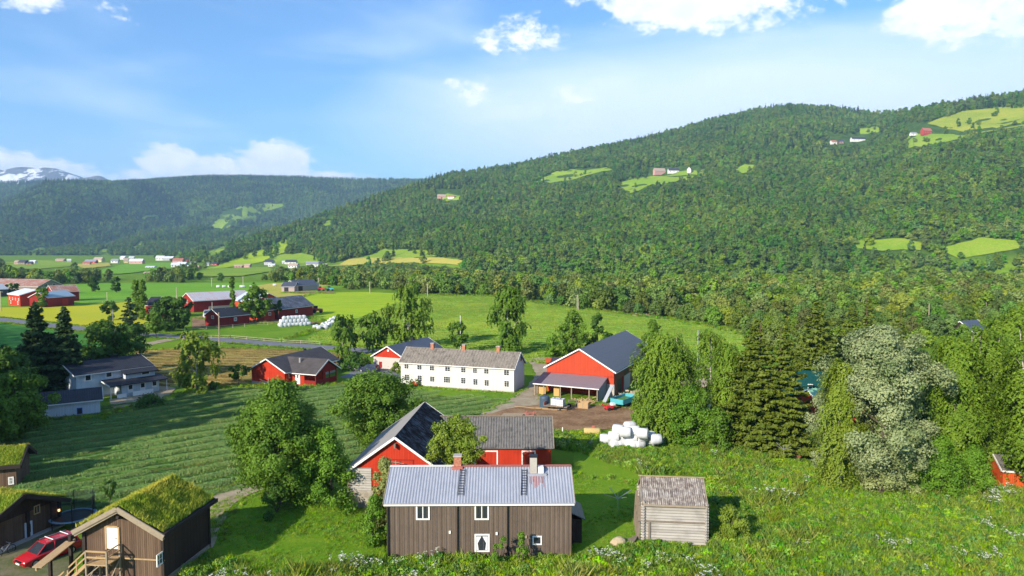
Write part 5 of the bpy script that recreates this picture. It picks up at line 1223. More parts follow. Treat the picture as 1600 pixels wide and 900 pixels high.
st = MB()
for o in (.5, 1.55): st.bar(sl_(uS, o, zl - .1), sl_(uS - 2.2, o, -.1), .06, .24)
st.build('stair_stringer', m_pine, H.root)
st = MB()
for z in (.5, .95): st.bar(sl_(uS, 1.58, zl + z - .05), sl_(uS - 2.2, 1.58, -.1 + z), .07, .1)
for f in (.33, .66, 1.0): st.bar(sl_(uS - 2.2 * f, 1.58, zl * (1 - f)), sl_(uS - 2.2 * f, 1.58, zl * (1 - f) + .95), .08)
st.build('stair_railing', m_pine, H.root)
# timber carport roof sticking out to the left of the front
sx0 = H.W / 2
mb = MB(); q1, q2 = G(110, 843, 2.9), G(57, 873, 2.9); R_i = H.R.inverted()
L1 = R_i @ (q1 - H.c); L2_ = R_i @ (q2 - H.c)
mb.bar((L1.x, L1.y, 2.75), (L2_.x, L2_.y, 2.25), .75, .07); mb.bar((L1.x - .1, L1.y, 2.65), (L2_.x - .1, L2_.y, 2.13), .12, .2); mb.bar((L1.x + .45, L1.y, 2.68), (L2_.x + .45, L2_.y, 2.17), .12, .2)
mb.build('canopy', m_pine, H.root)
q = R_i @ (G(78, 868, 2.2) - H.c); mb = MB(); mb.bar((q.x, q.y, -.2), (q.x, q.y, 2.25), .2); q3 = (L1.x, L1.y, 0); mb.bar((L1.x, L1.y, -.2), (L1.x, L1.y, 3.2), .22); mb.build('canopy_post', m_dbeam, H.root)

# ---- sod-roofed house at the left edge
H = house('sod_roof_house', 'grass-roofed timber house with a pale door behind the red car', 'house', Vector((-41.2, 60.7, 0)), (1, 1), R(-14), 12, 7.8, 2.35, 4.0, m_sodb, m_dbeam, .9, .45, .25, trim=None)
sodroof(H, 5, 15000)
H.he2 = 0
mb = MB(); x = H.L / 2 + .92; yo = H.W / 2 + .5; ze = H.he - .5 * H.sl
for s in (-1, 1): mb.bar((x, s * yo, ze + .08), (x, 0, H.hr + .16), .12, .38)
mb.bar((x - .9, -yo, ze + .2), (-6, -yo, ze + .2), .12, .3); mb.build('bargeboard', m_dbeam, H.root)
mb = MB(); wbox(mb, H, '+x', 0, 3.05, H.W - .2, 1.1, .003, .05); 
mb2 = MB(); mb2.add([Vector((H.L / 2 + .055, -H.W / 2 + .1, 2.36)), Vector((H.L / 2 + .055, H.W / 2 - .1, 2.36)), Vector((H.L / 2 + .055, 0, H.hr - .05))], [(0, 1, 2)]); mb2.build('gable_boards', m_sodd, H.root)
mb = MB()
for u in (-4.0, -1.9, .9, 4.0): wbox(mb, H, '+x', u, 1.2, .28, 2.4, .003, .16)
mb.build('corner_post', m_dbeam, H.root)
d_ = panelpx(H, '+x', 38.5, 815, 50, 851, plain('pale_blue_door', (.55, .65, .75), .5, .05), out=.09)
ua, za = uz(H, '+x', 42, 820); ub, zb_ = uz(H, '+x', 47, 831); mb = MB(); wbox(mb, H, '+x', (ua + ub) / 2, (za + zb_) / 2, abs(ub - ua), abs(za - zb_), .091, .1); mb.build('pane', m_glass, d_)
winpx(H, '+x', 52, 789, 62, 803, fw=.1, mx=1, mz=0, frame=m_pine)
mb = MB(); mb.box(H.L / 2 - 1, H.L / 2 + .6, -H.W / 2, H.W / 2 + .1, -.2, .18); mb.build('stone_step', m_conc, H.root)
lt = MB(); u, z = uz(H, '+x', 90, 797); wbox(lt, H, '+x', u, z, .14, .2, .1, .2); m, t = newmat('lamp_glow'); nd(t, 'ShaderNodeOutputMaterial', {0: nd(t, 'ShaderNodeEmission', {0: (1, .5, .15, 1), 1: 3.0}).outputs[0]}); lt.build('wall_lamp', m, H.root)
H = house('sod_roof_shed', 'grass-roofed timber house cut off by the picture edge, behind the other', 'house', G(26, 759), (1, -1), R(20), 8, 4.4, 2.3, 3.5, m_sodb, m_dbeam, .55, .5, .25, trim=None)
sodroof(H, 7, 8000)
mb = MB(); x = H.L / 2 + .57; yo = H.W / 2 + .5; ze = H.he - .5 * H.sl
for s in (-1, 1): mb.bar((x, s * yo, ze + .08), (x, 0, H.hr + .16), .12, .34)
mb.bar((x, -yo, ze + .15), (-5, -yo, ze + .15), .14, .34); mb.build('bargeboard', m_dbeam, H.root)
winpx(H, '-y', 13, 745, 22, 757, fw=.1, mx=2, mz=1)

# ---- glimpses among the right-hand trees
H = house('green_roof_house', 'dark green building glimpsed between the spruces and the silver-leaved tree', 'house', G(1300, 640), (1, -1), R(-15), 9, 8, 3.6, 5.2, m_green, m_green, .3, .3, .15, trim=None)
winpx(H, '-y', 1262, 600, 1270, 612, mx=0)
H = house('light_green_roof_house', 'house with a light green roof showing through the silver-leaved trees', 'house', G(1350, 660), (1, -1), R(25), 8, 6, 2.9, 4.9, m_redor, m_lgreen, .3, .3, .15)
winpx(H, '-y', 1335, 640, 1342, 650, mx=0)
H = house('orange_red_shed', 'small orange-red shed half hidden by birches at the right picture edge', 'shed', G(1566, 768), (-1, -1), R(-14), 5, 4, 2.3, 3.3, boards('orange_boards', (.55, .075, .015), (.65, .11, .02), .2), m_corr, .2, .2, .1)
winpx(H, '-y', 1597, 742, 1604, 752, mx=0)
H = house('dark_roof_cottage', 'small cottage with a dark blue roof in the wood below a white pole', 'house', G(1520, 527), (-1, -1), R(30), 9, 7, 1.6, 4.2, m_sodd, m_bluesteel, .3, .3, .15)
window(H, '-y', 0, 1.5, 1.1, 1.0)
H = house('pale_cottage', 'tiny pale cottage roof deep in the riverside wood', 'house', G(1560, 486), (-1, -1), R(-30), 6, 6, 2.0, 4.2, m_whiteb, plain('pale_roof', (.5, .52, .55)), .3, .3, .15)
window(H, '-y', 0, 1.5, 1.1, 1.0)

# ---- mid-distance farms
def farm(name, label, cat, px0, py0, px1, py1, W, he, hr, wm, rm, flip=1, wins=3, trim=m_white, cr=None, group=None, corr=None):
    """front wall base from pixel 0 to pixel 1"""
    a, b = G(px0, py0), G(px1, py1); L = (b - a).length
    H = house(name, label, cat, a, (-1, -1), math.atan2(b.y - a.y, b.x - a.x), L, W, he, hr, wm, rm, .4, .4, .2, trim=trim, group=group)
    for k in range(wins): window(H, '-y', -L / 2 + L * (k + .5) / wins, he * .6, 1.1, 1.1, fw=.16, mx=1)
    return H
H = farm('red_farmhouse', 'small red two-storey house with a white metal roof at far left', 'house', 13.5, 476, 32, 479, 13, 5.0, 7.0, m_redb, plain('white_sheet_roof', (.6, .62, .66), .6), wins=4)
window(H, '+x', -1, 2.0, 1.4, 1.4)
for k in (-.3, .3): window(H, '-y', H.L * k, 1.4, 1.3, 1.5, fw=.2)
H = farm('red_farm_barn', 'dark red barn with a blue-grey roof beside the yellow field', 'barn', 75, 480, 116, 476.3, 10, 4.2, 6.4, m_redd, plain('blue_grey_roof', (.3, .42, .5), .6), wins=0)
mb = MB(); wbox(mb, H, '-y', 2, 1.6, 3, 3, .003, .06); mb.build('door', m_redb, H.root)
H = farm('red_roof_barn', 'barn with a rust-red roof behind the dark red barn', 'barn', 84, 472, 124, 470, 12, 4.8, 7.6, m_redd, m_redsheet, wins=0); window(H, '+x', 2, 3, 1.5, 1.5)
H = farm('brown_roof_barn', 'large barn with a tan and rust sheet roof at far left', 'barn', -20, 459, 60, 461, 15, 4.8, 8.2, plain('grey_timber_wall', (.25, .2, .17), .8), m_redsheet, wins=2)
for k in (-3, 2): window(H, '+x', k, 5.0, 2.0, 1.8)
H = farm('grey_roof_barn', 'long low barn with a pale grey roof at the left picture edge', 'barn', -40, 466, 12, 463, 10, 4.0, 6.5, plain('dark_timber_wall', (.08, .07, .08), .8), plain('pale_grey_roof', (.5, .52, .55)), wins=1)
H = farm('small_red_cottage', 'small dark red cottage with a white gable window between poplars and trees', 'house', 228, 498, 242, 498, 9, 5.0, 7.5, m_redd, m_tilesb, wins=1)
H = farm('long_red_barn', 'long red barn with a streaked silver roof', 'barn', 303, 488, 392, 482, 12, 4.6, 7.4, m_redd, m_silverred, wins=0); mb = MB(); wbox(mb, H, '-y', 0, 1, 12, 2, .003, .2); mb.build('concrete_wall', m_conc, H.root); window(H, '-x', 0, 4, 1.2, 1.2)
H = farm('silver_roof_barn', 'barn with a light silver roof behind the tall bushy tree', 'barn', 366, 486, 398, 490, 12, 4.6, 7.6, m_redor, plain('silver_roof', (.5, .56, .62)), wins=1)
H = farm('low_red_barn', 'low dark red barn with a black roof and one white window', 'barn', 345, 511, 390, 506, 8, 3.4, 5.6, m_redd, m_tilesb, wins=1); window(H, '-x', 0, 3.0, 1.2, 1.0)
H = farm('red_gable_shed', 'narrow red gabled shed tight against the tall bushy tree', 'shed', 413, 502, 430, 500, 9, 4.0, 7.2, m_redor, m_tilesb, wins=1)
H = farm('bale_farm_barn', 'red barn with a dark weathered roof behind the large pile of white bales', 'barn', 436, 500, 489, 492.5, 11, 3.9, 7.4, m_redd, sheetroof('worn_dark_roof', (.05, .05, .06), (.14, .14, .16), (.3, .32, .36, .5), 1.0, .6, sc=.4), wins=1)
H = farm('field_barn', 'small pale barn with a dark roof, left of two at the far field edge', 'barn', 440, 455.5, 460, 455.5, 10, 3.0, 5.4, plain('pink_grey_wall', (.4, .32, .3), .8), m_bluesteel, wins=0); mb = MB(); wbox(mb, H, '-y', -1, 1.3, 2.5, 2.4, .003, .1); mb.build('door', m_black, H.root)
H = farm('field_barn', 'larger dark-roofed barn, right of two at the far field edge', 'barn', 463, 455, 497, 453, 11, 3.4, 6.2, MATS['pink_grey_wall'], m_bluesteel, wins=0); mb = MB(); wbox(mb, H, '-y', -5, 1.5, 3, 2.8, .003, .1); mb.build('door', m_black, H.root)

# ---- village and hill farms: small houses standing on the terrain
W_ = {'w': plain('far_white_wall', (.72, .7, .66), .7), 'r': plain('far_red_wall', (.4, .05, .035), .7), 'y': plain('far_yellow_wall', (.65, .55, .28), .7), 'p': plain('far_pink_wall', (.55, .3, .26), .7), 'g': plain('far_grey_wall', (.4, .4, .42), .7), 'b': plain('far_brown_wall', (.2, .12, .08), .7)}
R_ = {'w': plain('far_pale_roof', (.6, .62, .66), .6), 'k': plain('far_dark_roof', (.05, .055, .08), .6), 'r': plain('far_red_roof', (.38, .14, .1), .6), 'g': plain('far_grey_roof', (.28, .29, .33), .6), 't': plain('far_tan_roof', (.42, .32, .25), .6)}
VH = [  # px, base py, width px, height px, wall, roof, angle, label
 (29, 413.5, 9, 6, 'p', 't', 10, 'pink house, leftmost of the far left hamlet'), (37, 414, 12, 7, 'b', 'k', -8, 'brown farm building with a dark roof in the far left hamlet'), (46, 414, 9, 5, 'r', 'k', 15, 'dark red shed in the far left hamlet'), (52, 412, 9, 5, 'w', 'w', 0, 'white shed at the right end of the far left hamlet'),
 (95, 408.5, 12, 4, 'p', 't', 4, 'low pink shed alone below the far wooded slope'), (108, 410, 5, 5, 'w', 'w', 30, 'tiny white house right of the low pink shed'),
 (136, 414, 10, 5, 'p', 'r', 12, 'pink house left of the wide grey-roofed building in the village'), (143, 412, 16, 6, 'r', 'g', 5, 'wide red village building with a grey roof'), (155, 409.5, 13, 7, 'y', 'y' if False else 't', -5, 'yellow village building with a tan roof'),
 (180, 411, 10, 6, 'w', 'g', 8, 'white village house with a grey-blue roof'), (193, 405.5, 8, 5, 'w', 'w', -12, 'white house standing highest behind the yellow one'), (206, 405, 7, 4, 'g', 'w', 12, 'grey house behind the long pink building'), (197, 411, 6, 7, 'y', 't', 22, 'narrow yellow house beside the long pink building'),
 (214, 413, 20, 8, 'p', 'w', 3, 'long pink village building with a white roof'), (251, 407, 12, 7, 'w', 'w', 8, 'white building at the left of the upper village row'), (264, 407, 16, 6, 'g', 'w', -4, 'wide pale-roofed grey building in the upper village row'),
 (279, 411, 15, 7, 'p', 'r', 5, 'pink-walled farmhouse with a red roof by the village church lane'), (297, 409.5, 10, 5, 'r', 'k', -10, 'dark red house at the right end of the village'), (275, 418, 12, 7, 'w', 'w', 14, 'white building in front of the pink-walled farmhouse'), (285, 416, 15, 6, 'g', 'w', -5, 'grey shed with a wide pale roof beside the white building'),
 (302, 413.5, 7, 4, 'w', 'g', 12, 'small white outbuilding right of the wide pale roof'), (296, 420, 5, 5, 'w', 'w', 12, 'tiny white hut below the wide pale roof'), (307, 420, 12, 5, 'p', 't', 2, 'low pink bungalow right of the tiny white hut'),
 (248, 428.5, 7, 7, 'w', 't', 80, 'narrow white gable at the left end of the long dark-roofed barn'), (262, 429, 24, 7, 'b', 'k', 6, 'long brown barn with a dark roof in the lower village'), (281, 428, 14, 6, 'b', 't', -12, 'brown barn adjoining the long dark-roofed one'), (233, 429, 12, 4, 'p', 't', 4, 'low pinkish sheds left of the narrow white gable'), (236, 419, 13, 3, 'w', 'w', 3, 'low white polytunnel in the village meadow'),
 (323, 415, 8, 4, 'w', 'g', 4, 'white hut beside the dark red shed on the lane'), (336, 414.5, 10, 4, 'r', 'k', -5, 'dark red shed on the lane below the green slope'),
 (373, 419, 12, 5, 'r', 't', 6, 'red cottage with a tan roof beneath the bright green slope'), (387, 418, 9, 5, 'p', 't', -6, 'pink cottage right of the red one beneath the bright green slope'),
 (421, 414, 13, 8, 'g', 'k', -12, 'grey farmhouse with a dark blue roof beside a dark tree'), (425, 416.5, 10, 4, 'w', 'w', 4, 'low white garage below the dark blue-roofed farmhouse'), (455, 413.5, 16, 7, 'w', 'k', 5, 'white house with a dark roof in the farm group below the golden field'),
 (459, 419, 14, 7, 'w', 't', -6, 'white house in front, lowest of the farm group below the golden field'), (446, 413, 9, 5, 'w', 'w', 12, 'small white shed left in the farm group below the golden field'), (488, 417, 18, 8, 'w', 'g', 12, 'cream farmhouse with a grey roof left of the golden field'), (500, 415, 9, 5, 'g', 'k', -8, 'dark-roofed shed behind the cream farmhouse'), (508, 415.5, 6, 3, 'w', 'w', -8, 'small white shed right of the cream farmhouse'),
 (690, 311, 13, 6, 'p', 't', 12, 'pink-walled farm building, left of two alone on the wooded slope'), (705, 311, 10, 5, 'w', 'r', -6, 'pale house, right of two alone on the wooded slope'),
 (1030, 274, 19, 10, 'p', 't', 20, 'pink-brown barn at the left of the hill farm'), (1052, 271.5, 17, 8, 'w', 'k', 8, 'white house with a dark roof in the middle of the hill farm'), (1078, 270, 11, 8, 'w', 'k', 60, 'white gabled house at the right of the hill farm'),
 (1302, 226, 9, 6, 'w', 'r', 12, 'white cottage left of the upper hill road'), (1314, 225, 7, 6, 'b', 'k', -10, 'small dark brown cottage between two white ones high on the hill'), (1340, 222, 22, 7, 'w', 'k', 8, 'wide white house with a dark blue roof high on the hill'),
 (1447, 211, 15, 10, 'r', 'r', 14, 'bright red barn high on the hill beside the upper meadow'), (1427, 213, 9, 5, 'w', 'g', 6, 'white house left of the bright red hill barn'),
]
for n, (px, py, wp, hp, wk, rk, an, lab) in enumerate(VH):
    g = GT(px, py, 600); s = g.y / F; L = wp * s; hh = hp * s; Wd = min(L * .7, 9 + 0 * L)
    H = house('hill_house' if px > 600 else 'village_house', lab, 'house', None, None, R(an), L, Wd, hh * .62, hh * 1.05, W_[wk], R_[rk], .5, .5, .3, trim=None, center=g, zb=g.z)
    for k in range(2 if wp < 12 else 3):
        nn = 2 if wp < 12 else 3; window(H, '-y', -L / 2 + L * (k + .5) / nn, hh * .36, min(1.6, L / 6), min(1.6, hh * .28), fw=.2, mx=0, frame=W_['w'] if wk != 'w' else W_['g'])
# ================================================================== vehicles and farm things
m_tyre = plain('tyre', (.02, .02, .02), .8)
m_rim = plain('rim', (.5, .5, .52), .35, metal=.6)
m_bale = plain('white_wrap', (.6, .61, .63), .3, .12, 5.0, spec=.5, bump=.8)
def car(name, label, loc, ang, paint, L=4.5, W=1.78, Hh=1.5, wagon=True, simple=False, cat='car', rack=False):
    e = empty(name, loc, ang, label, cat); w = W / 2; zb = Hh * .62
    st = [(-L / 2, .45, zb - .12, .84), (-L / 2 + .12, .28, zb, .95), (-L * .25, .2, zb + .02, 1.0), (0, .2, zb, 1.0), (L * .2, .2, zb - .02, 1.0), (L * .36, .22, zb - .14, .97), (L / 2 - .12, .28, zb - .26, .9), (L / 2, .4, zb - .42, .8)]
    loops = []
    for x, z0, z1, k in st:
        ww = w * k; loops.append([(x, -ww * .92, z0), (x, ww * .92, z0), (x, ww, z0 + .2), (x, ww * .99, z1 - .1), (x, ww * .86, z1), (x, -ww * .86, z1), (x, -ww * .99, z1 - .1), (x, -ww, z0 + .2)])
    body = MB().loft(loops).build('body', paint, e)
    xr = -L / 2 + .25 if wagon else -L / 2 + .75; cab = MB(); b = w * .86; tp = w * .68
    cab.loft([[(xr - .05, -b, zb - .02), (xr - .05, b, zb - .02), (xr + .2, tp, Hh - .05), (xr + .2, -tp, Hh - .05)], [(-L * .1, -b, zb - .02), (-L * .1, b, zb - .02), (-L * .1, tp, Hh), (-L * .1, -tp, Hh)], [(L * .26, -b, zb - .06), (L * .26, b, zb - .06), (L * .1, tp, Hh - .04), (L * .1, -tp, Hh - .04)]])
    cab.build('window', m_glass, e)
    rf = MB(); rf.loft([[(x, -tp - .02, z), (x, tp + .02, z), (x, tp - .06, z + .05), (x, -tp + .06, z + .05)] for x, z in ((xr + .15, Hh - .05), (-L * .1, Hh), (L * .11, Hh - .04))]).build('roof', paint, e)
    pl = MB()
    for s in (-1, 1):
        pl.bar((L * .26, s * b, zb - .04), (L * .1, s * tp, Hh - .02), .06); pl.bar((-L * .02, s * (b + .01), zb - .04), (-L * .04, s * (tp + .01), Hh - .01), .07); pl.bar((xr - .03, s * b, zb - .04), (xr + .2, s * tp, Hh - .03), .1)
    pl.build('pillar', paint, e)
    for x in (-L * .3, L * .31):
        for s in (-1, 1):
            wh = MB().cyl((x, s * (w - .2), .32), (x, s * (w + .01), .32), .32, n=16).build('wheel', m_tyre, e); MB().cyl((x, s * (w + .011), .32), (x, s * (w + .02), .32), .2, n=12).build('rim', m_rim, wh)
    for s in (-1, 1): MB().box(L / 2 - .2, L / 2 - .02, s * w * .62 - .16, s * w * .62 + .16, zb - .46, zb - .34).build('headlight', m_rim, e)
    for s in (-1, 1): MB().box(-L / 2 - .02, -L / 2 + .1, s * w * .72 - .1, s * w * .72 + .1, zb - .25, zb - .08).build('tail_light', m_rust, e)
    MB().box(L / 2 - .01, L / 2 + .03, -.26, .26, .38, .5).build('number_plate', m_white, e)
    MB().box(L / 2 - .08, L / 2 + .025, -.4, .4, .55, .66).build('grille', m_black, e)
    if rack:
        for s in (-1, 1): MB().bar((xr + .3, s * tp * .9, Hh + .1), (L * .08, s * tp * .9, Hh + .1), .04).build('roof_rail', m_rim, e)
        for x in (-L * .28, -L * .02): MB().bar((x, -tp, Hh + .14), (x, tp, Hh + .14), .05).build('roof_bar', m_white, e)
    return e
m_carred = plain('red_car_paint', (.5, .015, .02), .25, .03, spec=.6, bump=0)
m_carwhite = plain('white_car_paint', (.7, .7, .72), .3, .03, spec=.6, bump=0); m_cardark = plain('dark_car_paint', (.03, .04, .07), .3, .1, spec=.6, bump=0)
g = G(76, 872); car('parked_car', 'red estate car with roof bars parked beside the grass-roofed house', g, R(-118), m_carred, rack=True)
g = G(577, 581); car('parked_car', 'dark blue-grey car parked in front of the garage', g, R(160), m_cardark)
g = G(560, 579); car('parked_car', 'silver car half hidden by the hedge left of the garage', g, R(-20), plain('silver_car_paint', (.4, .42, .46), .3))
g = G(332, 497); car('parked_van', 'white van parked in front of the long red barn', g, R(20), m_carwhite, L=6.2, W=2.2, Hh=3.0, cat='van')
g = G(352, 492); car('parked_car', 'white car parked by the low red barn', g, R(10), m_carwhite, L=5.5, W=2.1, Hh=2.2)
# ---- garden tractor mower
def mower():
    g = G(648, 604); e = empty('ride_on_mower', g, R(-160), 'orange ride-on mower parked against the white farmhouse', 'mower'); k = plain('orange_paint', (.6, .08, .02), .4)
    MB().loft([[(-.1, -.3, .4), (-.1, .3, .4), (-.1, .25, .9), (-.1, -.25, .9)], [(.9, -.25, .4), (.9, .25, .4), (.85, .18, .75), (.85, -.18, .75)]]).build('hood', k, e)
    MB().box(-.9, .2, -.4, .4, .35, .5).box(-.75, -.3, -.28, .28, .5, .7).build('body', k, e); MB().box(-.75, -.3, -.25, .25, .7, .8).box(-.82, -.75, -.25, .25, .7, 1.15).build('seat', m_black, e)
    MB().bar((-.05, 0, .8), (-.25, 0, 1.1), .04).cyl((-.23, 0, 1.08), (-.26, 0, 1.12), .2, n=12).build('steering_wheel', m_black, e); MB().box(-.4, .5, -.65, .65, .15, .32).build('mower_deck', m_black, e)
    for x, r_ in ((-.6, .32), (.65, .22)):
        for s in (-1, 1): MB().cyl((x, s * .42, r_), (x, s * .62, r_), r_, n=14).build('wheel', m_tyre, e)
mower()
# ---- bales
def bale_mesh(L=1.35, r=.66, seed=0):
    rr = np.random.default_rng(seed); mb = MB(); n = 20; loops = []
    for x, k in ((-L / 2, .86), (-L / 2 + .06, .97), (-L * .2, 1.01), (L * .15, 1.0), (L / 2 - .06, .97), (L / 2, .86)):
        loops.append([(x, math.cos(2 * math.pi * i / n) * r * k * (1 + .03 * math.sin(3 * i + seed)), math.sin(2 * math.pi * i / n) * r * k * (1 + .03 * math.sin(2 * i + x * 3 + seed))) for i in range(n)])
    mb.loft(loops); return mb.mesh('bale', m_bale, True)
BM = [bale_mesh(seed=s) for s in range(4)]
near = [  # px, py of the centre, tier, turned on end?
 (945.5, 686, 0, 0), (961, 693, 0, 1), (970, 692, 0, 1), (985, 694, 0, 0), (998, 694, 0, 1), (1016, 690, 0, 0), (1030, 689, 0, 1),
 (959, 682, 1, 0), (973, 681, 1, 0), (989, 683, 1, 0), (1002, 683, 1, 1), (1015, 681, 1, 0), (1024, 686, 1, 1),
 (966, 671.5, 2, 0), (977, 675, 2, 0), (991, 673, 2, 0), (984, 666, 2, 1), (1004, 677, 2, 0)]
words_ = ['at the left end of the ground row', 'second from the left in the ground row', 'third from the left in the ground row', 'fourth from the left in the ground row', 'fifth from the left in the ground row', 'sixth from the left in the ground row', 'at the right end of the ground row',
 'first from the left in the middle tier', 'second from the left in the middle tier', 'third from the left in the middle tier', 'fourth from the left in the middle tier', 'fifth from the left in the middle tier', 'last on the right in the middle tier',
 'first from the left in the top tier', 'second from the left in the top tier', 'third from the left in the top tier', 'highest at the very top', 'last on the right in the top tier']
for n, (px, py, tier, end) in enumerate(near):
    z = .62 + tier * .86; g = G(px, py, z); o = link('wrapped_bale', BM[n % 4]); o.location = g; o.rotation_euler = (random.random() * 6, 0, R(-12 if not end else 20) + random.uniform(-.2, .2))
    tag(o, 'white wrapped bale ' + words_[n] + ' of the meadow stack', 'bale', 'wrapped bales stacked at the meadow edge')
# the large far pile: rows of bales, three high
cnt = 0; a, b = G(439, 511), G(488, 508); dv = (b - a); n1 = int(dv.length / 1.25); dn = Vector((-dv.y, dv.x, 0)).normalized()
for tier in range(3):
    for row in range(2 if tier < 2 else 1):
        for k in range(n1 - tier):
            if random.random() < .06: continue
            q = a.lerp(b, (k + .5 * tier) / n1) + dn * (row * 1.3 + .3 * tier); o = link('wrapped_bale', BM[k % 4]); o.location = (q.x, q.y, .62 + tier * 1.1); o.rotation_euler = (0, 0, random.choice([0, 1.57]) + math.atan2(dv.y, dv.x) + 1.57)
            tag(o, 'white wrapped bale in the big pile before the dark-roofed red barn', 'bale', 'wrapped bales piled at the bale farm'); cnt += 1
for (px, py) in [(492, 512), (495, 511), (498, 513), (502, 512), (505, 508), (508, 510), (511, 506), (513, 509), (515, 503), (518, 500), (520, 504), (522, 498), (526, 497), (516, 507), (509, 512), (528, 500)]:
    g = G(px, py + 2); o = link('wrapped_bale', BM[0]); o.location = (g.x, g.y, .62); o.rotation_euler = (0, 0, random.random() * 3); tag(o, 'white wrapped bale in the loose line right of the big pile', 'bale', 'wrapped bales in a loose line')
for k, px in enumerate([341, 350, 359, 377, 380, 393, 397, 429]):
    g = G(px, 449.5 if px != 429 else 447); o = link('wrapped_bale', BM[1]); o.location = (g.x, g.y, .8); o.scale = (1.6, 1.3, 1.3); o.rotation_euler = (0, 0, random.random() * .5)
    tag(o, 'white wrapped bale lying along the far edge of the upper pasture', 'bale', 'wrapped bales along the upper pasture')
# straw-coloured roll and other things on the dirt yard edge
g = G(925, 680); e = empty('hay_roll', g, R(-4), 'yellowish straw roll lying at the meadow edge of the dirt yard', 'hay roll'); m_straw = plain('straw', (.5, .38, .15), .9, .3, 6.0, bump=.6)
MB().loft([[(x, math.cos(2 * math.pi * i / 14) * .5 * k, .5 + math.sin(2 * math.pi * i / 14) * .5 * k) for i in range(14)] for x, k in ((-1.1, .85), (-.9, 1), (0, 1.05), (.9, 1), (1.1, .85))]).build('roll', m_straw, e, smooth=True)
MB().box(-.02, .35, -.1, .2, 1.0, 1.3).build('twine_bundle', m_rust, e)
g = G(879, 680); o = MB().cyl((0, 0, -.1), (0, 0, 1.1), .09, .07).build('marker_post', m_white, loc=g); tag(o, 'short white post at the back corner of the barn wing', 'post')
# ---- things at the lean-to of the big barn
def at(px, py, z=0): return G(px, py, z)
g = at(851, 636); e = empty('water_tank', g, 0, 'dark blue round tank at the left end of the lean-to', 'tank'); mt = plain('dark_blue_plastic', (.05, .085, .12), .5)
mb = MB(); mb.loft([[(math.cos(2 * math.pi * i / 20) * r_, math.sin(2 * math.pi * i / 20) * r_, z) for i in range(20)] for r_, z in ((.8, 0), (.8, 1.5), (.72, 1.75), (.25, 1.95))]).build('barrel', mt, e, smooth=False); MB().cyl((0, 0, 1.95), (0, 0, 2.05), .25, n=12).build('lid', m_black, e)
for (px, py, lab) in ((867, 633, 'white caged liquid container, left of two on the low trailer'), (876, 634.5, 'white caged liquid container, right of two on the low trailer')):
    g = at(px, py, .75); e = empty('liquid_container', g, R(-22), lab, 'container'); MB().box(-.5, .5, -.5, .5, .12, 1.1).build('tank', plain('milky_plastic', (.6, .63, .7), .4), e); MB().cyl((0, 0, 1.1), (0, 0, 1.18), .15, n=10).build('lid', m_black, e); MB().box(-.55, .55, -.55, .55, 0, .11).build('pallet', m_beam, e)
    mb = MB()
    for k in range(5):
        for s in (-1, 1): mb.bar((-.52 + .26 * k, s * .53, .1), (-.52 + .26 * k, s * .53, 1.13), .025); mb.bar((s * .53, -.52 + .26 * k, .1), (s * .53, -.52 + .26 * k, 1.13), .025)
    for z in (.4, .75, 1.12):
        for s in (-1, 1): mb.bar((-.53, s * .54, z), (.53, s * .54, z), .025); mb.bar((s * .54, -.53, z), (s * .54, .53, z), .025)
    mb.build('cage', m_rim, e)
g = at(870, 640); e = empty('flat_trailer', g, R(-22), 'low brown trailer carrying two white containers', 'trailer'); MB().box(-1.9, 1.9, -.8, .8, .55, .7).build('bed', m_logshade, e); MB().bar((1.9, 0, .5), (3.0, 0, .4), .1).build('drawbar', m_black, e)
for x in (-.6, .6):
    for s in (-1, 1): MB().cyl((x, s * .6, .28), (x, s * .8, .28), .28, n=14).build('wheel', m_tyre, e)
MB().box(-1.9, -1.82, -.8, .8, .7, 1.2).build('headboard', m_rust, e)
g = at(912, 638); e = empty('wooden_crate', g, R(-20), 'pale wooden crate in front of the lean-to opening', 'crate'); mb = MB(); mb.box(-.85, .85, -.6, -.54, .1, 1.0); mb.box(-.85, .85, .54, .6, .1, 1.0); mb.box(-.85, -.79, -.54, .54, .1, 1.0); mb.box(.79, .85, -.54, .54, .1, 1.0); mb.box(-.79, .79, -.54, .54, .1, .2); mb.build('box', m_pine, e)
mb = MB()
for x in (-.8, 0, .8): mb.box(x - .05, x + .05, -.64, -.601, .1, 1.02)
mb.build('batten', m_beam, e)
rr_ = random.Random(9); g = at(914, 630); e = empty('firewood_pile', g, R(-20), 'heap of split firewood and planks behind the wooden crate', 'wood pile'); mb = MB()
for k in range(60): a = rr_.random() * 3.1; p = Vector((rr_.gauss(0, 1.0), rr_.gauss(0, .4), abs(rr_.gauss(0, .35)))); mb.bar(p, p + Vector((math.cos(a) * .6, math.sin(a) * .6, rr_.uniform(-.1, .3))), .12)
mb.build('log', m_pine, e)['kind'] = 'stuff'
g = at(895, 636); e = empty('rusty_machine', g, R(10), 'brown rusty farm implement left of the wooden crate', 'machine'); mb = MB(); mb.bar((-1, 0, .5), (1, 0, .6), .15); mb.bar((-.8, -.5, .4), (-.6, .5, 1.1), .1); mb.bar((.7, -.5, .4), (.6, .5, 1.2), .1); mb.bar((-.7, .3, 1.0), (.7, .3, 1.1), .1); mb.build('frame', m_logshade, e)
for x in (-.7, .7): MB().cyl((x, -.5, .35), (x, -.38, .35), .35, n=14).build('wheel', m_tyre, e)
g = at(975, 634); e = empty('tipper_trailer', g, R(52), 'turquoise tipping trailer beside the lean-to', 'trailer'); mq = plain('turquoise_paint', (.08, .38, .42), .5, .2)
mb = MB()
for s in (-1, 1): mb.box(-2.4, 2.4, s * 1.1 - .04, s * 1.1 + .04, .7, 1.5)
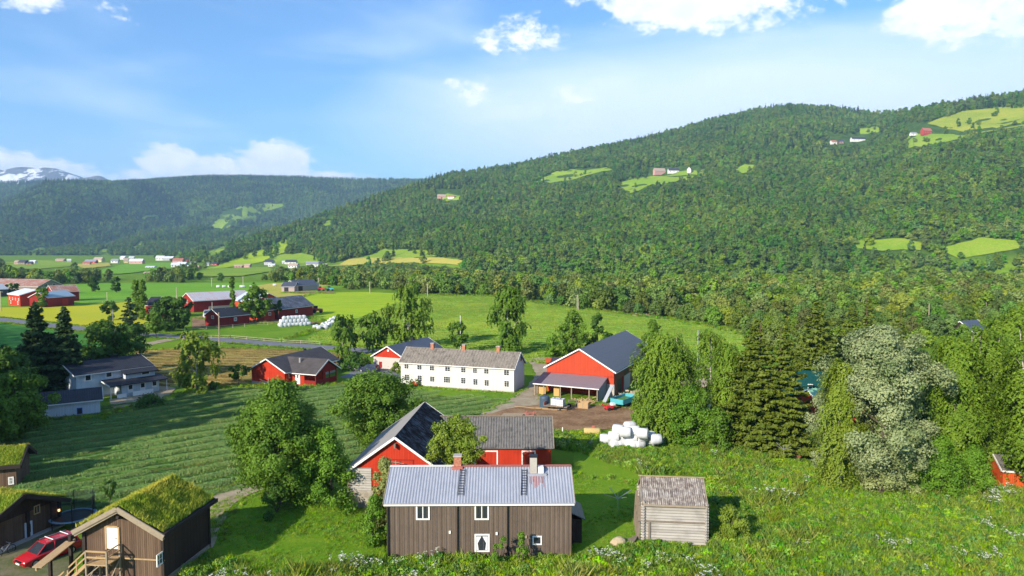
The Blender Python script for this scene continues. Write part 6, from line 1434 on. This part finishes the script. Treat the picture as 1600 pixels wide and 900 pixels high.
mb.box(-2.4, 2.4, -1.06, 1.06, .7, .78); mb.box(-2.44, -2.36, -1.06, 1.06, .78, 1.5); mb.box(2.36, 2.44, -1.06, 1.06, .78, 1.5); mb.build('body', mq, e)
for x in (-.9, .1):
    for s in (-1, 1): MB().cyl((x, s * .8, .42), (x, s * 1.05, .42), .42, n=16).build('wheel', m_tyre, e)
MB().box(-1.8, 1.6, -.8, .8, .782, 1.2).build('load', MATS['leaves_bush'] if False else plain('green_cuttings', (.08, .2, .04), .9, .4, 6), e)
g = at(953, 641); e = empty('red_implement', g, R(25), 'red and white mowing implement on the ground by the turquoise trailer', 'machine'); mr = plain('implement_red', (.55, .03, .04), .4); mb = MB(); mb.box(-.8, .5, -.4, .4, .35, .8); mb.bar((-.8, 0, .7), (-1.5, 0, 1.1), .14); mb.build('housing', mr, e); MB().box(.1, .7, -.5, .2, .81, 1.15).build('guard', m_white, e); MB().cyl((.6, -.5, .3), (.6, .5, .3), .3, n=14).build('roller', m_black, e)
for s in (-1, 1): MB().cyl((-.4, s * .45, .28), (-.4, s * .58, .28), .28, n=12).build('wheel', m_tyre, e)
g = at(950, 628); e = empty('conveyor', g, R(60), 'grey bale elevator leaning against the lean-to wall', 'conveyor'); mb = MB(); mb.bar((-1.6, 0, .3), (1.8, 0, 2.4), .6, .12); mb.build('belt', plain('grey_steel', (.4, .42, .43), .5), e); MB().bar((.6, 0, 1.6), (.8, 0, 0), .1).build('leg', m_rim, e)
for s in (-1, 1): MB().cyl((-.2, s * .3, .3), (-.2, s * .42, .3), .3, n=12).build('wheel', m_tyre, e)
rr_ = random.Random(2); g = at(848, 638.5); e = empty('plank_pile', g, R(-18), 'row of pale planks lying along the edge of the dirt yard', 'plank pile'); mb = MB()
for k in range(14): x = -3.5 + k * .5; a = rr_.uniform(-.25, .25); mb.bar((x - 1.0, -.6 + a, .1 + .12 * (k % 2)), (x + 1.0, -.6 - a + rr_.uniform(-.3, .3), .1 + .12 * (k % 2)), .2, .08)
mb.build('plank', m_pine, e)['kind'] = 'stuff'
rr_ = random.Random(3); g = at(990, 622); e = empty('rubble_pile', g, 0, 'pile of pale timber and rubble along the side wall of the big barn', 'pile'); mb = MB()
for k in range(60): p = Vector((rr_.gauss(0, 1.6), rr_.gauss(0, 1.6), abs(rr_.gauss(0, .4)))); a = rr_.random() * 3; mb.bar(p, p + Vector((math.cos(a) * .7, math.sin(a) * .7, rr_.uniform(-.1, .3))), rr_.uniform(.1, .4))
mb.build('board', plain('pale_junk', (.45, .36, .28), .9, .4, 2.0), e)['kind'] = 'stuff'
rr_ = random.Random(6); g = at(1080, 602); e = empty('stone_pile', g, 0, 'grey-brown pile of stones and timber behind the big weeping birch', 'pile'); mb = MB()
for k in range(60): p = Vector((rr_.gauss(0, 2.2), rr_.gauss(0, 1.6), abs(rr_.gauss(0, .5)))); a = rr_.random() * 3; mb.bar(p, p + Vector((math.cos(a) * .9, math.sin(a) * .9, rr_.uniform(-.1, .3))), rr_.uniform(.2, .6))
mb.build('rock', plain('pile_stone', (.33, .27, .22), .9, .4, 2.0), e)['kind'] = 'stuff'
g = at(805, 651); e = empty('beam_pile', g, R(4), 'stack of whitish beams behind the roof of the barn wing', 'beam stack'); mb = MB()
for k in range(4): mb.box(-2.2 + .15 * k, 2.0, -.5 + k * .25, -.28 + k * .25, .05, .3 + .05 * k)
mb.build('beam', m_beam, e)
g = at(827, 654); e = empty('old_harrow', g, R(-5), 'rusty brown harrow on the dirt yard behind the barn wing', 'harrow'); mb = MB(); mb.bar((-1, 0, .5), (1.2, 0, .5), .14); mb.bar((-.6, -.4, .2), (-.4, .6, 1.0), .1); mb.bar((.5, -.4, .2), (.7, .6, 1.0), .1); mb.bar((-.9, .4, .7), (1.0, .4, .8), .1); mb.build('frame', m_rust, e)
for x in (-.8, .9): MB().cyl((x, -.1, .3), (x, .02, .3), .32, n=12).build('wheel', m_tyre, e)
g = at(857, 570); e = empty('orange_cart', g, R(10), 'small orange cart on the gravel left of the big red barn', 'cart'); mo = plain('orange_cart_paint', (.6, .1, .03), .5); MB().loft([[(-.5, -.4, .5), (.5, -.4, .5), (.5, .4, .5), (-.5, .4, .5)], [(-.7, -.55, 1.4), (.7, -.55, 1.4), (.7, .55, 1.4), (-.7, .55, 1.4)]]).build('hopper', mo, e)
for s in (-1, 1): MB().cyl((0, s * .55, .3), (0, s * .68, .3), .3, n=12).build('wheel', m_tyre, e)
g = at(875, 570); car('parked_car', 'dark plum car behind the big red barn gable', g, R(0), plain('plum_paint', (.09, .03, .07), .3))
# far machinery
for (px, py, col, lab) in ((502, 455, 'implement_red', 'red farm machine parked right of the far field barns'), (516, 454.5, 'turquoise_paint', 'blue-green farm machine parked at the wood edge'), (496, 489, 'implement_red', 'red tractor at the right end of the dark-roofed red barn')):
    g = at(px, py); e = empty('farm_machine', g, R(10), lab, 'machine'); k = 1.5
    MB().loft([[(-1.2 * k, -.6 * k, .6 * k), (-1.2 * k, .6 * k, .6 * k), (-1.2 * k, .5 * k, 1.3 * k), (-1.2 * k, -.5 * k, 1.3 * k)], [(1.4 * k, -.5 * k, .6 * k), (1.4 * k, .5 * k, .6 * k), (1.3 * k, .4 * k, 1.1 * k), (1.3 * k, -.4 * k, 1.1 * k)]]).build('body', MATS[col], e)
    MB().box(-1.0 * k, .1 * k, -.5 * k, .5 * k, 1.3 * k, 1.9 * k).build('cab', m_glass, e)
    for x, r_ in ((-.8, .7), (.9, .5)):
        for s in (-1, 1): MB().cyl((x * k, s * .6 * k, r_ * k * .8), (x * k, s * .85 * k, r_ * k * .8), r_ * k * .8, n=14).build('wheel', m_tyre, e)
# ---- poles
m_pole = plain('grey_pole_wood', (.42, .36, .28), .9, .2, 4.0)
def pole(px, yt, yb, lab, r=.14, mat=None, cross=True, name='utility_pole', cat='pole'):
    g = G(px, yb); h = ZD(yt, g.y); e = empty(name, g, 0, lab, cat); MB().cyl((0, 0, -.5), (0, 0, h), r, r * .8, n=8).build('shaft', mat or m_pole, e)
    if cross: MB().bar((-.9, 0, h - .3), (.9, 0, h - .3), .12).build('crossarm', m_pole, e)
    return e
pole(343, 488, 540, 'pale wooden utility pole beside the road before the low red barn', .2, m_beam, False)
pole(177, 484, 510, 'grey street lamp pole left of the purplish spruce', .16, m_rim, False)
pole(226, 505, 520, 'road sign post at the verge by the road fork', .12, m_rim, False, 'sign_post', 'sign')
pole(332, 472, 497, 'thin pole beside the white van', .14, cross=False); pole(353, 482, 508, 'thin pole at the gable of the low red barn', .14, cross=False)
pole(2, 455, 486, 'pole at the left picture edge before the yellow field', .2); pole(168, 456, 478, 'pole in the upper pasture above the yellow field', .2, cross=False); pole(276, 449, 468, 'pole in the upper pasture left of the long red barn', .2, cross=False)
pole(331, 434, 448, 'utility pole in front of the tree belt, left of three', .28); pole(380, 432, 448, 'utility pole in front of the tree belt, middle of three', .28); pole(498, 434, 452, 'utility pole beside the far field barns', .28)
pole(578, 440, 458, 'utility pole at the top edge of the bright green field', .25); pole(668, 443, 463, 'utility pole where the mown field begins', .25); pole(782, 451, 470, 'utility pole behind the tall dark weeping birch', .2)
pole(902, 461, 484, 'double utility pole at the wood edge of the mown field', .2); pole(904, 466, 485, 'shorter strut pole leaning at the wood edge of the mown field', .12, cross=False)
pole(1090, 516, 566, 'grey light pole on the mown field right of the big red barn', .16, m_rim, False)
pole(1451, 474, 506, 'bare pale pole rising from the riverside wood, left of two', .22, m_beam, False); pole(1531, 477, 504, 'bare white pole beside the dark-roofed cottage in the wood', .18, m_white, False); pole(785, 520, 550, 'thin green-grey pole behind the third chimney of the white farmhouse', .12, cross=False)
g = G(719.5, 552); h = ZD(494, g.y); e = empty('flagpole', g, 0, 'tall white flagpole behind the white farmhouse', 'flagpole'); MB().cyl((0, 0, -.3), (0, 0, h), .1, .06, n=8).build('shaft', m_white, e); MB().cyl((0, 0, h), (0, 0, h + .15), .12, .12, n=8).build('finial', m_white, e)
def airer(px, py, lab, h=2.0, L=1.1):
    e = empty('clothes_airer', G(px, py), .4, lab, 'clothes airer'); MB().cyl((0, 0, -.1), (0, 0, h), .04, n=6).build('pole', m_rim, e)
    for k in range(4): a = k * 1.571; MB().bar((0, 0, h * .75), (math.cos(a) * L, math.sin(a) * L, h + .1), .04).build('arm', m_rim, e)
airer(420, 612, 'white rotary clothes airer on the lawn before the red L-shaped house', 2.2, 1.5); airer(965, 806, 'rotary clothes airer between the brown house and the log storehouse', 2.2, 1.5); airer(1224, 722, 'rotary clothes airer under the tall yellowish spruces', 2.0, 1.2)
g = G(1243, 718); e = empty('garden_cart', g, .3, 'small red cart beside the clothes airer under the spruces', 'cart'); MB().box(-.5, .5, -.35, .35, .35, .8).build('tray', m_rust, e)
for s in (-1, 1): MB().cyl((0, s * .36, .22), (0, s * .46, .22), .22, n=10).build('wheel', m_tyre, e)
# ---- trampoline
g = G(115, 820); e = empty('trampoline', g, 0, 'round trampoline with dark safety net behind the grass-roofed house', 'trampoline'); Rt = 1.75; n = 24
ring = MB(); 
for k in range(n): a, b = 2 * math.pi * k / n, 2 * math.pi * (k + 1) / n; ring.bar((math.cos(a) * Rt, math.sin(a) * Rt, .85), (math.cos(b) * Rt, math.sin(b) * Rt, .85), .28, .06)
ring.build('pad', plain('blue_pad', (.2, .32, .42), .6), e)
MB().cyl((0, 0, .8), (0, 0, .82), Rt - .12, n=24).build('mat', m_black, e)
m, t = newmat('net'); mx = nd(t, 'ShaderNodeMixShader', {0: 0.45, 1: nd(t, 'ShaderNodeBsdfTransparent').outputs[0], 2: nd(t, 'ShaderNodeBsdfDiffuse', {0: (.02, .03, .035, 1)}).outputs[0]}); nd(t, 'ShaderNodeOutputMaterial', {0: mx.outputs[0]})
MB().cyl((0, 0, .9), (0, 0, 2.6), Rt, n=24, caps=False).build('net', m, e)
for k in range(6):
    a = k * 1.047; MB().cyl((math.cos(a) * (Rt + .05), math.sin(a) * (Rt + .05), -.05), (math.cos(a) * (Rt + .05), math.sin(a) * (Rt + .05), 2.7), .04, n=6).build('post', m_black, e)
# ---- bicycle by the grass-roofed house
g = G(8, 868); e = empty('bicycle', g, R(70), 'bicycle leaning near the left corner of the grass-roofed house', 'bicycle')
for x in (-.52, .52):
    mb = MB(); n = 20
    for k in range(n): a, b = 2 * math.pi * k / n, 2 * math.pi * (k + 1) / n; mb.bar((x + math.cos(a) * .34, 0, .35 + math.sin(a) * .34), (x + math.cos(b) * .34, 0, .35 + math.sin(b) * .34), .04)
    for k in range(6): a = k * 1.047; mb.bar((x, 0, .35), (x + math.cos(a) * .33, 0, .35 + math.sin(a) * .33), .01)
    mb.build('wheel', m_tyre, e)
mb = MB(); mb.bar((-.52, 0, .35), (-.1, 0, .33), .035); mb.bar((-.52, 0, .35), (-.18, 0, .8), .03); mb.bar((-.1, 0, .33), (-.2, 0, .88), .035); mb.bar((-.1, 0, .33), (.36, 0, .78), .035); mb.bar((-.18, 0, .8), (.36, 0, .8), .035); mb.bar((.52, 0, .35), (.34, 0, .92), .035); mb.build('frame', m_rim, e)
MB().box(-.32, -.08, -.07, .07, .88, .94).build('saddle', m_black, e); MB().bar((.3, -.28, .98), (.3, .28, .98), .035).build('handlebar', m_rim, e)
# ---- boulder and boards by the log storehouse
g = G(967, 852); mb = MB(); n = 12; rr_ = random.Random(8)
mb.loft([[(math.cos(2 * math.pi * i / n) * r_ * rr_.uniform(.85, 1.1), math.sin(2 * math.pi * i / n) * r_ * .8 * rr_.uniform(.85, 1.1), z) for i in range(n)] for r_, z in ((.6, -.1), (.72, .25), (.55, .55), (.2, .72))])
tag(mb.build('boulder', plain('boulder_stone', (.42, .34, .22), .9, .3, 3), loc=g), 'pale boulder at the foot of the log storehouse', 'boulder')
g = G(984, 853); e = empty('board_heap', g, .3, 'few dark boards heaped between the boulder and the log storehouse', 'boards'); mb = MB()
for k in range(6): mb.bar((-.5 + k * .15, -.7 + .1 * k, .05 + .08 * k), (.1 + k * .2, .7, .3 + .05 * k), .16, .04)
mb.build('board', m_logshade, e)
g = G(1012, 494); e = empty('brushwood_heap', g, 0, 'heap of brown brushwood at the edge of the mown field', 'heap'); mb = MB(); rr_ = random.Random(5)
for k in range(50): p = Vector((rr_.gauss(0, 2), rr_.gauss(0, 1.2), abs(rr_.gauss(0, .5)))); a = rr_.random() * 3; mb.bar(p, p + Vector((math.cos(a) * 1.2, math.sin(a) * 1.2, rr_.uniform(-.1, .4))), .3)
mb.build('branch', plain('brushwood', (.3, .18, .14), .9, .4), e)['kind'] = 'stuff'
# ---- fences
def fence(pts, lab, h=1.1, sp_=3.0, name='fence', mat=None, rails=2):
    P = [G(*p) for p in pts]; e = empty(name, P[0], 0, lab, 'fence'); mb = MB(); rl = MB()
    for a, b in zip(P, P[1:]):
        n = max(1, int((b - a).length / sp_))
        for k in range(n + 1): q = a.lerp(b, k / n) - P[0]; mb.box(q.x - .06, q.x + .06, q.y - .06, q.y + .06, -.1, h)
        for r_ in range(rails): z = h * (r_ + 1) / rails - .12; rl.bar(a - P[0] + Vector((0, 0, z)), b - P[0] + Vector((0, 0, z)), .04, .08)
    mb.build('post', mat or m_pole, e)['kind'] = 'stuff'; rl.build('rail', mat or m_pole, e)
fence([(300, 516), (345, 514), (400, 509), (436, 507)], 'wooden paddock fence in front of the low red barn')
fence([(300, 530), (360, 529), (440, 536), (500, 539)], 'wire fence with grey posts along the far side of the road', 1.0, 5.0)
fence([(140, 475), (250, 466), (300, 464)], 'fence between the upper pasture and the yellow crop field', 1.1, 6.0)
# ---- blue skip and hedge-side things by the grey house omitted: too dark to tell

# ================================================================== meadow
r = np.random.default_rng(12)
def tuft(seed, n, rad, h0, h1, wd, mat, name):
    r_ = np.random.default_rng(seed); a = r_.random(n) * 6.28; q = np.sqrt(r_.random(n)) * rad
    V, A = blades(np.stack([np.cos(a) * q, np.sin(a) * q, np.full(n, -.03)], -1), r_, h0, h1, wd, .6)
    return mesh_np(name, V, np.arange(len(V)), 4, mat, attr=A)
G_tall = leafmat('tall_grass', (.078, .185, .004), (.175, .3, .009), .35, .7, True, .85)
G_dry = leafmat('dry_grass', (.09, .145, .01), (.16, .2, .03), .35, .5, True, .85)
G_herb = leafmat('herbs', (.04, .115, .01), (.085, .18, .016), .3, .5, True)
GV = [src('grass_tuft_0', tuft(1, 46, .42, .25, .75, .022, G_tall, 'g')), src('grass_tuft_1', tuft(2, 46, .5, .2, .6, .026, G_tall, 'g')), src('grass_tuft_2', tuft(3, 36, .35, .4, 1.05, .02, G_dry, 'g'))]
def herb(seed, mat, H=.7, Rr=.45, n=90, ls=.12):
    return leafmesh('h', crown_round(H, Rr, .05, seed, 8, n // 8, ls, 'dome', cr=.5), mat)
GV.append(src('grass_tuft_3', herb(5, G_herb))); GV.append(src('grass_tuft_4', herb(6, G_tall, .55, .55, 110, .11)))
def parsley(seed):
    r_ = np.random.default_rng(seed); C = []; N = []
    st = MB()
    for k in range(7):
        a = r_.random() * 6.28; q = r_.random() * .4; h = r_.uniform(.7, 1.15); x, y = math.cos(a) * q, math.sin(a) * q
        st.bar((x * .5, y * .5, 0), (x, y, h), .012)
        for j in range(7): b = r_.random() * 6.28; d_ = r_.random() * .1; C.append((x + math.cos(b) * d_, y + math.sin(b) * d_, h + r_.random() * .03)); N.append((0, 0, 1))
    C = np.array(C); V = quads(C, np.array(N) + r_.normal(size=C.shape) * .25, .06, r_, 1.0)
    me = mesh_np('p', V, np.arange(len(V)), 4, m_flower, attr=np.ones(len(V))); me.materials.append(G_herb)
    bm = bmesh.new(); bm.from_mesh(me); nf = len(bm.faces); bm.from_mesh(st.mesh('s', None)); bm.faces.ensure_lookup_table()
    for f in bm.faces[nf:]: f.material_index = 1
    bm.to_mesh(me); bm.free(); return me
m_flower = plain('umbel_white', (.72, .72, .6), .8, .1)
GV.append(src('grass_tuft_5', parsley(1))); GV.append(src('grass_tuft_6', parsley(2)))
MEADOW = [(270, 960), (300, 885), (330, 868), (420, 905), (560, 880), (600, 872), (900, 872), (990, 850), (1003, 848), (1107, 848), (1112, 790), (1110, 742), (1003, 742), (940, 720), (900, 705), (862, 700), (862, 676), (940, 678), (1030, 690), (1060, 684), (1150, 704), (1270, 730), (1450, 770), (1640, 775), (1700, 960)]
LAWN2 = [(895, 745), (998, 760), (1000, 845), (935, 862), (895, 862)]
D0, D1 = 44, 100
n = 95000; y = r.uniform(D0, D1, n); x = r.uniform(-36, 78, n); px, py = proj(x, y, 0 * x)
k = in_poly(px, py, MEADOW) & ~in_poly(px, py, LAWN2)
wx = np.array([FARM.c.x, LOG.c.x, WING.c.x]); 
for Hh in (FARM, LOG, WING, SH):
    ca, sa = math.cos(-Hh.ang), math.sin(-Hh.ang); lx_ = (x - Hh.c.x) * ca - (y - Hh.c.y) * sa; ly_ = (x - Hh.c.x) * sa + (y - Hh.c.y) * ca
    k &= ~((np.abs(lx_) < Hh.L / 2 + .3) & (np.abs(ly_) < Hh.W / 2 + .3))
x, y, px, py = x[k], y[k], px[k], py[k]
dz = fbm(x / 5, y / 5, 4); dd = fbm(x / 1.6 + 9, y / 1.6, 3)
fl = fbm(x / 3.5 + 50, y / 3.5 + 7, 3) + np.where((py > 850) & (px < 1120), .05, -.03) + np.where((px < 420) & (py > 780), .05, 0)
idx = np.full(len(x), 0); u_ = r.random(len(x))
idx = np.where(u_ < .38, 0, np.where(u_ < .7, 1, np.where(u_ < .73 + np.clip(dz, -.08, .2) * .5, 2, np.where(u_ < .88, 3, 4))))
isf = (fl > .15) & (r.random(len(x)) < .075); idx = np.where(isf, r.integers(5, 7, len(x)), idx)
ht = np.clip(1.0 + dz * 1.7 + dd * 1.1, .35, 1.8)
ht = np.where((px < 600) & (py < 868), ht * .6, ht)
scatter('grass', np.stack([x, y, 0 * x, r.random(len(x)) * 6.28, ht * r.uniform(.7, 1.15, len(x)), idx], -1), GV, 'tall meadow grass with white umbel flowers')
# short rough grass at the feet of lawns and field edges
n = 52000; y = r.uniform(46, 110, n); x = r.uniform(-48, 20, n); px, py = proj(x, y, 0 * x)
edge = [(330, 790), (400, 760), (540, 800), (606, 806), (600, 875), (560, 880), (420, 905), (300, 885)]
k = in_poly(px, py, edge) | in_poly(px, py, LAWN2); x, y = x[k], y[k]
scatter('short_grass', np.stack([x, y, 0 * x, r.random(len(x)) * 6.28, r.uniform(.2, .42, len(x)) * (1 + 3.0 * np.clip(fbm(x / 3.5, y / 3.5, 3), -.15, .5)), r.integers(0, 2, len(x))], -1), GV[:2] and [src('lawn_tuft_0', GV[0].data), src('lawn_tuft_1', GV[1].data)], 'short grass of the lawns around the brown house')
# cut hay lying in swaths on the mown fields
def swaths(name, poly, ang, spc, n, box, mat, hmul, label, rad=.5, nb=26, wd=.035, wob=9):
    x = r.uniform(box[0], box[1], n); y = r.uniform(box[2], box[3], n); px, py = proj(x, y, 0 * x)
    k = in_poly(px, py, poly); x, y = x[k], y[k]
    q = y * math.cos(ang) - x * math.sin(ang) + (fbm(x / 25, y / 25, 3)) * wob
    q0 = np.round(q / spc) * spc; dlt = (q0 - q) * r.choice([.9, .9, .9, .9, .5], len(x)) + r.normal(size=len(x)) * .1; x = x - math.sin(ang) * dlt; y = y + math.cos(ang) * dlt
    keep = fbm(x / 4, y / 4, 3) > -.14; x, y = x[keep], y[keep]
    scatter(name, np.stack([x, y, 0 * x, r.random(len(x)) * 6.28, r.uniform(.5, 1.15, len(x)) * hmul, r.integers(0, 2, len(x))], -1),
            [src(name + '_tuft_%d' % j, tuft(40 + j, nb, rad, .08, .3, wd, mat, 's')) for j in range(2)], label)
HF = [(-40, 700), (60, 655), (250, 622), (340, 609), (400, 607), (545, 601), (640, 607), (800, 626), (740, 648), (640, 700), (520, 740), (395, 756), (330, 778), (250, 788), (140, 798), (40, 768)]
swaths('cut_hay', HF, R(36), 3.2, 120000, (-85, 8, 66, 132), leafmat('hay_swath', (.06, .14, .035), (.115, .2, .08), .2, .4, True, .85), 1.1, 'cut hay lying in rows on the near field')
MF = [(665, 462), (760, 463), (860, 477), (960, 488), (1060, 500), (1165, 521), (1160, 560), (1090, 575), (960, 580), (840, 566), (760, 560), (640, 552), (540, 541), (480, 531), (520, 508), (560, 499), (590, 486), (628, 470)]
swaths('cut_grass', MF, R(-12), 4.2, 90000, (-80, 75, 135, 400), leafmat('green_swath', (.09, .18, .012), (.17, .26, .03), .3, .5, True, .85), 1.6, 'cut grass lying in rows on the far mown field', .7, 22, .06, 14)
TF = [(212, 547), (300, 545), (420, 545), (540, 553), (580, 568), (520, 572), (400, 577), (393, 598), (340, 604), (245, 604), (215, 575)]
swaths('stubble', TF, R(-10), 3.4, 26000, (-100, -20, 122, 175), leafmat('straw_swath', (.13, .112, .045), (.2, .165, .065), .2, .5, True, .85), 1.2, 'dry cut grass in rows on the tan field', .6, 22, .05)

# rough grass along the edges of fields, roads and tracks
lines = [([(60, 655), (150, 654), (250, 624), (330, 607), (400, 605), (470, 606), (545, 600)], 1.6, .9), 
  ([(665, 461), (760, 462), (860, 477), (960, 489), (1060, 501), (1165, 522)], 3.0, 1.5), ([(425, 471), (460, 467), (500, 457)], 2.0, 1.2), ([(895, 745), (945, 748), (998, 758)], .8, .7), ([(895, 706), (960, 706), (1000, 730)], .8, .7),
  ([(100, 600), (208, 545), (235, 540)], 1.5, 1.0), ([(440, 492), (490, 498), (520, 504), (470, 524), (440, 532)], 2.0, 1.4), ([(212, 548), (300, 545), (420, 545)], 1.0, .9), ([(420, 573), (393, 598)], 1.0, .8), ([(740, 652), (800, 623), (824, 606)], .7, .5), ([(846, 612), (850, 634), (960, 634), (1000, 642), (1020, 664)], .8, .6), ([(735, 676), (850, 677), (940, 673)], .7, .6),
  ([(625, 602), (700, 609), (803, 616)], .5, .5), ([(830, 566), (850, 568), (1000, 566)], .8, .7), ([(300, 497), (420, 506), (530, 507)], 1.5, 1.0), ([(440, 458), (525, 459)], 2, 1.2), ([(820, 448), (1035, 451)], 3, 1.4)]
VP = []
TRK = [(300, 860), (330, 800), (352, 780), (392, 762), (440, 745), (500, 722)]; ROAD = [(-60, 494), (40, 504), (120, 513), (210, 522), (330, 530), (430, 538), (520, 544), (600, 551)]
lines = [l + (0,) for l in lines] + [(TRK, .5, .5, 2.1), (TRK, .5, .5, -2.1), (ROAD, .9, .8, 4.3), (ROAD, .9, .8, -4.3)]
for pl, wdt, sc, off in lines:
    P = [G(*p) for p in pl]
    for a, b in zip(P, P[1:]):
        L = (b - a).length; n_ = int(L * 5 / max(1, sc)); dn = Vector((-(b - a).y, (b - a).x, 0)).normalized()
        for k in range(n_):
            q = a.lerp(b, random.random()) + dn * (off + random.gauss(0, wdt * .45))
            VP.append((q.x, q.y, 0, random.random() * 6.28, sc * random.uniform(.5, 1.15), random.choice([0, 0, 1, 1, 2, 3, 4, 4])))
scatter('verge_grass', VP, [src('verge_tuft_%d' % j, GV[j].data) for j in range(5)], 'rough grass along field edges, roads and tracks')
